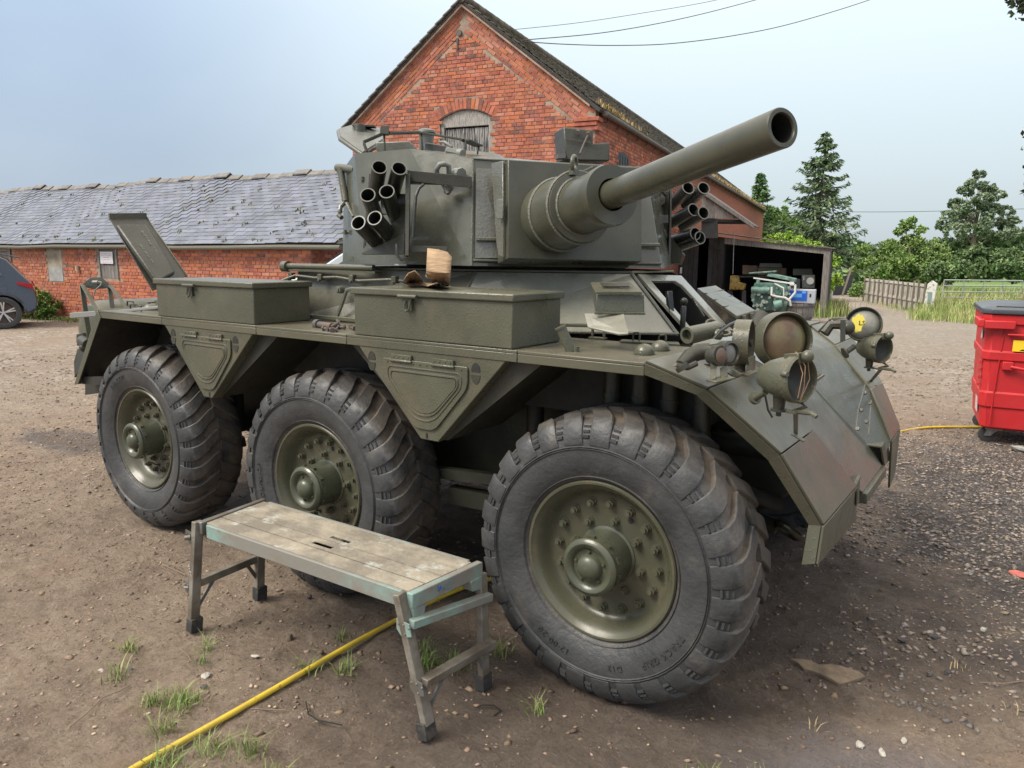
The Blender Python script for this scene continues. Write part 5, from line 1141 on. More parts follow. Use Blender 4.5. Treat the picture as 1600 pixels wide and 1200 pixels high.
# ---- side lockers between the wheels
def locker(x0, x1, xb0, xb1, zb, label=None):
    yt = -1.236
    A, B_, C_, D_ = V3((x0,yt,1.255)), V3((x1,yt,1.255)), V3((xb1,yt,zb)), V3((xb0,yt,zb))
    b = MB(); b.prism([A,D_,C_,B_], (0,.44,0)); lk = b.build('side_locker', P_, AC, bevel=.004)
    # sloping forward face, in darker olive inside the arch
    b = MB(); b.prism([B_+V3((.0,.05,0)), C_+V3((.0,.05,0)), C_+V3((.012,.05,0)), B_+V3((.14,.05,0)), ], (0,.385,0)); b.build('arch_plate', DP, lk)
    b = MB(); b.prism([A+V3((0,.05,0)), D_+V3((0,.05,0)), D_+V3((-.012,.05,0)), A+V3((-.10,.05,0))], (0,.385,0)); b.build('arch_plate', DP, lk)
    # pressed door: rounded triangle with raised rim
    cx = x0+.485*(x1-x0); w_ = .288*(x1-x0); zt = 1.212; zb2 = zb+.045; hh_ = zt-zb2
    def rtri(ins, yy, cr):
        W1 = w_-ins; z0 = zt-ins; zs = zt-hh_*.30; z2 = zb2+ins*1.25; wb = max(.012, w_*.24-ins*.12)
        pl = [(cx-W1,z0),(cx+W1,z0),(cx+W1,zs),(cx+wb,z2),(cx-wb,z2),(cx-W1,zs)]
        tri = [V3((x,yy,z)) for x, z in pl]; out = []
        for i in range(6):
            p, q, r0 = tri[i-1], tri[i], tri[(i+1) % 6]
            c0 = cr if i < 2 else max(cr, .035)
            c0 = min(c0, (p-q).length*.48, (r0-q).length*.48)
            a = q+(p-q).normalized()*c0; c = q+(r0-q).normalized()*c0
            for k_ in range(6): t = k_/5; out.append(a*(1-t)**2+q*2*t*(1-t)+c*t*t)
        return out
    b = MB(); b.prism(rtri(0, yt-.001, .012), (0,-.008,0)); dr = b.build('locker_door', P_, lk, bevel=.0025)
    b = MB(); r1 = rtri(.030, yt-.009, .05); b.tube(r1+[r1[0]], .004, 6, caps=False); r2 = rtri(.048, yt-.009, .05); b.tube(r2+[r2[0]], .0055, 6, caps=False); b.prism(rtri(.056, yt-.009, .05), (0,-.004,0)); b.build('pressing', P_, dr)
    b = MB(); bolt_heads(b, [(cx-w_+.03+i*(2*w_-.06)/11, yt-.009, zt-.012) for i in range(12)], (0,-1,0), .0045, .003, 8); b.build('rivet', P_, dr)
    for hx in (cx-w_*.52, cx+w_*.46):
        b = MB(); b.span(hx-.055,hx+.055,yt-.014,yt-.002,1.205,1.232); b.cyl((hx-.06,yt-.013,1.206),(hx+.06,yt-.013,1.206),.006,n=10); bolt_heads(b, [(hx-.04+i*.027, yt-.014, 1.222) for i in range(4)], (0,-1,0), .004, .003, 8); b.build('hinge', P_, lk, bevel=.001, seg=1)
    for hx in (x0+.085, x1-.145):
        for s_ in (1,-1):
            b = MB(); zc = 1.190+s_*.006; b.prism([V3((hx+.022*math.cos(a), yt-.0012, zc+s_*.036*math.sin(a))) for a in [math.pi*i/8 for i in range(9)]], (0,-.0012,0)); b.build('vent_slot', DK if s_ > 0 else DP, lk, smooth=False)
    b = MB(); b.span(cx+.004,cx+.014,yt-.002,yt-.0005,zb+.008,zb+.03); b.build('drain_slot', MT['black'], lk, smooth=False)
    return lk
locker(.331,1.125,.690,.785,.885)
locker(-1.186,-.40,-.850,-.775,.885)

# ---- stowage bins on the fenders
def bin_(x0, x1, y0, y1, z0, z1, name='stowage_bin', lidc=P_):
    b = MB(); b.span(x0+.012,x1-.012,y0+.012,y1-.012,z0+.001,z1-.028); o_ = b.build(name, P_, AC, bevel=.005)
    b = MB(); b.span(x0,x1,y0,y1,z1-.030,z1); b.build('lid', lidc, o_, bevel=.006)
    cx = (x0+x1)/2-.09
    b = MB(); b.cyl((cx-.05,y0-.006,z1-.028),(cx+.05,y0-.006,z1-.028),.008,n=10); b.span(cx-.016,cx+.016,y0+.002,y0+.009,z1-.085,z1-.03); b.tube([(cx-.014,y0-.004,z1-.045),(cx-.014,y0-.010,z1-.078),(cx,y0-.012,z1-.088),(cx+.014,y0-.010,z1-.078),(cx+.014,y0-.004,z1-.045)], .0045, 6); b.build('hasp', P_, o_)
    return o_
bin_(.300,1.160,-1.245,-.875,FZ,1.502)
bin_(-1.255,-.375,-1.245,-.875,FZ,1.502)
# far side bin with bevelled lid
b = MB(); q0 = V3((1.420,0.632,1.230)); 
bf = [V3((1.160,0.648,1.397)), V3((1.500,0.303,1.254)), V3((1.500,0.583,1.267)), V3((1.050,1.242,1.366))]
tf = [V3((1.160,0.600,1.453)), V3((1.500,0.277,1.339)), V3((1.500,0.554,1.349)), V3((1.050,1.230,1.441))]
b.hexa([bf[0],bf[1],bf[2],bf[3],tf[0],tf[1],tf[2],tf[3]]); o_ = b.build('stowage_bin', MT['primer'] if False else P_, AC, bevel=.003)
b = MB(); up_ = V3((0,0,.022)); tl_ = [V3((1.160,0.591,1.450)), V3((1.500,0.269,1.329)), V3((1.500,0.579,1.341)), V3((1.050,1.205,1.446))]; b.hexa(tl_+[p+up_ for p in tl_]); lid = b.build('lid', P_, o_, bevel=.004)
for t in (.22,.46,.70):
    b = MB(); a_, c_2 = tl_[0].lerp(tl_[1], t)+up_*1.02, tl_[3].lerp(tl_[2], t)+up_*1.02; b.beam(a_, c_2, .012, .004); b.build('lid_strap', DP, lid)
for t in (.3,.72):
    b = MB(); p = tl_[1].lerp(tl_[2], t); b.box(p+V3((.008,0,.0)), (.012,.035,.03)); b.box(p+V3((.006,0,-.03)), (.008,.02,.04)); b.build('hasp', P_, o_, bevel=.001, seg=1)

# ---- upper hull
HT = 1.562
N1 = V3((-.62,-.76,HT)); N2 = V3((0.538,-0.660,1.564)); N3 = V3((1.17,-.28,HT)); M1 = V3((-.62,-.83,FZ)); M2 = V3((.50,-.83,FZ)); M3 = V3((1.46,-.40,FZ+.01))
FT = V3((1.17,.22,HT)); FB_ = V3((1.46,.17,FZ+.0)); 
def quadm(b, *q): b.add(q, [tuple(range(len(q)))])
b = MB()
N1b, M1b = V3((-.62,.80,HT)), V3((-.62,.86,FZ)); N2b, M2b = V3((.52,.70,HT)), V3((.60,.80,FZ))
quadm(b, M1, M2, N2, N1); quadm(b, M2b, M1b, N1b, N2b); quadm(b, M1b, M1, N1, N1b)
uh = b.build('upper_hull', mat('cast_hull_paint', (0.125, 0.122, 0.095), 0.28, col2=(0.10, 0.098, 0.075), scale=5, bump=0.35, bscale=110, bdist=0.003), AC, smooth=False)
CK = mat('sky_sheen_cheek_paint', (0.26, 0.26, 0.215), 0.26, col2=(0.20, 0.20, 0.165), scale=5.0, lo=.42, hi=.6, coat=0.5, bump=0.45, bscale=120, bdist=0.003)  # sky sheen put into the base colour, lighter than the hull
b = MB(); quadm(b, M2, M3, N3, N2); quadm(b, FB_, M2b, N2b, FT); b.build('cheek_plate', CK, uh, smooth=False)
b = MB(); tp_ = [N1,N2,N3,FT,N2b,N1b]; b.prism([p+V3((0,0,.002)) for p in tp_], (0,0,.012)); b.build('hull_roof', P_, uh, bevel=.003)
b = MB(); b.tube([N2+V3((0,-.004,0)), M2+V3((0,-.004,0))], .006, 6); b.tube([N3+V3((.0,-.004,0)), M3+V3((0,-.004,0))], .009, 6); b.tube([M2+V3((0,-.004,.004)), M3+V3((0,-.004,.004))], .007, 6); b.build('weld_bead', MT['weld'], uh)
# driver's opening: frame with a real hole and dark well
def gp_(px, pz): pass
DN = V3((.25,0,.29)).normalized()
O1 = V3((1.170,-0.217,1.562)); O2 = V3((1.185,0.289,1.548)); O3 = V3((1.458,0.251,1.302)); O4 = V3((1.456,-0.243,1.304))
Hh = [V3((1.204,-0.143,1.531)), V3((1.212,0.139,1.524)), V3((1.240,0.177,1.499)), V3((1.442,0.170,1.316)), V3((1.441,-0.192,1.317))]
b = MB(); outer = [O1,O2,O2.lerp(O3,.2),O3,O4]; n5 = 5; T_ = -DN*.016
b.add(outer+Hh+[p+T_ for p in Hh]+[p+T_ for p in outer], [(i,(i+1)%5,5+(i+1)%5,5+i) for i in range(5)]+[(5+i,5+(i+1)%5,10+(i+1)%5,10+i) for i in range(5)]+[((i+1)%5,i,15+i,15+(i+1)%5) for i in range(5)])
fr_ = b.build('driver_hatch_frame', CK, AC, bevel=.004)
b = MB(); b.add([p+T_*1.02 for p in Hh]+[p+V3((-.60,.04,-.55)) for p in Hh], [(i,5+i,5+(i+1)%5,(i+1)%5) for i in range(5)]+[(9,8,7,6,5)]); b.build('driver_well', MT['black'], AC, smooth=False)
b = MB(); c0 = V3((1.429,-0.275,1.424)); b.cyl(c0, c0+V3((0,0,-.14)), .013, n=10); b.ball(c0+V3((0,0,.02)), .018); b.beam(V3((1.327,-0.209,1.485)), V3((1.345,-0.218,1.382)), .03,.02); b.beam(V3((1.477,-0.295,1.464)), V3((1.546,-0.326,1.384)), .01,.01); b.build('driver_controls', MT['tubeblack'], AC, bevel=.002, seg=1)
# episcope box on the cheek
ec = lambda px, py: None
b = MB(); bx = [V3((1.348,-0.957,1.500)), V3((1.499,-0.852,1.499)), V3((1.507,-0.862,1.429)), V3((1.351,-0.969,1.432))]; bk = [V3((1.240,-0.814,1.538)), V3((1.372,-0.721,1.542)), V3((1.410,-0.695,1.423)), V3((1.262,-0.798,1.421))]
b.add(bx+bk, [(3,2,1,0),(0,1,5,4),(1,2,6,5),(3,0,4,7),(2,3,7,6)]); ep = b.build('periscope_box', P_, AC, bevel=.004)
b = MB(); q_ = [V3((1.313,-0.863,1.532))+V3((0,0,.004)), V3((1.405,-0.799,1.533))+V3((0,0,.004)), V3((1.419,-0.817,1.520))+V3((0,0,.004)), V3((1.332,-0.877,1.519))+V3((0,0,.004))]; b.slab(q_, .004); b.build('periscope_window', DP, ep, smooth=False)
b = MB(); b.beam(V3((1.350,-0.967,1.505)), V3((1.495,-0.866,1.505)), .012, .012); b.beam(V3((1.354,-0.980,1.429)), V3((1.513,-0.870,1.428)), .012,.010); b.build('trim_strip', P_, ep, bevel=.002)
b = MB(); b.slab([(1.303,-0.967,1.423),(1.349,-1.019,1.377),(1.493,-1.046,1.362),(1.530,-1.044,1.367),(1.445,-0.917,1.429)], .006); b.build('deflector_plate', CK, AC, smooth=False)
# conduit along the top edge of the hull, with clips, plus lifting boss and weld strip
b = MB(); b.tube([(-.70,-.845,1.42),(-.69,-.84,1.49),(-.60,-.80,1.525),(-.45,-.795,1.515),(-.28,-.79,1.523),(-.12,-.79,1.508),(.10,-.79,1.520),(.30,-.79,1.507),(.42,-.79,1.515),(.50,-.79,1.49),(.54,-.80,1.42)], .008, 8); b.build('conduit', P_, AC)
for x in (-.64,-.40,-.16,.14,.44):
    b = MB(); b.box((x,-.795,1.520),(.03,.03,.035)); b.cyl((x,-.80,1.505),(x,-.818,1.505),.009,n=8); b.build('conduit_clip', P_, AC, bevel=.002, seg=1)
b = MB(); b.cyl((-.66,-.80,1.575),(-.02,-.78,1.575),.016,n=12); b.cyl((-.70,-.80,1.572),(-.66,-.80,1.572),.030,n=14); b.beam((-.64,-.79,1.553),(.0,-.77,1.553),.05,.01); b.build('grab_rail', P_, AC)
b = MB(); b.tube([(-.12,-.835,1.47),(-.16,-.838,1.46),(-.20,-.84,1.38),(-.24,-.842,1.31)], .011, 6); b.tube([(-.12,-.835,1.47),(.05,-.83,1.47),(.24,-.82,1.468)], .009, 6); b.cyl((-.23,-.80,1.46),(-.23,-.835,1.46),.02,n=14); b.cyl((-.23,-.835,1.46),(-.23,-.842,1.46),.011,n=10); b.build('weld_bead', MT['weld'], AC)
b = MB(); b.beam((-.5,-.855,1.315),(.35,-.855,1.312),.03,.02); b.beam((.86,-.73,1.34),(1.25,-.60,1.345),.02,.015); b.build('side_rail', P_, AC, bevel=.003)

# ---- engine deck behind the turret
b = MB(); b.prism([(-2.30,-.70,1.24),(-.63,-.74,1.24),(-.63,-.74,1.34),(-1.2,-.72,1.37),(-2.28,-.66,1.32)], (0,1.42,0)); b.build('engine_deck', P_, AC, bevel=.006)
b = MB(); b.span(-1.86,-1.45,-.86,-.62,1.375,1.445); b.span(-1.88,-1.43,-.88,-.60,1.446,1.456); b.build('deck_box', DP, AC, bevel=.003)
for x in (-1.68,-1.50):
    b = MB(); b.ball((x,-1.02,FZ), .052, (1,1,.85), n=18, m=7, half=True); b.box((x,-1.02,FZ+.046),(.012,.05,.006)); b.build('filler_cap', P_, AC)
b = MB(); b.tube([(-1.74,-1.12,FZ),(-1.74,-1.12,FZ+.035),(-1.66,-1.12,FZ+.04),(-1.62,-1.12,FZ+.03),(-1.62,-1.12,FZ)], .005, 6); b.tube([(-2.0,-1.0,FZ+.0),(-2.0,-1.0,FZ+.04),(-1.93,-1.0,FZ+.04),(-1.91,-1.0,FZ)], .005, 6); b.build('grab_handle', DP, AC)
# silencer drum across the tail, tapered near end
b = MB(); cy = V3((-2.414,-1.026,1.112)); cy2 = cy+V3((.0,.85,.0)); b.lathe([(0,-.035),(.11,-.032),(.18,-.01),(.208,.04),(.212,.08),(.212,.90),(0,.91)], cy, (cy2-cy), 30); b.build('silencer_drum', P_, AC)
b = MB(); b.prism([(-2.350,-1.166,1.114),(-2.320,-1.143,1.123),(-2.281,-1.138,1.021),(-2.338,-1.174,1.041)], (0,.05,0)); b.cyl(V3((-2.293,-1.160,1.076)), V3((-2.195,-1.169,1.059)), .035, n=14); b.ball(V3((-2.237,-1.178,1.036)), .028, n=12); b.prism([(-2.333,-1.174,1.020),(-2.244,-1.171,1.035),(-2.239,-1.191,0.925),(-2.330,-1.211,0.835),(-2.344,-1.199,0.938)], (0,.06,0)); b.build('tail_lamp_bracket', DP, AC, bevel=.003)
b = MB(); b.beam(V3((-2.340,-1.195,1.237)), V3((-1.919,-1.142,1.276)), .01,.035); b.beam(V3((-1.919,-1.142,1.276)), V3((-1.348,-1.167,1.335)), .01,.018); b.build('pick_handle', mat('pale_worn_steel', (.2,.21,.2), .4), AC, bevel=.004)
# stowage frames of flat strap with end plate and crank
def strap(pts, w_=.030, t=.006, name='stowage_frame', m=P_, upv=(1,0,0)):
    b = MB()
    for i in range(len(pts)-1): b.beam(pts[i], pts[i+1], w_, t, upv=upv)
    return b.build(name, m, AC, bevel=.001, seg=1)
strap([V3((-2.185,-1.153,0.930)), V3((-2.299,-1.127,1.429))]); strap([V3((-2.296,-1.124,1.433)), V3((-2.034,-1.164,1.259))])
strap([V3((-2.114,-1.036,1.248)), V3((-2.205,-1.000,1.428))]); strap([V3((-2.206,-0.999,1.436)), V3((-1.939,-1.031,1.285))])
b = MB(); b.prism([(-2.334,-1.115,1.423),(-2.322,-1.102,1.444),(-2.302,-1.081,1.477),(-2.241,-1.038,1.482),(-2.196,-1.016,1.441),(-2.186,-1.015,1.413),(-2.270,-1.075,1.404)], (.01,.006,0)); b.build('frame_end_plate', DP, AC, bevel=.001)
b = MB(); b.cyl(V3((-2.251,-1.077,1.449)), V3((-2.213,-1.063,1.450)), .013, n=14); b.tube([V3((-2.203,-1.067,1.455)), V3((-2.166,-1.066,1.451)), V3((-2.160,-1.079,1.432)), V3((-2.184,-1.101,1.403)), V3((-2.189,-1.114,1.363))], .0042, 8); b.build('crank_handle', mat('greyish_paint', (.16,.165,.14), .4), AC)
# raised engine cover, chalk marks inside
HA,HB,HC,HD = V3((-2.564,-0.785,1.873)), V3((-2.552,-0.526,1.889)), V3((-2.073,-0.539,1.481)), V3((-2.060,-0.796,1.389))
b = MB(); b.slab([HA,HB,HC,HD], .006); ec_ = b.build('raised_engine_cover', DP, AC, bevel=.002)
nH = (HB-HA).cross(HD-HA).normalized(); nH = nH if nH.dot(V3((2.7,-3.5,1.6))-HA) > 0 else -nH
dn_ = (HD-HA).normalized(); ac_ = (HC-HB).normalized()
p0,p1,p2,p3 = V3((-2.459,-0.801,1.802)), V3((-2.453,-0.597,1.813)), V3((-2.057,-0.638,1.488)), V3((-2.036,-0.785,1.423))
b = MB(); b.prism([p0,p1,p2,p3], nH*.04); pan = b.build('inner_panel', DP, ec_, bevel=.012)
b = MB(); b.beam(HA+nH*.012, HB+nH*.012, .02, .05); b.beam(HB+nH*.006, HC+nH*.006, .006, .02); b.build('folded_rim', P_, ec_, bevel=.002)
chalk = mat('chalk', (.20,.20,.17), .9)
def place_text(body, size, o, ex, ey, ez, m, parent, name='lettering', depth=.0005, arc=None):
    TV, TF = text_mesh(body, size, depth) if isinstance(body, str) else stroke_print(body, size, 5, .0006, .3); b = MB(); b.add([V3(o)+V3(ex)*v.x+V3(ey)*v.y+V3(ez)*v.z for v in TV], TF); return b.build(name, m, parent, smooth=False)
ex_ = ((p3-p0).normalized()); ey_ = nH.cross(ex_).normalized()
mid = (p0+p1+p2+p3)/4+nH*.0412
if ey_.z < 0 and False: ey_ = -ey_
place_text((4,3,5), .032, mid+ey_*.045-ex_*.05, ex_, ey_, nH, chalk, pan); place_text((3,4,2), .028, mid-ey_*.03+ex_*.04, ex_, ey_, nH, chalk, pan)

# ---- details on the front fender deck
b = MB(); c0 = V3((1.345,-1.133,1.295)); b.cyl(c0, c0+V3((-.035,-.02,.085)), .020, n=16); b.cyl(c0+V3((-.035,-.02,.085)), c0+V3((-.0375,-.0215,.091)), .023, n=16); b.cyl(c0+V3((.02,0,0)), c0+V3((.02,0,.02)), .012, n=10); b.build('filler_neck', P_, AC)
for cc in ((1.593,-1.037,1.296), (1.591,-0.896,1.296)):
    b = MB(); b.ball(V3(cc)+V3((0,0,.004)), .036, (1,1,.95), n=20, m=8, half=True); b.cyl(cc, V3(cc)+V3((0,0,.006)), .038, n=20); b.build('dome_cap', P_, AC)
b = MB(); b.slab([(1.359,-0.769,1.302),(1.597,-0.718,1.302),(1.558,-0.636,1.302),(1.335,-0.698,1.302)], .005)
for a, c in (((1.384,-0.696,1.300),(1.415,-0.701,1.300)),((1.506,-0.714,1.300),(1.528,-0.696,1.300))): a, c = V3(a), V3(c); b.tube([a, a+V3((0,0,.025)), a+V3((.004,0,.032)), c+V3((-.004,0,.034)), c+V3((0,0,.028)), c], .004, 6)
b.build('access_cover', P_, AC)
b = MB()
for a in ((1.156,-0.625,1.300), (1.220,-0.639,1.300)): a = V3(a); b.beam(a, a+V3((0,0,.06)), .012,.008); b.cyl(a+V3((0,0,.055)), a+V3((.0,0,.062)), .010, n=8)
b.beam((1.185,-0.701,1.300), (1.261,-0.704,1.300), .03,.006); b.build('clamp_bracket', P_, AC)
b = MB(); t0, t1 = V3((1.727,-0.981,1.368)), V3((1.778,-0.820,1.382)); b.ring(t0, t1, .030, .021, 20); b.cyl(t0.lerp(t1,.5), t1, .0205, n=16); b.cyl(t0.lerp(t1,.15), t0.lerp(t1,.16), .021, n=16); b.build('headlamp_tube', P_, AC)
b = MB(); b.lathe([(.026+.005*math.cos(a), .005*math.sin(a)) for a in [2*math.pi*i/8 for i in range(8)]], V3((1.757,-0.808,1.391)), (.6,-.5,.5), 18, closed=True); b.lathe([(.03+.006*math.cos(a), .006*math.sin(a)) for a in [2*math.pi*i/8 for i in range(8)]], V3((1.795,-0.811,1.368)), (.1,-.2,.9), 18, closed=True); b.ball(V3((1.796,-0.860,1.365)), .022, n=12); b.build('tube_clamp', P_, AC)
b = MB(); b.tube([V3((1.844,-1.051,1.360)), V3((1.846,-0.981,1.389)), V3((1.855,-0.909,1.409)), V3((1.856,-0.832,1.415)), V3((1.861,-0.784,1.398))], .006, 8); b.build('lamp_cable', MT['tubeblack'], AC)
# marker lamp cluster: guard plate, bent cover, horn, two uprights
def cluster(o, s=1.0):
    o = V3(o); c = thing_part = None
    return o
b = MB(); b.slab([(1.795,-1.269,1.299),(1.806,-1.263,1.297),(1.834,-1.131,1.360),(1.809,-1.124,1.357)], .003); b.slab([(1.805,-1.127,1.357),(1.862,-1.137,1.358),(1.901,-1.059,1.367),(1.842,-1.049,1.370)], .004); b.build('lamp_guard', P_, AC, bevel=.001, seg=1)
b = MB(); b.tube([V3((1.812,-1.246,1.300)), V3((1.817,-1.175,1.322)), V3((1.837,-1.147,1.334)), V3((1.871,-1.135,1.340))], [.016,.026,.028,.026], 12); b.tube([V3((1.809,-1.260,1.298)), V3((1.838,-1.241,1.294)), V3((1.855,-1.214,1.305))], .01, 8); b.cyl(V3((1.831,-1.259,1.289)), V3((1.823,-1.262,1.301)), .022, n=14); b.build('cable_gland', DP, AC)
b = MB(); b.slab([(1.888,-1.192,1.361),(1.898,-1.185,1.365),(1.907,-1.180,1.357),(1.914,-1.189,1.293),(1.908,-1.195,1.282),(1.898,-1.201,1.286)], .003); b.slab([(1.898,-1.201,1.288),(1.913,-1.190,1.289),(1.923,-1.214,1.262),(1.908,-1.225,1.255)], .004); b.slab([(1.919,-1.173,1.291),(1.938,-1.158,1.300),(1.945,-1.172,1.267),(1.926,-1.187,1.258)], .004); b.beam((1.912,-1.235,1.255),(1.954,-1.167,1.265),.05,.006); b.build('lamp_bracket', P_, AC, bevel=.001, seg=1)
b = MB(); c0 = V3((1.914,-1.130,1.334)); ax_ = V3((.85,-.35,.1)).normalized(); b.lathe([(0,-.07),(.03,-.065),(.042,-.03),(.042,0),(.034,.004),(.030,-.006),(0,-.008)], c0+ax_*.03, ax_, 22); o_ = b.build('marker_lamp', DP, AC)
b = MB(); b.lathe([(0,.002),(.02,.0),(.029,-.005)], c0+ax_*.03, ax_, 20); b.build('lens', mat('dull_grey_lens', (.16,.16,.145), .3), o_)
b = MB(); c0 = V3((1.905,-1.175,1.330)); b.lathe([(0,-.05),(.026,-.045),(.034,-.02),(.034,0),(0,.002)], c0+ax_*.02, ax_, 20); o_ = b.build('marker_lamp', DP, AC)
b = MB(); b.lathe([(0,.006),(.02,.004),(.026,0)], c0+ax_*.022, ax_, 18); b.build('lens', MT['primer'], o_)
# round shrouded lamp holder (open drum on legs)
c0 = V3((1.933,-0.989,1.358)); ax_ = V3((1,.14,.02)).normalized()
b = MB(); b.ring(c0-ax_*.026, c0+ax_*.026, .078, .072, 34); b.prism([(1.899,-0.975,1.299),(1.930,-1.003,1.301),(1.941,-1.029,1.261),(1.909,-1.000,1.268)], (.01,.02,0)); b.prism([(1.958,-1.031,1.310),(1.962,-0.978,1.314),(1.961,-0.964,1.266),(1.963,-1.037,1.264)], (.004,.02,0)); b.build('shrouded_lamp', P_, AC)
b = MB(); b.cyl(c0-ax_*.018, c0-ax_*.010, .072, n=30); b.build('lamp_base', MT['primer'], AC)
b = MB(); b.cyl(c0-ax_*.02, c0+ax_*.02, .010, n=12); b.cyl(c0+ax_*.02, c0+ax_*.028, .013, n=12)
for a in (0.7,2.3,3.9,5.4): q = ax_.orthogonal().normalized(); q.rotate(Matrix.Rotation(a, 3, ax_)); b.cyl(c0-ax_*.010+q*.052, c0-ax_*.004+q*.052, .008, n=8)
b.build('lamp_stud', DP, AC)
b = MB(); b.beam((1.916,-1.081,1.271),(1.958,-1.115,1.261),.03,.006); b.beam((1.971,-1.082,1.260),(1.983,-1.022,1.269),.03,.006); b.build('foot_plate', P_, AC)
# large dish lamp
def dish(c, ax, r, name='dish_lamp', dep_=.09, face=None, m=P_):
    c = V3(c); ax = V3(ax).normalized()
    b = MB(); b.lathe([(r*.965,0),(r,.004),(r,dep_),(r*.97,dep_+.006),(r*.92,dep_),(r*.92,.012)], c-ax*dep_, ax, 44); b.lathe([(0,.0),(r*.5,.0),(r*.96,.002)], c-ax*dep_, ax, 36); o_ = b.build(name, m, AC)
    b = MB(); b.lathe([(r*.93,-.012),(r*.88,-.010),(r*.80,.006),(r*.6,.018),(r*.3,.026),(0,.030)], c-ax*.02, ax, 40); b.build('reflector', face, o_)
    return o_
dish((2.022,-0.780,1.355), (.70,-.66,.10), .101, dep_=.065, face=mat('tarnished_reflector', (.22,.20,.10), .35, metal=.3, col2=(.14,.09,.06), scale=6))
b = MB(); c0 = V3((1.904,-0.736,1.367)); b.cyl(c0, V3((1.948,-0.679,1.375)), .012, n=10); b.cyl(V3((1.873,-0.682,1.370)), V3((1.874,-0.597,1.421)), .030, n=14); b.ball(V3((1.911,-0.761,1.341)), .012, n=10); b.cyl(V3((1.873,-0.657,1.373)), V3((1.904,-0.634,1.381)), .03, n=12); b.beam((1.884,-0.729,1.348),(1.941,-0.792,1.330),.05,.04); b.build('lamp_arm', DP, AC, bevel=.002, seg=1)
# clutter between driver's hatch and far lamps
b = MB(); b.beam((1.742,-0.634,1.325),(1.969,-0.680,1.238),.14,.02); b.build('deck_plate', MT['rough_paint'], AC)
b = MB(); b.slab([(1.950,-0.385,1.201),(1.960,-0.173,1.202),(2.020,-0.158,1.156),(2.010,-0.428,1.137)][::-1], .012); b.slab([(2.010,-0.428,1.137),(2.020,-0.158,1.156),(2.020,-0.153,1.144),(2.010,-0.425,1.126)], .01); b.build('hinged_step', P_, AC, bevel=.003)
b = MB(); c0 = V3((2.024,-0.805,1.346)); b.build('x', P_, AC) if False else None
# headlamp proper, near: bulb shaped shell
def headlamp(c, ax, r, L_, stalk_foot, name='headlight', far=False):
    c, ax = V3(c), V3(ax).normalized()       # c centre of the lens plane
    b = MB(); b.lathe([(0,-L_),(r*.28,-L_*.98),(r*.52,-L_*.88),(r*.76,-L_*.66),(r*.91,-L_*.40),(r*.97,-L_*.14),(r*.98,-.012),(r*1.06,-.010),(r*1.06,.012),(r*.98,.018),(r*.92,.010),(r*.90,-.02)], c, ax, 40); o_ = b.build(name, P_, AC)
    b = MB(); b.lathe([(r*.92,-.004),(r*.6,-.03),(r*.3,-.045),(0,-.05)], c, ax, 32); b.build('reflector', mat('dark_lamp_interior', (.03,.034,.03), .5), o_)
    dwn = V3((0,0,-1)); side = ax.cross(V3((0,0,1))).normalized()
    q = c-ax*L_*.42; b = MB(); b.cyl(q+dwn*r*.80, q+dwn*(r*1.42), r*.30, r*.24, n=16); b.cyl(q+dwn*r*1.42, q+dwn*r*1.52, r*.36, n=16); b.cyl(q+dwn*r*1.52, q+dwn*r*1.75, r*.12, n=8); b.build('lamp_socket', DP, o_)
    b = MB(); b.beam(q+dwn*r*1.52-ax*.02-side*.03, q+dwn*r*1.50+ax*.07, .03,.006); b.tube([q+dwn*r*1.0+ax*.05-side*.02, q+dwn*r*1.25+ax*.07-side*.03, q+dwn*r*1.45+ax*.05, q+dwn*r*1.42+ax*.11, q+dwn*r*1.55+ax*.13], .007, 6)
    b.beam(q+dwn*r*1.5+ax*.06, V3(stalk_foot)+V3((0,0,.01)), .014,.006, upv=(0,1,0)); b.beam(V3(stalk_foot)+V3((-.012,0,.008)), V3(stalk_foot)+V3((.03,0,-.012)), .028,.005); b.build('lamp_bracket', P_, o_, bevel=.001, seg=1)
    b = MB(); up_ = q-dwn*r*.86; b.beam(up_+ax*.02, up_+ax*.07+V3((0,0,.006)), .04,.03); b.ball(up_+ax*.085+V3((0,0,.01)), .018, n=12); b.build('lamp_clip', P_, o_, bevel=.002, seg=1)
    b = MB(); b.cyl(c+side*r*1.05+V3((0,0,r*.3)), c+side*r*1.05+V3((0,0,r*.3))+ax*.02, .008, n=10); b.build('lamp_screw', P_, o_, bevel=.001, seg=1)
    return o_, c, ax, side
ho, hc, hax, hs = headlamp((2.188,-1.294,1.299), (.80,-.36,.06), .066, .135, (2.110,-0.930,1.046))
b = MB(); b.cyl(V3((2.089,-1.251,1.244)), V3((2.051,-1.221,1.216)), .010, n=10); b.cyl(V3((2.052,-1.220,1.218)), V3((2.045,-1.214,1.212)), .020, n=12); b.build('horn_stalk', P_, AC)
b = MB(); up1 = hc+V3((-.01,0,.078)); b.tube([up1, hc+V3((.02,-.005,.04)), hc+hs*-.0+V3((.022,-.01,-.02)), hc+V3((.01,-.005,-.075))], .0013, 5); b.tube([up1, hc+V3((.02,.02,.05)), hc+V3((.028,.025,0)), hc+V3((.016,.0,-.05)), hc+V3((.01,-.01,-.08))], .0013, 5); b.tube([up1, hc+V3((.018,-.02,.02)), hc+V3((.012,-.03,-.05))], .0013, 5); b.build('wire_loops', MT['rope'], ho)
b = MB(); b.tube([V3((2.017,-0.990,1.185)), V3((2.028,-0.985,1.137)), V3((2.041,-0.975,1.111))], .004, 6); b.build('lamp_lead', MT['tubeblack'], AC)
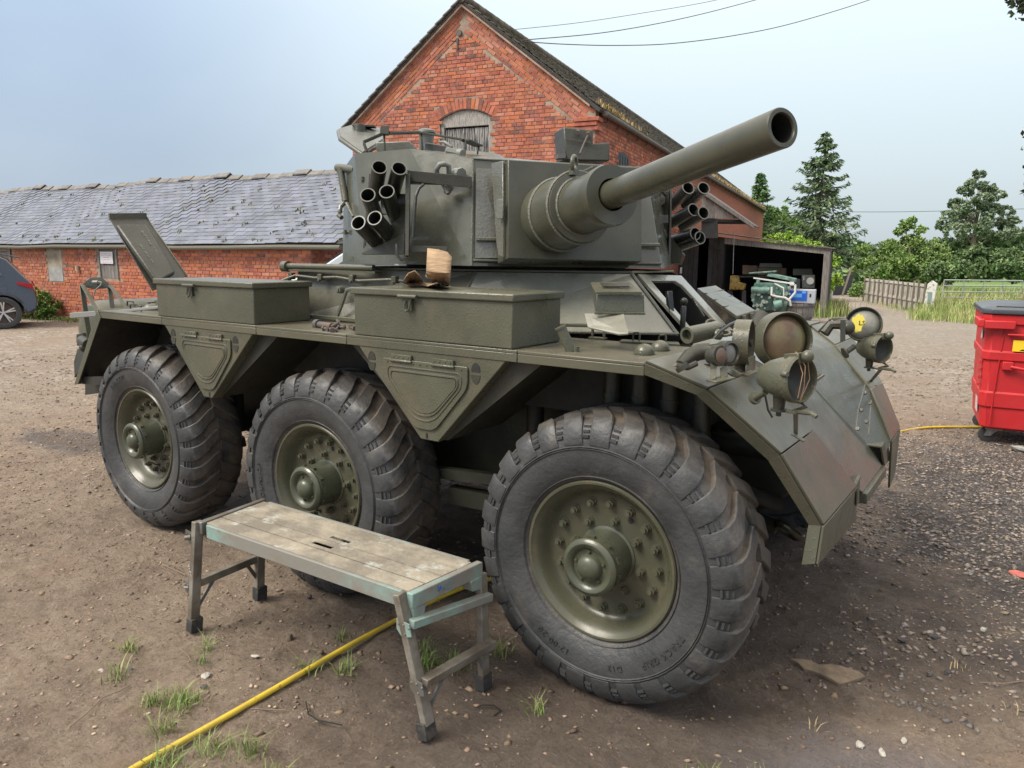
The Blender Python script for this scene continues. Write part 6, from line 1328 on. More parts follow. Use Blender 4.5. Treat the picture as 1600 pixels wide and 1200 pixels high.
# far headlamp and covered dish with yellow chalk
headlamp((2.199,0.099,1.253), (.80,-.42,.02), .060, .115, (2.060,0.866,0.983), far=True)
fd = dish((2.117,0.125,1.356), (.10,-.95,.22), .078, dep_=.04, face=mat('covered_lens_cloth', (.20,.20,.175), .5, bump=.4, bscale=25), name='dish_lamp')
fax = V3((.10,-.95,.22)).normalized(); fx = fax.cross(V3((0,0,1))).normalized()*-1; fz = fx.cross(fax)*-1
fz = fz if fz.z > 0 else -fz
fc0 = V3((2.119,0.080,1.359))
ypts = [fc0-fx*.014+fx*(.024*math.cos(a)*(1+.12*math.sin(5*a+1)+.15*math.sin(3*a)))+fz*(.040*math.sin(a)*(1+.10*math.cos(7*a)+.1*math.sin(13*a)))+fax*.020 for a in [2*math.pi*i/30 for i in range(30)]]
b = MB(); b.prism(ypts, fax*.002); yc = b.build('yellow_chalk_mark', MT['yellowpaint'], fd, smooth=False)
place_text('LS', .028, fc0+fax*.024, fx, fz, fax, MT['black'], fd)
b = MB(); b.slab([(1.951,0.003,1.320),(1.961,0.009,1.317),(2.001,0.050,1.377),(1.992,0.043,1.377)], .004); b.slab([(1.996,0.047,1.380),(2.007,0.052,1.372),(2.068,0.034,1.376),(2.050,0.084,1.381)], .004); b.tube([V3((1.978,0.020,1.312)), V3((1.997,0.041,1.349)), V3((2.039,0.046,1.354))], .022, 8); b.slab([(2.051,-0.039,1.380),(2.067,-0.028,1.377),(2.076,-0.040,1.290),(2.060,-0.052,1.287)], .006); b.ball(V3((2.075,-0.004,1.346)), .032, n=12); b.build('lamp_guard', DP, AC)
b = MB(); b.cyl(V3((2.086,-0.043,1.243)), V3((2.101,0.033,1.260)), .012, n=10); b.cyl(V3((2.084,-0.045,1.241)), V3((2.079,-0.049,1.238)), .025, n=12); b.build('horn_stalk', DP, AC)

# ---- turret (parts are children of the shell)
TH = rad(-42); tu = V3((math.cos(TH), math.sin(TH), 0)); tv = V3((-math.sin(TH), math.cos(TH), 0)); TO = V3((.33,0,1.60))
def TP(u, v, z): return TO+tu*u+tv*v+V3((0,0,z))
bot = [TP(.70,-.39,-.006), TP(.72,.545,-.012), TP(.30,.80,0), TP(-.50,.66,0), TP(-.95,.35,0), TP(-.95,-.40,0), TP(-.12,-.965,0), V3((-0.068,-0.800,1.598))]
top = [V3((0.512,-0.647,2.087)), V3((1.093,-0.002,2.065)), TP(.22,.72,.50), TP(-.45,.58,.50), TP(-.85,.32,.50), TP(-.85,-.35,.50), V3((-0.392,-0.616,2.102)), V3((-0.216,-0.705,2.153))]
PK = V3((0.144,-0.678,2.154)); PK2 = TP(.33,.62,.55)
b = MB()
vv = bot+top+[PK]
b.add(vv, [(0,1,9,8),(1,2,10,9),(2,3,11,10),(3,4,12,11),(4,5,13,12),(5,6,14,13),(6,7,15,14),(7,0,8,16,15)])
tur = b.build('turret_shell', MT['turret'], AC, smooth=False, bevel=.004)
b = MB(); cen = TP(-.1,0,.55); b.add(top+[PK, cen, TP(.45,.1,.50)], [(8,0,10),(0,1,10),(15-15+1,2,10),(8,10,9),(10,2,9),(2,3,9),(3,4,9),(4,5,9),(5,6,9),(6,7,9),(7,8,9)])
b.build('turret_roof', MT['turret'], tur, smooth=False)
b = MB(); b.cyl(TP(-.05,0,-.045), TP(-.05,0,.0), .62, n=48); b.build('turret_ring', DK, tur)
# weld beads
b = MB(); b.tube([TP(.705,-.385,.02), TP(.725,.54,.012)], .006, 6); b.tube([top[0]+tu*.004, V3((1.096,-0.061,2.071))], .004, 6); b.tube([TP(.70,-.37,.115), TP(.70,-.24,.115)], .010, 6); b.tube([TP(.70,.42,.10), TP(.71,.53,.10)], .010, 6); b.tube([top[0]+(bot[0]-top[0])*t+V3((.0,-.003,0)) for t in (0,.5,1)], .005, 6); b.build('weld_bead', MT['weld'], tur)
# rough cast strip between cheek and mantlet
b = MB(); b.slab([TP(.615,-.355,.44), TP(.700,-.375,.03), TP(.722,-.20,.03), TP(.62,-.20,.44)], .006); b.build('cast_panel', MT['rough_paint'], tur, smooth=False)
b = MB(); b.slab([V3((0.646,-0.672,2.053)), V3((0.736,-0.708,2.055)), V3((0.789,-0.772,1.634)), V3((0.752,-0.760,1.640)), V3((0.727,-0.741,1.696))], .012); b.slab([V3((0.738,-0.767,1.885)), V3((0.775,-0.766,1.886)), V3((0.784,-0.778,1.800)), V3((0.741,-0.770,1.804))], .01); b.build('dust_seal_flange', MT['rough_paint'], tur, bevel=.002, seg=1)
# mantlet box plate
m0, m1, m2, m3 = V3((0.771,-0.733,2.058)), V3((0.816,-0.792,1.629)), V3((1.213,-0.272,1.619)), V3((1.168,-0.213,2.052))
b = MB(); nM = (m1-m0).cross(m3-m0).normalized(); nM = nM if nM.dot(tu) > 0 else -nM
b.prism([m0,m1,m2,m3], -nM*.16); man = b.build('mantlet', MT['gun'], tur, bevel=.004)
# gun: axis from measured muzzle and root
gm_ = V3((2.099,-1.295,1.998)); gr_ = V3((1.344,-0.843,1.878)); gd = (gm_-gr_).normalized()
def GPt(s): return gr_+gd*s       # s metres forward of the collar face
LG = (gm_-gr_).length
b = MB(); b.lathe([(.158,-.52),(.160,-.44),(.154,-.40),(.150,-.27),(.147,-.245)], gr_, gd, 48); b.lathe([(.147,-.245),(.118,-.240)], gr_, gd, 48); b.lathe([(.116,-.245),(.112,-.06),(.118,-.058),(.120,-.02),(.116,.0),(.063,.0),(.063,-.14)], gr_, gd, 48); b.build('gun_collar', MT['gun'], tur)
b = MB(); b.tube([GPt(-.238)+V3(gd.orthogonal().normalized())*0+x for x in []] or [GPt(-.1), GPt(-.099)], .001, 4)
def circ_pts(s, r0, n_=40):
    a = gd.orthogonal().normalized(); c = gd.cross(a); return [GPt(s)+(a*math.cos(t)+c*math.sin(t))*r0 for t in [2*math.pi*i/n_ for i in range(n_+1)]]
b = MB(); b.tube(circ_pts(-.262,.151), .007, 6, caps=False); b.tube(circ_pts(-.240,.118), .007, 6, caps=False); b.tube(circ_pts(-.42,.157), .008, 6, caps=False); b.build('weld_bead', MT['weld'], tur)
b = MB(); b.lathe([(.0,-.12),(.054,-.12),(.054,.10),(.055,LG*.5),(.0565,LG-.02),(.0565,LG-.003),(.054,LG),(.043,LG),(.041,LG-.003),(.041,LG-.5),(0,LG-.5)], gr_, gd, 48); gun = b.build('gun_barrel', MT['gun'], tur)
b = MB(); b.lathe([(.0406,LG-.008),(.0405,LG-.45),(0,LG-.45)], gr_, gd, 32); b.build('gun_bore', MT['tubeblack'], gun)
b = MB(); le = V3((1.105,-0.732,2.019)); b.lathe([(.030+.009*math.cos(a), .009*math.sin(a)) for a in [2*math.pi*i/10 for i in range(10)]], le+V3((0,0,.0)), tu*.55+tv*.8, 24, closed=True); b.beam(le+V3((0,0,-.045)), le+V3((0,0,-.02)), .05,.02); b.build('lifting_eye', P_, tur)
b = MB(); c0 = V3((1.254,-0.627,1.795)); b.cyl(c0-tu*.10, c0+tu*.0, .018, n=12); b.build('coaxial_port', DP, tur)
b = MB(); b.beam(GPt(-.13)+V3((-.0,0,.118))-tv*.05, GPt(-.055)+V3((0,0,.118))-tv*.05, .006,.006); b.build('cast_mark', MT['weld'], tur)
# shackle eyes on the cheek
b = MB()
b.tube([V3((0.374,-0.747,2.004)), V3((0.389,-0.768,2.033)), V3((0.405,-0.765,2.055)), V3((0.422,-0.752,2.058)), V3((0.427,-0.726,2.052)), V3((0.421,-0.715,2.004))], .013, 10); b.cyl(V3((0.418,-0.663,2.027)), V3((0.498,-0.734,2.013)), .022, n=14); b.cyl(V3((0.498,-0.734,2.013)), V3((0.515,-0.741,2.010)), .027, n=8); b.cyl(V3((0.425,-0.739,1.932)), V3((0.457,-0.749,1.956)), .018, n=10); b.tube([V3((0.420,-0.761,1.966)), V3((0.442,-0.763,1.941)), V3((0.451,-0.761,1.924))], .010, 8); b.build('shackle', mat('bare_grey_paint', (.16,.17,.155), .35), tur)
# launcher carriers
b = MB()
b.beam(V3((0.300,-0.873,2.002)), V3((0.561,-0.724,1.971)), .05,.006, upv=(0,1,0)); 
b.slab([V3((0.286,-0.857,2.010)), V3((0.547,-0.706,1.987)), V3((0.547,-0.711,1.958)), V3((0.291,-0.863,1.963))], .006)
b.slab([V3((0.298,-0.875,1.999)), V3((0.315,-0.863,1.999)), V3((0.377,-0.947,1.630)), V3((0.363,-0.957,1.630))], .03)
b.slab([V3((0.360,-0.923,1.682)), V3((0.503,-0.825,1.681)), V3((0.503,-0.830,1.655)), V3((0.363,-0.927,1.653))], .005)
b.slab([V3((0.081,-0.951,1.646)), V3((0.324,-0.913,1.735)), V3((0.334,-0.926,1.642)), V3((0.085,-0.950,1.640))], .012)
b.slab([V3((0.063,-0.920,1.676)), V3((0.299,-0.884,1.834)), V3((0.324,-0.913,1.735)), V3((0.074,-0.932,1.646))], .004)
b.slab([V3((0.107,-0.849,1.928)), V3((0.265,-0.840,1.923)), V3((0.286,-0.871,1.824)), V3((0.128,-0.869,1.828))], .004)
b.slab([V3((0.022,-0.839,2.026)), V3((0.032,-0.832,2.026)), V3((0.047,-0.896,1.671)), V3((0.037,-0.903,1.670))], .01)
b.build('launcher_rack', DP, tur, bevel=.0015, seg=1)
b = MB(); b.tube([V3((0.395,-0.866,1.958)), V3((0.387,-0.888,1.940)), V3((0.379,-0.901,1.905)), V3((0.382,-0.919,1.808)), V3((0.387,-0.935,1.716))], .007, 8); b.tube([V3((0.323,-0.973,1.687)), V3((0.335,-0.986,1.641)), V3((0.354,-0.978,1.618)), V3((0.377,-0.960,1.630))], .007, 8); b.build('rack_cable', MT['tubeblack'], tur)
for m_, c_e in (((0.251,-1.0,2.029),(0.098,-0.879,1.925)),((0.325,-0.95,2.024),(0.165,-0.836,1.911)),((0.221,-1.047,1.905),(0.115,-0.886,1.81)),((0.29,-0.996,1.921),(0.189,-0.836,1.82)),((0.199,-1.088,1.781),(0.135,-0.90,1.69)),((0.257,-1.043,1.803),(0.192,-0.855,1.715))):
    m_, c_e = V3(m_), V3(c_e); d_ = (c_e-m_).normalized(); b = MB(); Lt = .24
    b.lathe([(.033,.0),(.0355,.002),(.0355,.012),(.0345,.014),(.0345,Lt),(0,Lt),(0,Lt-.02),(.0295,Lt-.02),(.0295,.0)], m_, d_, 28, closed=True); t_ = b.build('grenade_launcher_tube', MT['tubeblack'], tur)
    b = MB(); b.ring(m_-d_*.0012, m_+d_*.003, .0352, .0302, 28); b.build('tube_rim', mat('worn_rim', (.13,.135,.12), .4) if 'worn_rim' not in bpy.data.materials else bpy.data.materials['worn_rim'], t_)
for m_, c_e in (((1.155,0.399,2.009),(1.028,0.506,1.938)),((1.223,0.446,2.009),(1.096,0.553,1.939)),((1.19,0.399,1.894),(1.039,0.493,1.839)),((1.236,0.428,1.878),(1.093,0.527,1.826)),((1.212,0.387,1.768),(1.05,0.478,1.73)),((1.235,0.399,1.747),(1.077,0.491,1.706))):
    m_, c_e = V3(m_), V3(c_e); d_ = (c_e-m_).normalized(); b = MB(); Lt = .20
    b.lathe([(.033,.0),(.0355,.002),(.0355,.012),(.0345,.014),(.0345,Lt),(0,Lt),(0,Lt-.02),(.0295,Lt-.02),(.0295,.0)], m_, d_, 28, closed=True); t_ = b.build('grenade_launcher_tube', MT['tubeblack'], tur)
    b = MB(); b.ring(m_-d_*.0012, m_+d_*.003, .0352, .0302, 28); b.build('tube_rim', bpy.data.materials['worn_rim'], t_)
b = MB(); b.slab([V3((0.945,0.437,1.999)), V3((1.034,0.439,2.009)), V3((1.076,0.385,1.614)), V3((1.032,0.391,1.614)), V3((0.957,0.415,1.858))], .02); b.slab([V3((1.045,0.363,1.614)), V3((1.140,0.366,1.612)), V3((1.156,0.364,1.663)), V3((1.071,0.409,1.746)), V3((1.029,0.392,1.746))], .04); b.slab([V3((1.050,0.386,2.001)), V3((1.055,0.390,2.001)), V3((1.091,0.333,1.614)), V3((1.079,0.325,1.614))], .05)
b.cyl(V3((1.006,0.346,1.956)), V3((0.933,0.406,1.893)), .045, n=16); b.slab([V3((1.003,0.262,1.860)), V3((1.082,0.318,1.865)), V3((1.086,0.312,1.821)), V3((1.019,0.265,1.820))], .008)
for q_ in ((0.996,0.368,1.975), (1.038,0.373,1.980)): b.cyl(q_, V3(q_)+V3((.02,-.03,0)), .012, n=10)
b.build('launcher_rack', DP, tur, bevel=.0015, seg=1)
# roof rail of flat bar
R0,R1_,R2_,R3_,R4_ = V3((-0.299,-0.560,2.234)), V3((-0.214,-0.491,2.282)), V3((0.019,-0.456,2.271)), V3((0.297,-0.436,2.214)), V3((0.273,-0.294,2.205))
b = MB()
for a, c in ((R0,R1_),(R1_,R2_),(R2_,R3_),(R3_,R4_)): b.beam(a, c, .05,.010)
for p, q_, w_ in ((R0+V3((.0,0,0)), (-0.276,-0.556,2.177), .055), (R1_, (-0.198,-0.501,2.185), .03), (R2_, (0.034,-0.464,2.182), .025), (R3_, (0.302,-0.448,2.137), .03), (R4_, (0.272,-0.303,2.162), .008)): b.beam(p, q_, w_, .008, upv=tv)
b.build('roof_rail', DP, tur, bevel=.0015, seg=1)
# periscope housings and low cupola, hatch lids
pale = mat('grey_green_paint_wet', (.11,.115,.10), .34, bump=.2, bscale=40)
b = MB(); b.lathe([(.30,0),(.30,.05),(.27,.075),(.22,.08),(0,.08)], TP(-.30,-.30,.53), (0,0,1), 36); b.build('cupola', P_, tur)
b = MB(); b.prism([V3((-0.323,-0.450,2.250)), V3((-0.132,-0.380,2.251)), V3((-0.084,-0.357,2.197)), V3((-0.305,-0.450,2.195))], tu*-.05); b.prism([V3((0.006,-0.412,2.230)), V3((0.142,-0.385,2.203)), V3((0.179,-0.368,2.164)), V3((0.012,-0.420,2.170))], tu*-.05); b.build('periscope_housing', pale, tur, bevel=.006)
b = MB(); b.prism([V3((0.290,-0.574,2.167)), V3((0.367,-0.550,2.146)), V3((0.369,-0.553,2.124)), V3((0.290,-0.579,2.142))], tu*-.06); b.cyl(V3((0.353,-0.562,2.133)), V3((0.386,-0.565,2.128)), .022, n=12); b.tube([V3((0.230,-0.561,2.194)), V3((0.260,-0.553,2.193)), V3((0.311,-0.560,2.164))], .008, 6); b.build('hatch_catch', mat('grey_cast', (.17,.175,.16), .4), tur, bevel=.003, seg=1)
b = MB(); b.prism([V3((-0.193,-0.541,2.271)), V3((-0.154,-0.514,2.268)), V3((-0.159,-0.508,2.315)), V3((-0.198,-0.535,2.314))], (-.04,.04,0)); b.build('rail_block', DP, tur, bevel=.003)
b = MB(); q0 = V3((-0.132,-0.244,2.309)); b.lathe([(.055,0),(.052,.012),(.03,.022),(0,.024)], q0, (0,0,1), 20); b.cyl(q0-V3((0,0,.12)), q0, .04, n=16); b.build('ventilator_cap', pale, tur)
b = MB(); hl = [V3((-0.690,-0.376,2.345)), V3((-0.765,-0.167,2.409)), V3((-0.621,-0.074,2.380)), V3((-0.399,-0.313,2.273)), V3((-0.332,-0.535,2.170)), V3((-0.519,-0.520,2.270))]; b.slab(hl, .02); b.tube(hl+[hl[0]], .014, 6, caps=False); b.build('open_hatch_lid', pale, tur, bevel=.003)
b = MB(); b.cyl(V3((-0.632,-0.264,2.391)), V3((-0.626,-0.271,2.339)), .035, n=14); b.beam(V3((-0.701,-0.249,2.396)), V3((-0.591,-0.174,2.393)), .06,.012); b.build('hatch_latch', DP, tur, bevel=.002, seg=1)
# sight box with armoured cover on the roof
b = MB(); b.prism([V3((0.544,0.106,2.334)), V3((0.682,0.198,2.318)), V3((0.687,0.187,2.246)), V3((0.760,0.239,2.254)), V3((0.771,0.225,2.152)), V3((0.574,0.089,2.156))], V3((-.14,.13,0))); sb_ = b.build('sight_housing', DP, tur, bevel=.008)
b = MB(); b.cyl(V3((0.617,0.138,2.306)), V3((0.631,0.109,2.297)), .012, n=10); b.cyl(V3((0.664,0.169,2.296)), V3((0.680,0.141,2.288)), .012, n=10); b.tube([V3((0.683,0.129,2.279)), V3((0.681,0.093,2.232)), V3((0.685,0.047,2.177))], .005, 6); b.prism([V3((0.547,0.052,2.187)), V3((0.581,0.076,2.188)), V3((0.583,0.073,2.164)), V3((0.549,0.049,2.163))], V3((-.05,.05,0))); b.beam(V3((0.576,0.095,2.267)), V3((0.694,0.173,2.248)), .006,.004); b.build('sight_fitting', MT['iron'], sb_)
# handle and hook at the rear corner
b = MB(); b.cyl(V3((-0.452,-0.607,2.106)), V3((-0.240,-0.676,2.077)), .022, n=14); b.tube([V3((-0.385,-0.649,2.095)), V3((-0.380,-0.651,2.071)), V3((-0.321,-0.679,1.917))], .018, 10); b.tube([V3((-0.321,-0.679,1.917)), V3((-0.325,-0.712,1.889)), V3((-0.324,-0.719,1.856))], .012, 8); b.tube([V3((-0.299,-0.690,1.909)), V3((-0.266,-0.700,1.871)), V3((-0.231,-0.708,1.837))], .010, 8); b.cyl(V3((-0.329,-0.724,1.845)), V3((-0.298,-0.731,1.831)), .012, n=10); b.build('aerial_bracket', P_, tur)
for q_ in ((-0.361,-0.667,1.755), (-0.271,-0.696,1.616), (-0.180,-0.709,2.017)): q_ = V3(q_); b = MB(); b.beam(q_, q_+V3((.05,-.02,.0)), .015,.008); b.cyl(q_+V3((.04,-.02,-.01)), q_+V3((.04,-.02,.015)), .008, n=8); b.build('stowage_cleat', P_, tur)

# ---- wheels
def make_tyre(me_name='tyre'):
    Ro, Wd = .553, .34         # radius, section width; local axis: +Y is outboard (-> rotated when placed)
    b = MB()
    prof = [(.292,.118),(.300,.140),(.335,.166),(.385,.182),(.440,.184),(.490,.172),(.515,.150),(.524,.120),(.528,.06),(.529,0)]
    full = [(r,-h) for r, h in prof]+[(r,h) for r, h in prof[::-1][1:]]
    n_ = 104; b.lathe(full, (0,0,0), (0,1,0), n_)
    # bead rings on the side wall
    for rr, hh in ((.318,.158),(.425,.1865),(.432,.187)):
        for s in (1,-1): b.lathe([(rr-.003,s*(hh-.003)),(rr,s*(hh+.002)),(rr+.003,s*(hh-.003))], (0,0,0), (0,1,0), 72)
    nl = 27
    for s in (1,-1):
        for k_ in range(nl):
            a0 = 2*math.pi*(k_+(.5 if s < 0 else 0))/nl
            # path: (lateral, radius under, lag angle, width, height)
            path = [(.004,.5275,-.165,.064,.024),(.030,.5275,-.142,.067,.024),(.060,.5275,-.105,.071,.024),(.090,.527,-.063,.076,.025),(.118,.523,-.026,.081,.024),(.138,.517,-.004,.084,.021),(.152,.508,.006,.085,.017),(.165,.495,.011,.084,.012),(.176,.476,.013,.081,.0075),(.183,.455,.014,.080,.005),(.1855,.444,.014,.078,.001)]
            V_ = []
            for (h, r0, lag, w_, ht) in path:
                t = a0+lag*1.0; nr = V3((math.sin(0),0,0))
                # outward direction in section: radial on the tread, sideways on the wall
                fr_o = min(1, max(0, (h-.115)/.06)); ro = math.cos(fr_o*1.25); yo = math.sin(fr_o*1.25)
                for j, (e_, up_) in enumerate(((-.5,0),(-.47,.82),(-.41,1),(.41,1),(.47,.82),(.5,0))):
                    ang = t+e_*w_/r0; rad_ = r0-.004+ro*ht*up_; yy = (h+yo*ht*up_)*s
                    V_.append((rad_*math.cos(ang), yy, rad_*math.sin(ang)))
            m = len(path); F_ = []
            for i in range(m-1):
                for j in range(5):
                    q = (i*6+j, i*6+j+1, (i+1)*6+j+1, (i+1)*6+j); F_.append(q if s < 0 else q[::-1])
            F_.append((0,1,2,3,4,5)); F_.append(tuple((m-1)*6+j for j in range(5,-1,-1)))
            b.cur = 1 if False else 0; b.add(V_, F_)
            # little step blocks between the lugs on the shoulder
            for (h, r0, yy) in ((.158,.500,.0),(.170,.485,0),(.178,.468,0)):
                ang = a0+math.pi/nl+.010; q = []
                for e_ in (-.014,.014):
                    for dr in (-.006,.006): pass
                c_ = V3(((r0+.002)*math.cos(ang), (h+.002)*s, (r0+.002)*math.sin(ang)))
                tan_ = V3((-math.sin(ang),0,math.cos(ang))); rd_ = V3((math.cos(ang),0,math.sin(ang)))
                R = Matrix((tan_, V3((0,1,0)), rd_)).transposed(); b.box(c_, (.026,.010,.009), R)
    return b
tyre_mats = [MT['rubber'], MT['mudrubber']]
def tyre_material():
    m = MT['rubber'].copy(); m.name = 'tyre_rubber_with_dried_mud'; nt = m.node_tree; N = nt.nodes; K = nt.links.new; bs = N['Principled BSDF']
    tcn = N.new('ShaderNodeTexCoord'); sp = N.new('ShaderNodeSeparateXYZ'); K(tcn.outputs['Object'], sp.inputs[0])
    ab = N.new('ShaderNodeMath'); ab.operation = 'ABSOLUTE'; K(sp.outputs['Y'], ab.inputs[0])
    mr_ = N.new('ShaderNodeMapRange'); mr_.inputs['From Min'].default_value = .165; mr_.inputs['From Max'].default_value = .10; K(ab.outputs[0], mr_.inputs['Value'])
    # radius: the grooves hold the mud, the lug faces are rubbed clean
    x2 = N.new('ShaderNodeMath'); x2.operation = 'MULTIPLY'; K(sp.outputs['X'], x2.inputs[0]); K(sp.outputs['X'], x2.inputs[1])
    z2 = N.new('ShaderNodeMath'); z2.operation = 'MULTIPLY'; K(sp.outputs['Z'], z2.inputs[0]); K(sp.outputs['Z'], z2.inputs[1])
    ad = N.new('ShaderNodeMath'); ad.operation = 'ADD'; K(x2.outputs[0], ad.inputs[0]); K(z2.outputs[0], ad.inputs[1]); sq = N.new('ShaderNodeMath'); sq.operation = 'SQRT'; K(ad.outputs[0], sq.inputs[0])
    gr = N.new('ShaderNodeMapRange'); gr.inputs['From Min'].default_value = .552; gr.inputs['From Max'].default_value = .528; gr.inputs['To Min'].default_value = .25; K(sq.outputs[0], gr.inputs['Value'])
    nz_ = N.new('ShaderNodeTexNoise'); nz_.inputs['Scale'].default_value = 7; nz_.inputs['Detail'].default_value = 8; nz_.inputs['Roughness'].default_value = .75; K(N['Geometry'].outputs['Position'] if 'Geometry' in N else tcn.outputs['Object'], nz_.inputs['Vector'])
    nr_ = N.new('ShaderNodeMapRange'); nr_.inputs['From Min'].default_value = .36; nr_.inputs['From Max'].default_value = .56; K(nz_.outputs[0], nr_.inputs['Value'])
    a1 = N.new('ShaderNodeMath'); a1.operation = 'MULTIPLY'; K(mr_.outputs[0], a1.inputs[0]); K(gr.outputs[0], a1.inputs[1])
    a2 = N.new('ShaderNodeMath'); a2.operation = 'MULTIPLY'; K(a1.outputs[0], a2.inputs[0]); K(nr_.outputs[0], a2.inputs[1])
    src_ = bs.inputs['Base Color'].links[0].from_socket
    mx_ = N.new('ShaderNodeMixRGB'); K(a2.outputs[0], mx_.inputs[0]); K(src_, mx_.inputs[1]); mx_.inputs[2].default_value = (.135,.110,.084,1); K(mx_.outputs[0], bs.inputs['Base Color'])
    return m
TYM = tyre_material()
tyre_me = mesh_of(make_tyre(), 'tyre', TYM, smooth=True); tyre_me.set_sharp_from_angle(angle=rad(32))
rim_b = MB()      # outboard is +Y local; rim lip plane at y=+.144
rim_b.lathe([(.298,.140),(.302,.147),(.297,.153),(.289,.152),(.283,.145),(.277,.140),(.268,.130),(.257,.110),(.248,.090),(.240,.079),(.232,.074),(.226,.072),(.10,.072),(0,.072)], (0,0,0), (0,1,0), 72)
rim_b.lathe([(.298,-.14),(.26,-.10),(.25,.0),(.0,.0)], (0,0,0), (0,1,0), 40)
rim_me = mesh_of(rim_b, 'wheel_rim', MT['wheelpaint'], smooth=True)
hub_b = MB(); hub_b.lathe([(.112,.070),(.112,.076),(.103,.080),(.101,.18),(.101,.196)], (0,0,0), (0,1,0), 48)
hub_b.lathe([(.101,.196),(.099,.200),(.106,.204),(.107,.214),(.101,.222),(.090,.226),(.078,.222),(.070,.212),(.066,.206),(.050,.206),(.048,.210),(.046,.222),(.036,.234),(.018,.241),(0,.243)], (0,0,0), (0,1,0), 48)
hub_me = mesh_of(hub_b, 'hub', mat('hub_green_paint', (.058,.064,.043), .28, col2=(.070,.075,.050), scale=6, bump=.15, bscale=60, bdist=.003), smooth=True)
bb = MB(); bb.cyl((0,0,0),(0,.005,0),.0185,n=18); bb.cyl((0,.005,0),(0,.021,0),.0160,n=6); bb.cyl((0,.021,0),(0,.031,0),.0090,n=12); bolt_me = mesh_of(bb, 'bolt', MT['wheelpaint'], smooth=True)
sbt = MB(); sbt.cyl((0,0,0),(0,.007,0),.0065,n=6); sbt.cyl((0,.007,0),(0,.010,0),.003,n=8); small_me = mesh_of(sbt, 'hub_bolt', MT['wheelpaint'], smooth=True)
rb_ = MB(); rb_.box((0,0,0), (.026,.014,.012)); rbb = mesh_of(rb_, 'hub_lug', MT['wheelpaint'])
hs_b = MB(); hs_b.cyl((0,0,0),(0,.001,0),.011,n=16); hole_me = mesh_of(hs_b, 'valve_hole', MT['black'])
valve_b = MB(); valve_b.tube([(0,0,0),(0,.02,.01),(0,.035,.03)], .004, 6); valve_me = mesh_of(valve_b, 'valve', DK)
def put(me, name, parent, M_):
    o = bpy.data.objects.new(name, me); COL.objects.link(o); o.parent = parent; o.matrix_local = M_; ORG[o.name] = (0,0,0); return o
def wheel(x, y, side, rot, detail=True, txt=None):
    W_ = bpy.data.objects.new('wheel', rim_me); COL.objects.link(W_); W_.parent = AC
    # local +Y outboard; for the near side outboard is world -Y
    M_ = Matrix.Translation((x, y, .548)) @ (Matrix.Rotation(math.pi, 4, 'Z') if side < 0 else Matrix.Identity(4)) @ Matrix.Rotation(rot, 4, 'Y')
    W_.matrix_local = M_
    put(tyre_me, 'tyre', W_, Matrix.Identity(4)); put(hub_me, 'hub', W_, Matrix.Identity(4))
    if not detail: return W_
    for i in range(16):
        a = 2*math.pi*i/16+.1; put(bolt_me, 'bolt', W_, Matrix.Translation((.204*math.cos(a), .072, .204*math.sin(a))))
    for i in range(8):
        a = 2*math.pi*i/8+.25; put(bolt_me, 'bolt', W_, Matrix.Translation((.141*math.cos(a), .072, .141*math.sin(a))))
    for i in range(5):
        a = 2*math.pi*i/5+.3; put(small_me, 'hub_bolt', W_, Matrix.Translation((.058*math.cos(a), .206, .058*math.sin(a))))
    for i in range(10):
        a = 2*math.pi*i/10; put(bolt_me, 'bolt', W_, Matrix.Translation((.094*math.cos(a), .186, .094*math.sin(a))) @ Matrix.Rotation(0, 4, 'Y') @ Matrix.Scale(.48, 4))
        put(rbb, 'hub_lug', W_, Matrix.Rotation(-a-.3, 4, 'Y') @ Matrix.Translation((.104, .185, 0)) @ Matrix.Rotation(math.pi/2, 4, 'Y'))
    for a in (2.15, 5.45):
        put(hole_me, 'valve_hole', W_, Matrix.Translation((.176*math.cos(a), .0722, .176*math.sin(a))))
    put(valve_me, 'valve', W_, Matrix.Translation((.176*math.cos(5.45), .073, .176*math.sin(5.45))))
    return W_
YC = -1.068
wf = wheel(1.524, YC, -1, .05); wm = wheel(0, YC, -1, .35); wr = wheel(-1.524, YC, -1, .8)
for x in (1.524, 0, -1.524): wheel(x, -YC, 1, .2, detail=False)
# raised lettering on the side walls
def arc_text(body, size, rmid, a_mid, wheel_x, m, parent, flip=False, sp=1.15):
    TV, TF = text_mesh(body, size, .0011, spacing=sp); P = []
    for v in TV:
        # seen from outside (world -Y), x to the right; angle measured ccw from +X(right)
        if not flip: a = a_mid-v.x/rmid; r0 = rmid+v.y
        else: a = a_mid+v.x/rmid; r0 = rmid-v.y
        yy = -(abs(YC)+.1848)-(v.z+.0)
        P.append((wheel_x+r0*math.cos(a), yy, .548+r0*math.sin(a)))
    b = MB(); b.add(P, TF)
    me = bpy.data.meshes.new('lettering'); me.from_pydata([(p[0], p[1], p[2]) for p in P], [], TF); me.materials.append(m)
    o = bpy.data.objects.new('lettering', me); COL.objects.link(o); o.parent = parent
    Mi = parent.matrix_local.inverted(); me.transform(Mi); return o
ltm = MT['rubber']
arc_text('12·00-20', .036, .383, rad(245), 1.524, ltm, wf, flip=False)
arc_text('D13', .032, .383, rad(285), 1.524, ltm, wf)
arc_text('TRACK GRIP', .034, .383, rad(318), 1.524, ltm, wf)
arc_text('DUNLOP', .040, .383, rad(185), 0, ltm, wm)
arc_text('DUNLOP', .040, .383, rad(120), -1.524, ltm, wr)

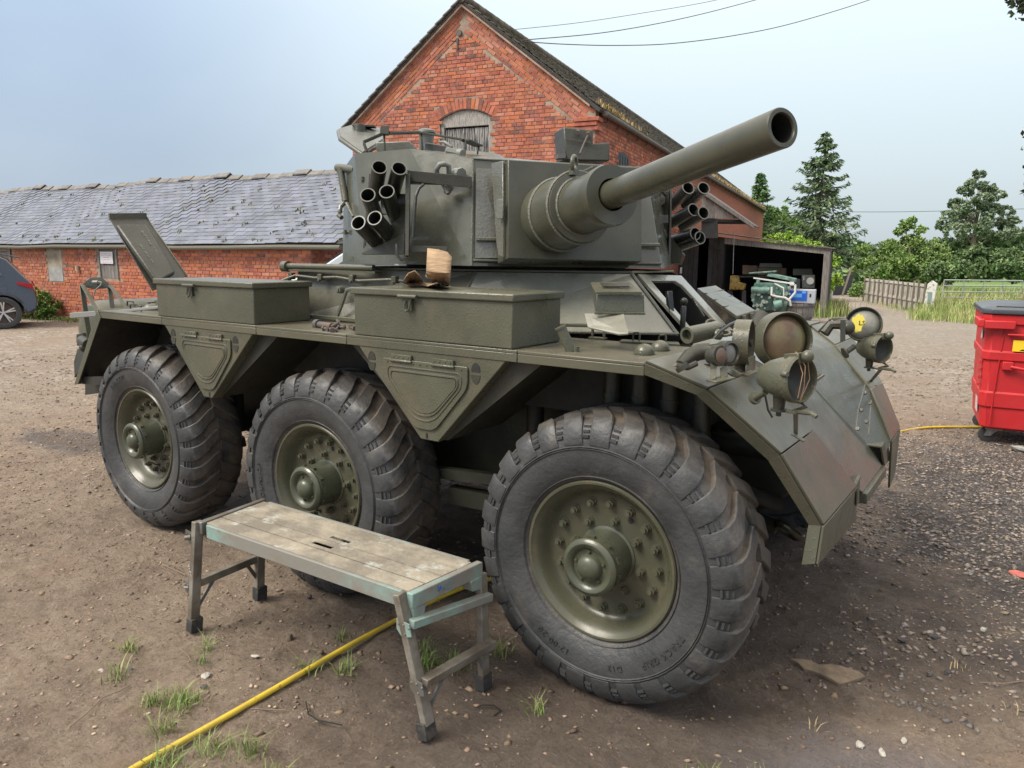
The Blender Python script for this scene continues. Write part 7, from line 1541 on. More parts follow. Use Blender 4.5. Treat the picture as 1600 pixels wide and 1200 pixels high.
# ============================================================ things on and round the vehicle
# torn cardboard on the bin lid
def sheet(name, rows, m, th=.004, **kw):
    n_, k_ = len(rows), len(rows[0]); P = [V3(p) for r in rows for p in r]; b = MB()
    F_ = [(i*k_+j, i*k_+j+1, (i+1)*k_+j+1, (i+1)*k_+j) for i in range(n_-1) for j in range(k_-1)]; b.add(P, F_)
    o = b.build(name, m, None, org=tuple(P[0]), **kw); md = o.modifiers.new('thick', 'SOLIDIFY'); md.thickness = th; md.offset = 0; return o
cb = sheet('cardboard', [[(0.669,-1.157,1.668),(0.706,-1.132,1.663),(0.738,-1.113,1.653),(0.755,-1.105,1.633)],[(0.685,-1.180,1.624),(0.722,-1.155,1.622),(0.750,-1.136,1.617),(0.768,-1.125,1.612)],[(0.702,-1.203,1.576),(0.738,-1.178,1.573),(0.766,-1.160,1.571),(0.783,-1.148,1.571)],[(0.047,-0.470,1.508),(0.313,-0.692,1.510),(0.553,-0.914,1.513),(0.711,-1.069,1.516)],[(0.457,-0.973,1.506),(0.628,-1.112,1.512),(0.832,-1.285,1.535),(0.622,-0.970,1.508)]], MT['cardboard'], label='torn scrap of brown corrugated cardboard propped on the front stowage bin', cat='cardboard')
sheet('cardboard', [[(0.561,-1.185,1.538),(0.574,-1.170,1.565),(0.595,-1.154,1.576),(0.626,-1.161,1.558)],[(0.255,-0.853,1.506),(0.269,-0.832,1.512),(0.328,-0.851,1.520),(0.431,-0.923,1.530)],[(0.386,-0.976,1.504),(0.409,-0.950,1.504),(0.477,-0.983,1.504),(0.545,-1.010,1.504)]], MT['cardboard'], label='curled flap of cardboard at the left of the torn cardboard scrap', cat='cardboard')
# tools on the fender
b = MB(); a, c = V3((-0.053,-1.116,1.310)), V3((0.066,-1.143,1.310)); b.cyl(a, c, .016, n=12); b.cyl(a-(c-a).normalized()*.03, a, .024, n=12); b.tube([c, c+V3((.05,0,.02)), V3((0.089,-1.127,1.340))], .009, 8); b.build('ratchet', MT['iron'], None, org=tuple(a), label='black ratchet tool lying on the fender between the two stowage bins', cat='tool')
bm_ = MB(); bm_.cyl((0,0,0),(.03,0,0),.007,n=8); bm_.cyl((-.008,0,0),(0,0,0),.012,n=6); bme = mesh_of(bm_, 'loose_bolt', MT['iron'])
for i, q in enumerate(((0.070,-1.193,1.305),(0.107,-1.202,1.305),(0.164,-1.230,1.305),(0.155,-1.199,1.305),(0.059,-1.121,1.305),(0.077,-1.105,1.305),(0.117,-1.071,1.305),(0.174,-1.105,1.305),(0.066,-1.072,1.305))):
    o = bpy.data.objects.new('loose_bolt', bme); COL.objects.link(o); o.location = q; o.rotation_euler = (0,0,i*1.3); tag(o, 'small dark loose bolt lying on the fender beside the black ratchet', 'bolt', 'loose bolts on the fender')

# ---- the work platform
alu = mat('worn_aluminium', (.20,.205,.20), .5, metal=.45, col2=(.13,.12,.10), scale=6, lo=.4, hi=.6, dirt=(.17,.14,.11), dscale=7, bump=.2, bscale=60)
tealm = mat('worn_turquoise_paint', (.20,.32,.29), .6, col2=(.20,.195,.175), scale=3.2, lo=.36, hi=.50, dirt=(.20,.18,.15), dscale=9, dlo=.52, dhi=.66, bump=.15, bscale=60)
topm = mat('muddy_platform_top', (.31,.275,.215), .85, col2=(.18,.16,.128), scale=7, lo=.38, hi=.60, dirt=(.40,.41,.37), dscale=9, dlo=.56, dhi=.68, bump=.5, bscale=50)
rubf = mat('black_rubber_foot', (.03,.03,.03), .8, dirt=(.12,.10,.08), dscale=10)
st = thing('work_platform', 'folding aluminium work platform with muddy plank top and turquoise paint', 'platform', (.5,-1.56,0))
tL, bL, tR, bR = V3((-.100,-1.745,.5)), V3((-.140,-1.420,.5)), V3((1.075,-1.722,.5)), V3((1.105,-1.400,.5))     # near-left, far-left, near-right, far-right
def SPt(s, t, z=0): return (tL*(1-s)+tR*s)*(1-t)+(bL*(1-s)+bR*s)*t+V3((0,0,z))
for i in range(4):
    t0, t1 = i/4+.006, (i+1)/4-.006
    if i in (1, 2):
        # planks with a hand slot: built round the opening
        ta, tb_ = (.62, .80) if i == 1 else (.20, .38)
        ta, tb_ = t0+(t1-t0)*ta, t0+(t1-t0)*tb_; s0, s1 = .485, .575
        if i == 1: ta, tb_ = t0+(t1-t0)*.28, t0+(t1-t0)*.56
        else: ta, tb_ = t0+(t1-t0)*.28, t0+(t1-t0)*.56
        ds = -.012 if i == 1 else .0
        s0 += ds; s1 += ds; b = MB()
        for (sa, sb2, xa, xb) in ((0.012,s0,t0,t1),(s1,.988,t0,t1),(s0,s1,t0,ta),(s0,s1,tb_,t1)):
            b.prism([SPt(sa,xa),SPt(sb2,xa),SPt(sb2,xb),SPt(sa,xb)], (0,0,-.003))
        b.build('plank', topm, st, smooth=False)
    else:
        b = MB(); b.prism([SPt(.012,t0),SPt(.988,t0),SPt(.988,t1),SPt(.012,t1)], (0,0,-.012)); b.build('plank', topm, st, bevel=.002, seg=1)
    b = MB(); b.prism([SPt(.02,t1-.002,-.004),SPt(.98,t1-.002,-.004),SPt(.98,min(t1+.014,.999),-.004),SPt(.02,min(t1+.014,.999),-.004)], (0,0,-.01)); b.build('plank_joint', MT['dark'], st, smooth=False)
b = MB(); b.prism([SPt(.40,.2,-.052),SPt(.66,.2,-.052),SPt(.66,.8,-.052),SPt(.40,.8,-.052)], (0,0,-.004)); b.build('slot_shade_plate', MT['black'], st, smooth=False)  # black plate added below the hand slots so that they look dark
# side rails, end caps
for t, m_ in ((0,tealm),(1,tealm)):
    s_ = -1 if t == 0 else 1; ny = V3((0,.022*s_*-1,0))
    b = MB(); b.prism([SPt(.03,t,-.001),SPt(.97,t,-.001),SPt(.97,t,-.060),SPt(.03,t,-.060)], (0,-.016*-s_*-1*-1,0)); b.build('side_rail', tealm, st, bevel=.003)
for s, sg_ in ((0,-1),(1,1)):
    e0 = V3((.022*sg_,0,0)); b = MB()
    A, B2 = SPt(s,0,.004), SPt(s,1,.004); A = A+V3((0,-.018,0)); B2 = B2+V3((0,.018,0))
    b.prism([A+e0*-.3,A+e0,B2+e0,B2+e0*-.3], (0,0,-.056)); o_ = b.build('end_cap', tealm if s else alu, st, bevel=.004)
    if s:
        for q in (A, B2):
            b = MB(); dy = V3((0,.075 if q is A else -.075,0)); b.prism([q+e0+V3((0,0,-.052)), q+e0+dy+V3((0,0,-.052)), q+e0+dy*.8+V3((0,0,-.098)), q+e0+dy*.12+V3((0,0,-.108))], (-.05,0,0)); b.build('end_foot', tealm, st, bevel=.004)
        b = MB(); cc = (A+B2)/2+e0+V3((.0006,.02,-.026)); b.tube([cc+V3((0,.055*math.cos(a),.016*math.sin(a))) for a in [2*math.pi*i/24 for i in range(25)]], .0012, 5, caps=False)
        b.build('maker_oval', mat('faded_blue_print', (.06,.18,.24), .6), o_)
        b = MB(); c2 = cc+V3((.0008,-.075,.006)); b.prism([c2+V3((0,.014*(1 if i%2==0 else .5)*math.cos(math.pi*2*i/8),.012*(1 if i%2==0 else .5)*math.sin(math.pi*2*i/8))) for i in range(8)], (.001,0,0)); b.build('blue_star', mat('blue_mark', (.03,.12,.45), .6), o_, smooth=False)
        TV, TF = stroke_print((8,), .014, 3); b = MB(); b.add([cc+V3((.0012+v.z, v.x, v.y)) for v in TV], TF); b.build('lettering', bpy.data.materials['faded_blue_print'], o_, smooth=False)
# legs: (foot, head)
def leg(foot, head, m_, tag_=None):
    foot, head = V3(foot), V3(head)
    b = MB(); b.beam(foot+V3((0,0,.05)), head, .042,.028, upv=(1,0,0)); L_ = b.build('leg', m_, st, bevel=.003)
    b = MB(); d = (head-foot).normalized(); b.beam(foot, foot+d*.062, .056,.042, upv=(1,0,0)); b.build('rubber_foot', rubf, L_, bevel=.003)
    b = MB(); sgx = 1 if foot.x > .5 else -1
    return L_
lm = mat('worn_leg_aluminium', (.25,.235,.20), .55, metal=.3, col2=(.14,.12,.095), scale=8, lo=.38, hi=.6, bump=.3, bscale=50)
fFL, fBL, fFR, fBR = V3((-0.146,-1.796,0.006)), V3((-0.174,-1.436,0.006)), V3((1.172,-1.753,0.006)), V3((1.153,-1.410,0.006))
hFL, hBL = SPt(0,0,.002)+V3((-.028,-.012,0)), SPt(0,1,-.01)+V3((-.028,.012,0)); hFR, hBR = SPt(1,0,.004)+V3((-.022,-.036,0)), SPt(1,1,-.05)+V3((.005,.03,0))
for f_, h_, m_ in ((fFL,hFL,lm),(fBL,hBL,lm),(fFR,hFR,lm),(fBR,hBR,lm)): leg(f_, h_, m_)
def on_leg(f_, h_, t): return f_.lerp(h_, t)
# steps and cross bars
for (fa, ha, fb, hb, t, w_, h_, m_, sx) in ((fFR,hFR,fBR,hBR,.80,.036,.030,tealm,.024),(fFR,hFR,fBR,hBR,.40,.040,.030,lm,.030),(fFL,hFL,fBL,hBL,.88,.030,.030,lm,-.012),(fFL,hFL,fBL,hBL,.42,.030,.034,lm,-.012)):
    a, c = on_leg(fa,ha,t)+V3((sx,-.0,0)), on_leg(fb,hb,t)+V3((sx,.02,0)); b = MB(); b.beam(a, c, w_, h_); stp = b.build('step' if sx > 0 else 'cross_bar', m_, st, bevel=.003)
    b = MB(); q = a+V3((.0,-.016,-.012)); b.prism([q+V3((-.045,0,.028)),q+V3((.012,0,.022)),q+V3((.022,0,-.02)),q+V3((-.02,0,-.034)),q+V3((-.045,0,-.01))], (0,-.004,0)); b.build('gusset_plate', tealm if (sx > 0 and t > .5) else alu, stp)
    b = MB()
    for dx, dz in ((-.035,.012),(-.005,-.018),(.012,.008),(-.012,.014)): b.ball(q+V3((dx,-.005,dz)), .004, n=8, m=5)
    b.build('rivet', MT['steel'], stp)
    if t < .5:
        b = MB(); md_ = a.lerp(c,.30); b.beam(md_, on_leg(fa,ha,t-.22)+V3((sx*.4,.015,0)), .016,.006, upv=(1,0,0)); b.build('brace', alu, stp); b = MB(); md2 = a.lerp(c,.74); b.beam(md2, on_leg(fb,hb,t-.20)+V3((sx*.4,-.015,0)), .016,.006, upv=(1,0,0)); b.build('brace', alu, stp)
b = MB(); q = on_leg(fFL,hFL,.86)+V3((-.02,-.02,0)); b.cyl(q, q+V3((-.012,-.02,0)), .011, n=12); b.cyl(on_leg(fFL,hFL,.40)+V3((-.02,-.02,0)), on_leg(fFL,hFL,.40)+V3((-.04,-.03,0)), .005, n=8); b.build('hinge_pin', MT['steel'], st)
place_text((4,), .022, on_leg(fFL,hFL,.56)+V3((-.004,-.0262,0)), V3((.25,0,-.97)).normalized(), V3((.97,0,.25)).normalized(), V3((0,-1,0)), mat('white_marker', (.6,.6,.62), .6), st)

# ---- yellow hose
hz = [V3((0.531,-2.550,0.012)), V3((0.514,-2.411,0.012)), V3((0.517,-2.150,0.012)), V3((0.514,-1.849,0.012)), V3((0.508,-1.517,0.012)), V3((0.516,-1.196,0.012)), V3((0.535,-0.879,0.012)), V3((0.610,-0.600,0.012)), V3((0.858,-0.191,0.012)), V3((1.027,0.717,0.012)), V3((1.192,1.885,0.012)), V3((1.519,3.417,0.012)), V3((1.833,4.320,0.012)), V3((2.037,4.710,0.012)), V3((2.335,4.970,0.012)), V3((2.660,5.180,0.012)), V3((3.327,5.412,0.012))]
out = []
for i in range(len(hz)-1):
    for k_ in range(10):
        t = k_/10; p0, p1, p2, p3 = hz[max(i-1,0)], hz[i], hz[i+1], hz[min(i+2,len(hz)-1)]
        out.append(0.5*((2*p1)+(p2-p0)*t+(2*p0-5*p1+4*p2-p3)*t*t+(3*p1-p0-3*p2+p3)*t**3))
b = MB(); b.tube(out, .0115, 12); hos = b.build('yellow_hose', mat('dirty_yellow_hose', (.62,.46,.035), .5, col2=(.46,.33,.05), scale=8, dirt=(.12,.09,.05), dscale=45, dlo=.60, dhi=.68, bump=.1, bscale=40), None, org=tuple(out[0]), label='dirty yellow hose running along the ground under the vehicle', cat='hose')

# ---- red wheeled bin
redm = mat('red_bin_plastic', (.50,.020,.024), .48, col2=(.44,.016,.02), scale=3, bump=.12, bscale=30, dirt=(.30,.06,.05), dscale=8, dlo=.6, dhi=.8)
BRt = V3((2.473,4.301,0.150)); bz = rad(6.6)
rb = thing('wheeled_bin', 'large red four wheeled waste bin with dark grey lid', 'bin', (BRt.x, BRt.y, 0), bz, local=True); rb.scale = (1, 1, .965)
# local: x along the long front face, y back, z up
def ringp(z, g): return [(-g,-g,z),(1.26+g,-g,z),(1.26+g,.98+g,z),(-g,.98+g,z)]
b = MB()
lv = [(.15,-.03),(.17,0),(.36,.012),(.365,.026),(.50,.034),(.505,.022),(.80,.030),(.805,.045),(.88,.048),(.885,.036),(1.13,.040),(1.135,.062),(1.22,.066)]
P = []; ch = .05
for z, g in lv:
    x0, x1, y0, y1 = -g, 1.26+g, -g, .98+g
    P += [(x0+ch,y0,z),(x1-ch,y0,z),(x1,y0+ch,z),(x1,y1-ch,z),(x1-ch,y1,z),(x0+ch,y1,z),(x0,y1-ch,z),(x0,y0+ch,z)]
F_ = [(k_*8+i, k_*8+(i+1)%8, (k_+1)*8+(i+1)%8, (k_+1)*8+i) for k_ in range(len(lv)-1) for i in range(8)]
b.add(P, F_+[tuple(range(7,-1,-1)), tuple(range((len(lv)-1)*8, len(lv)*8))]); body = b.build('bin_body', redm, rb, bevel=.006, smooth=True, ang=30)
b = MB(); b.box((.05,-.078,1.13),(.24,.05,.075)); b.box((-.085,.10,1.14),(.05,.42,.075)); b.box((.24,-.070,1.045),(.24,.03,.018)); b.build('lifting_rim', redm, rb, bevel=.01)
b = MB(); b.box((.15,-.055,.76),(.08,.05,.075)); b.tube([(.17,-.075,.755),(.27,-.095,.74),(.9,-.095,.74),(1.02,-.075,.755)], .016, 8); b.build('front_handle', redm, rb, bevel=.008)
b = MB(); b.tube([(.10,-.046,1.10),(.09,-.040,.9),(.075,-.034,.50),(.07,-.026,.20)], .006, 6)
for z in (.56,.63,.70,.77): b.box((-.045,.07,z),(.02,.10,.03))
b.build('moulded_rib', redm, body)
b = MB(); cc = V3((.47,-.062,1.085)); b.tube([cc+V3((.20*math.cos(a),0,.070*math.sin(a))) for a in [2*math.pi*i/28 for i in range(29)]], .006, 6, caps=False); b.build('maker_oval', redm, body)
TV, TF = text_mesh('Taylor', .085, .004); b = MB(); b.add([cc+V3((v.x, -v.z-.001, v.y)) for v in TV], TF); b.build('lettering', redm, body, smooth=False)
b = MB(); b.prism([(.17,-.053,.895),(.75,-.053,.895),(.75,-.053,.995),(.17,-.053,.995)], (0,-.002,0)); stk = b.build('yellow_sticker', mat('yellow_sticker', (.80,.55,.02), .5), body, smooth=False)
b = MB(); b.prism([(.22,-.0556,.902),(.73,-.0556,.902),(.73,-.0556,.916),(.24,-.0556,.916)], (0,-.0006,0)); b.build('black_bar', MT['black'], stk, smooth=False)
for ln, z, s_ in (((2,7,3,6), .978, .022), ((6,5,4), .945, .040)):
    TV, TF = stroke_print(ln, s_, int(z*1000)); b = MB(); b.add([V3((.46,-.0558,z))+V3((v.x,-v.z,v.y)) for v in TV], TF); b.build('lettering', MT['iron'], stk, smooth=False)
b = MB(); b.prism([(-.048,.12,.98),(-.048,.26,.98),(-.048,.26,1.06),(-.048,.12,1.06)], (-.002,0,0)); b.prism([(-.020,.15,.28),(-.020,.35,.28),(-.026,.35,.42),(-.026,.15,.42)], (-.004,0,0)); b.build('white_label', mat('worn_white_label', (.6,.5,.5), .6), body, smooth=False)
b = MB(); g = .085; lz = 1.225
ld = []
for k_, (ins, z) in enumerate(((0,lz),(0,lz+.045),(.03,lz+.060),(.14,lz+.085),(.32,lz+.095))):
    x0, x1, y0, y1 = -g+ins, 1.26+g-ins, -g+ins, .98+g-ins; c_ = .07
    ld += [(x0+c_,y0,z),(x1-c_,y0,z),(x1,y0+c_,z),(x1,y1-c_,z),(x1-c_,y1,z),(x0+c_,y1,z),(x0,y1-c_,z),(x0,y0+c_,z)]
b.add(ld, [(k_*8+i, k_*8+(i+1)%8, (k_+1)*8+(i+1)%8, (k_+1)*8+i) for k_ in range(4) for i in range(8)]+[tuple(range(7,-1,-1)), tuple(range(32,40))])
lidm = mat('dark_grey_lid_plastic', (.06,.07,.085), .38, bump=.1, bscale=30)
lid = b.build('lid', lidm, rb, bevel=.008, ang=50)
b = MB(); b.box((.12,.02,lz+.066),(.20,.12,.01)); b.build('lid_recess', MT['black'], lid, bevel=.003)
for cx, cy in ((.12,.14),(1.12,.14),(.12,.84),(1.12,.84)):
    b = MB(); b.box((cx,cy,.138),(.13,.11,.024)); b.prism([(cx-.045,cy-.03,.13),(cx+.045,cy-.03,.13),(cx-.02,cy-.03,.06),(cx-.07,cy-.03,.06)], (0,.005,0)); b.prism([(cx-.045,cy+.03,.13),(cx+.045,cy+.03,.13),(cx-.02,cy+.03,.06),(cx-.07,cy+.03,.06)], (0,.005,0)); cs = b.build('caster', MT['steel'], rb, bevel=.002, seg=1)
    b = MB(); b.lathe([(.0,-.02),(.05,-.02),(.068,-.016),(.072,0),(.068,.016),(.05,.02),(0,.02)], (cx-.045,cy,.072), (0,1,0), 24); b.build('caster_wheel', rubf, cs)
# ---- cars
def build_car(name, label, paint, loc, rz, tail=True):
    c = thing(name, label, 'car', loc, rz, local=True)       # local: +x is the front, length 4.4
    W = .92
    side = [(-2.16,.42),(-2.20,.60),(-2.17,.78),(-2.10,.98),(-1.98,1.13),(-1.70,1.48),(-1.45,1.60),(-.8,1.645),(0,1.635),(.42,1.57),(1.05,1.14),(1.35,1.05),(1.85,.95),(2.12,.80),(2.20,.55),(2.16,.34),(1.80,.28)]
    def arch(cx, n_=10): return [(cx+.39*math.cos(a), .34+.39*math.sin(a)) for a in [math.pi*i/n_ for i in range(n_+1)]]
    low = [(1.75,.28)]+arch(1.34)+[(.93,.24),(-1.15,.24)]+arch(-1.56)+[(-1.98,.30)]
    pts = side+low
    def tumble(z): return W-(max(0, z-1.0)*.36)-(.05 if z < .35 else 0)
    b = MB(); n_ = len(pts); 
    b.add([(x, -tumble(z), z) for x, z in pts]+[(x, tumble(z), z) for x, z in pts], [tuple(range(n_-1,-1,-1)), tuple(range(n_, 2*n_))]+[(i, (i+1)%n_, n_+(i+1)%n_, n_+i) for i in range(n_)])
    bd = b.build('body', paint, c, smooth=True, ang=28, bevel=.02)
    for s in (-1,1):
        def q(x, z, o=.004): return (x, s*(tumble(z)+o), z)
        for nm, pl in (('rear_side_window', [(-1.62,1.14),(-1.36,1.48),(-.95,1.52),(-.92,1.12)]),('rear_door_window',[(-.86,1.12),(-.88,1.52),(-.10,1.53),(-.08,1.10)]),('front_door_window',[(-.02,1.10),(-.04,1.53),(.40,1.47),(.92,1.12),(.92,1.08)])):
            b = MB(); b.prism([q(x,z) for x,z in pl], (0,s*.006,0)); b.build(nm, MT['glassy'], c, smooth=False)
        b = MB(); b.prism([q(x,z,.003) for x,z in [(-2.17,.40),(-2.0,.36)]+[(-1.56+.44*math.cos(a), .34+.44*math.sin(a)) for a in [math.pi-math.pi*i/10 for i in range(11)]]+[(-1.1,.36),(.88,.36)]+[(1.34+.44*math.cos(a), .34+.44*math.sin(a)) for a in [math.pi-math.pi*i/10 for i in range(11)]]+[(2.14,.36),(2.1,.27)]+arch(1.34)+[(.9,.25),(-1.15,.25)]+arch(-1.56)+[(-2.1,.33)]], (0,s*.012,0)); b.build('sill_trim', lidm, c, smooth=False)
        b = MB(); b.prism([q(x,z,.006) for x,z in [(-2.13,.96),(-1.84,1.01),(-1.86,.95),(-2.16,.83)]], (0,s*.01,0)); b.build('tail_light', mat('red_lens', (.35,.01,.02), .15) if 'red_lens' not in bpy.data.materials else bpy.data.materials['red_lens'], c)
        b = MB(); b.prism([q(x,z,.006) for x,z in [(2.05,.80),(1.6,.88),(1.65,.78),(2.12,.70)]], (0,s*.01,0)); b.build('headlight', MT['palelens'], c)
        b = MB(); b.ball((.78, s*(W+.10), 1.10), .10, (.8,.9,.7)); b.build('door_mirror', paint, c)
        b = MB(); b.beam((-.55,s*(W+.012),.93),(-.38,s*(W+.012),.93),.02,.03); b.beam((.35,s*(W+.012),.93),(.52,s*(W+.012),.93),.02,.03); b.build('door_handle', paint, c, bevel=.005)
        b = MB(); b.lathe([(.085,0),(.088,.002),(.091,0)], (-1.60,s*(W-.002),.86), (0,s,0), 24); b.build('fuel_flap', lidm, c)
        for wx in (1.34,-1.56):
            yy = s*.80; b = MB(); b.lathe([(.22,.0),(.24,.11),(.30,.125),(.335,.115),(.345,.08),(.345,-.08),(.335,-.11),(.24,-.11)], (wx,yy,.345), (0,s,0), 40); wh = b.build('wheel', MT['rubber'], c)
            b = MB(); b.lathe([(.238,.10),(.243,.112),(.232,.112),(.225,.06),(.20,.03),(0,.03)], (wx,yy,.345), (0,s,0), 36); b.build('wheel_dish', MT['iron'], wh)
            b = MB(); b.cyl((wx,yy+s*.05,.345),(wx,yy+s*.105,.345),.035,n=16)
            for k_ in range(5):
                a = 2*math.pi*k_/5+.3
                for da in (-.13,.13): b.beam((wx+.03*math.cos(a),yy+s*.095,.345+.03*math.sin(a)),(wx+.232*math.cos(a+da),yy+s*.10,.345+.232*math.sin(a+da)),.030,.022,upv=(0,1,0))
            b.build('alloy_spoke', mat('bright_alloy', (.55,.56,.57), .3, metal=.6) if 'bright_alloy' not in bpy.data.materials else bpy.data.materials['bright_alloy'], wh, bevel=.004, seg=1)
    b = MB(); b.slab([(.46,-.70,1.555),(1.06,-.80,1.135),(1.06,.80,1.135),(.46,.70,1.555)], .008); b.slab([(-1.96,.70,1.16),(-1.96,-.70,1.16),(-1.70,-.66,1.475),(-1.70,.66,1.475)], .008)
    bb_ = b.build('windscreen', MT['glassy'], c, smooth=False); bb_.location = (.01,0,.012)
    b = MB(); b.slab([(-1.60,-.66,1.58),(-1.96,-.62,1.50),(-1.96,.62,1.50),(-1.60,.66,1.58)], .02); b.build('roof_spoiler', paint, c, bevel=.006)
    b = MB(); b.box((-2.20,0,.72),(.02,.52,.11)); b.build('number_plate', MT['yellowpaint'], c); b = MB(); b.box((-2.17,-.60,.50),(.05,.30,.05)); b.box((-2.17,.60,.50),(.05,.30,.05)); b.build('rear_reflector', MT['steel'], c)
    return c
    return c
greycar = mat('blue_grey_car_paint', (.038,.045,.062), .22, coat=.8, spec=.6)
wr_ = V3((-15.294,3.325,-0.000)); hc_ = rad(247)
cx_ = Matrix.Rotation(hc_, 3, 'Z') @ V3((-1.56, .92 if False else .90, 0))
build_car('parked_car', 'dark blue grey estate car parked at the left edge, rear end showing', greycar, tuple(wr_-cx_), hc_)
silv = mat('pale_silver_car_paint', (.50,.54,.56), .25, coat=.6)
p_ = V3((-6.265,4.619,1.601)); h2 = rad(222); off = (Matrix.Rotation(h2, 3, 'Z') @ V3((.72, .76, 0)))*1.18
vn = build_car('parked_car', 'pale silver tall car behind the turret in front of the long shed opening', silv, (p_.x-off.x, p_.y-off.y, 0), h2)
vn.scale = (1.18, 1.18, 1.18)

# ---- litter and odd pieces on the ground
def chunk(name, q, s, m, label, cat, flat=.5, seed=0, group=None):
    r = random.Random(seed); b = MB(); b.ball((0,0,0), 1, (s[0],s[1],s[2]), n=9, m=6); b.v = [(x*(1+r.uniform(-.25,.25)), y*(1+r.uniform(-.25,.25)), z*(1+r.uniform(-.2,.2))) for x,y,z in b.v]
    o = b.build(name, m, None, smooth=False, loc=(q[0], q[1], q[2]+s[2]*.5), label=label, cat=cat, group=group); o.rotation_euler = (r.uniform(-.2,.2), r.uniform(-.2,.2), r.uniform(0,6)); return o
whst = mat('chalky_white_stone', (.40,.37,.32), .8, col2=(.35,.33,.3), scale=30); dkst = mat('dark_stone', (.075,.068,.065), .8); brst = mat('brown_clod', (.12,.085,.06), .95, bump=.6, bscale=60)
chunk('flint', (0.213,-1.976,0.000), (.028,.02,.010), whst, 'broad pale flint on the earth left of the yellow hose', 'stone', seed=1)
chunk('stone', (0.272,-2.020,0.000), (.016,.010,.008), dkst, 'small grey stone just below the broad pale flint', 'stone', seed=2)
chunk('pebble', (-0.158,-2.192,0.000), (.011,.010,.006), whst, 'small round pale pebble left of two dark pebbles', 'stone', seed=3)
chunk('pebble', (-0.150,-2.146,0.000), (.010,.009,.008), dkst, 'dark pebble between the pale pebble and the bluish one', 'stone', seed=4)
chunk('pebble', (-0.078,-2.117,0.000), (.010,.008,.007), mat('bluish_stone', (.10,.10,.16), .7), 'bluish dark pebble, right of the three small pebbles', 'stone', seed=5)
chunk('clod', (0.241,-1.592,0.000), (.022,.015,.014), brst, 'dark brown clod under the middle of the work platform', 'clod', seed=6)
chunk('clod', (0.004,-1.283,0.000), (.014,.012,.010), dkst, 'small black lump under the platform near the middle wheel', 'clod', seed=7)
chunk('clod', (0.440,-1.590,0.000), (.014,.012,.008), brst, 'small brown clod beside the dark clod under the platform', 'clod', seed=8)
chunk('stone', (0.241,-1.770,0.000), (.024,.009,.006), whst, 'long pale chip of stone above the yellow hose', 'stone', seed=9)
chunk('stone', (2.415,-0.047,0.000), (.024,.013,.010), dkst, 'flat black stone right of the front wheel', 'stone', seed=10)
chunk('stone', (2.520,0.062,0.000), (.028,.014,.012), dkst, 'black stone near the gravel edge, right of the flat black one', 'stone', seed=11)
chunk('stone', (2.600,-0.230,0.000), (.014,.012,.014), dkst, 'upright small black lump near the lower right', 'stone', seed=12)
chunk('stone', (2.395,-0.924,-0.000), (.026,.014,.008), whst, 'pale flat stone at the bottom right, left of a cream stone', 'stone', seed=13)
chunk('stone', (2.465,-0.927,0.000), (.020,.011,.010), whst, 'cream stone at the bottom edge right of the pale flat stone', 'stone', seed=14)
chunk('stone', (2.516,-0.809,0.000), (.016,.009,.006), whst, 'thin cream chip at the lower right above the cream stone', 'stone', seed=15)
chunk('stone', (2.700,0.268,0.000), (.016,.012,.010), whst, 'white pebble at the near edge of the gravel', 'stone', seed=16)
chunk('brick_fragment', (2.829,1.081,0.000), (.05,.03,.012), mat('brick_piece', (.42,.12,.10), .8), 'red fragment lying on the gravel at the right edge', 'brick fragment', seed=17)
chunk('stone', (2.811,4.221,0.000), (.10,.07,.03), mat('grey_concrete', (.3,.3,.28), .9), 'grey concrete lump beside the red bin casters', 'stone', seed=18)
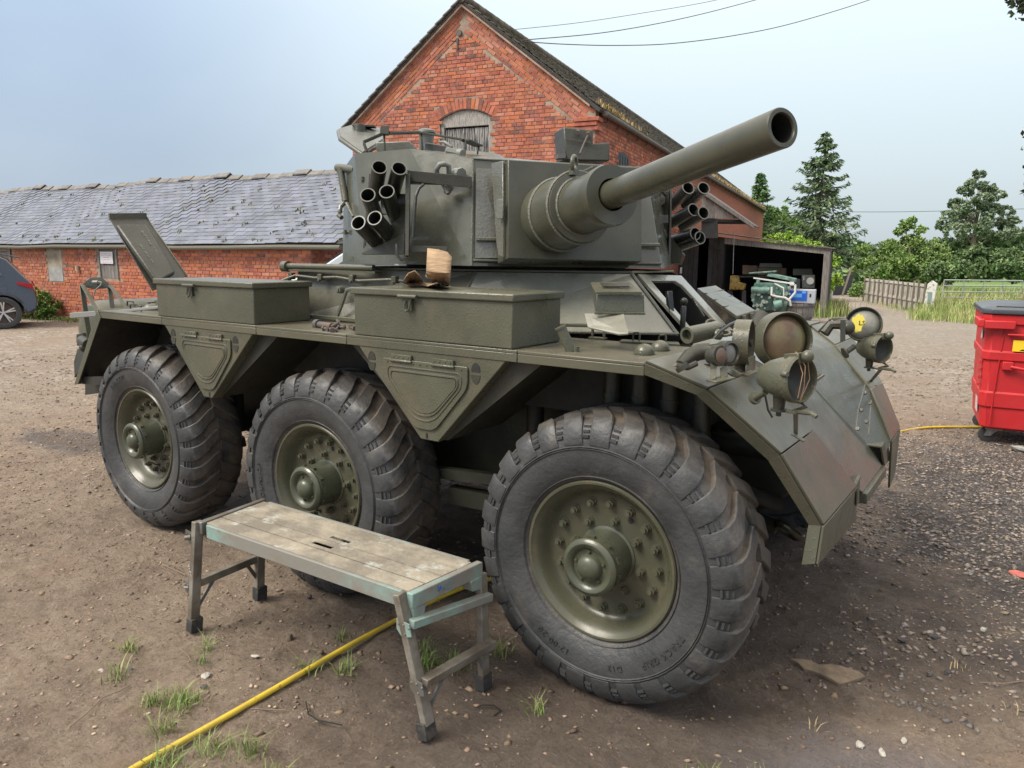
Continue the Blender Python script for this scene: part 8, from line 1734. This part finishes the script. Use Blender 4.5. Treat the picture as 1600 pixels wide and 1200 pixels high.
# bark slab
bk = [(2.055,-0.504,0.012),(2.121,-0.486,0.020),(2.173,-0.496,0.020),(2.209,-0.459,0.020),(2.261,-0.448,0.016),(2.310,-0.440,0.012),(2.335,-0.459,0.008),(2.302,-0.515,0.008),(2.262,-0.573,0.006),(2.219,-0.549,0.006),(2.158,-0.536,0.006),(2.118,-0.542,0.006),(2.094,-0.516,0.008)]
b = MB(); b.prism(bk, (0,0,-.016)); b.build('bark_slab', mat('weathered_bark', (.23,.175,.12), .9, col2=(.13,.10,.075), scale=14, bump=.7, bscale=50), None, org=tuple(bk[0]), bevel=.003, label='broken slab of brown bark on the earth in front of the front wheel', cat='bark')
def twig(pts, r0, m, label, cat='twig'):
    b = MB(); q = [V3(p) for p in pts]; b.tube(q, r0, 5); b.build(cat.replace(' ','_'), m, None, org=tuple(q[0]), label=label, cat=cat)
tw = mat('dry_twig', (.20,.15,.11), .9)
twig([(0.117,-2.434,0.006),(0.093,-2.368,0.010),(0.038,-2.284,0.008),(0.045,-2.229,0.008),(0.037,-2.178,0.006)], .0025, tw, 'long thin twig on the earth at the lower left')
twig([(0.078,-2.281,0.006),(0.080,-2.240,0.006),(0.069,-2.193,0.006)], .0018, tw, 'short twig lying beside the long one at the lower left')
twig([(-0.055,-1.917,0.004),(0.024,-1.931,0.008),(0.096,-1.954,0.004)], .0018, tw, 'small pale twig below the left platform foot')
twig([(0.536,-2.003,0.004),(0.598,-1.971,0.008),(0.648,-1.932,0.004)], .0018, tw, 'straight straw to the right of the hose')
twig([(0.665,-1.858,0.004),(0.743,-1.911,0.012),(0.797,-1.911,0.008),(0.882,-1.878,0.006)], .0028, MT['tubeblack'], 'black curved piece of wire right of the hose', 'wire')
twig([(1.200,-1.527,0.006),(1.220,-1.503,0.014),(1.255,-1.483,0.014),(1.291,-1.488,0.010),(1.284,-1.523,0.006)], .0025, MT['tubeblack'], 'black loop of wire beside the right platform foot', 'wire')
twig([(2.709,-0.237,0.004),(2.782,-0.200,0.006),(2.854,-0.123,0.004)], .002, tw, 'thin twig at the lower right edge')
twig([(-0.923,-1.487,0.005),(-0.809,-1.493,0.008),(-0.709,-1.490,0.005)], .003, tw, 'short brown twig left of the work platform')
blades('straw', [tuple(V3(p)+V3((random.uniform(-.04,.04),random.uniform(-.03,.03),0))) for p in ((2.639,-0.161,0.000),(2.249,-0.931,0.000),(2.837,-0.364,0.000)) for _ in range(9)], .03, .004, mat('straw_wisps', (.45,.36,.2), .9), 44, 1.6, label='wisps of dry straw on the earth')
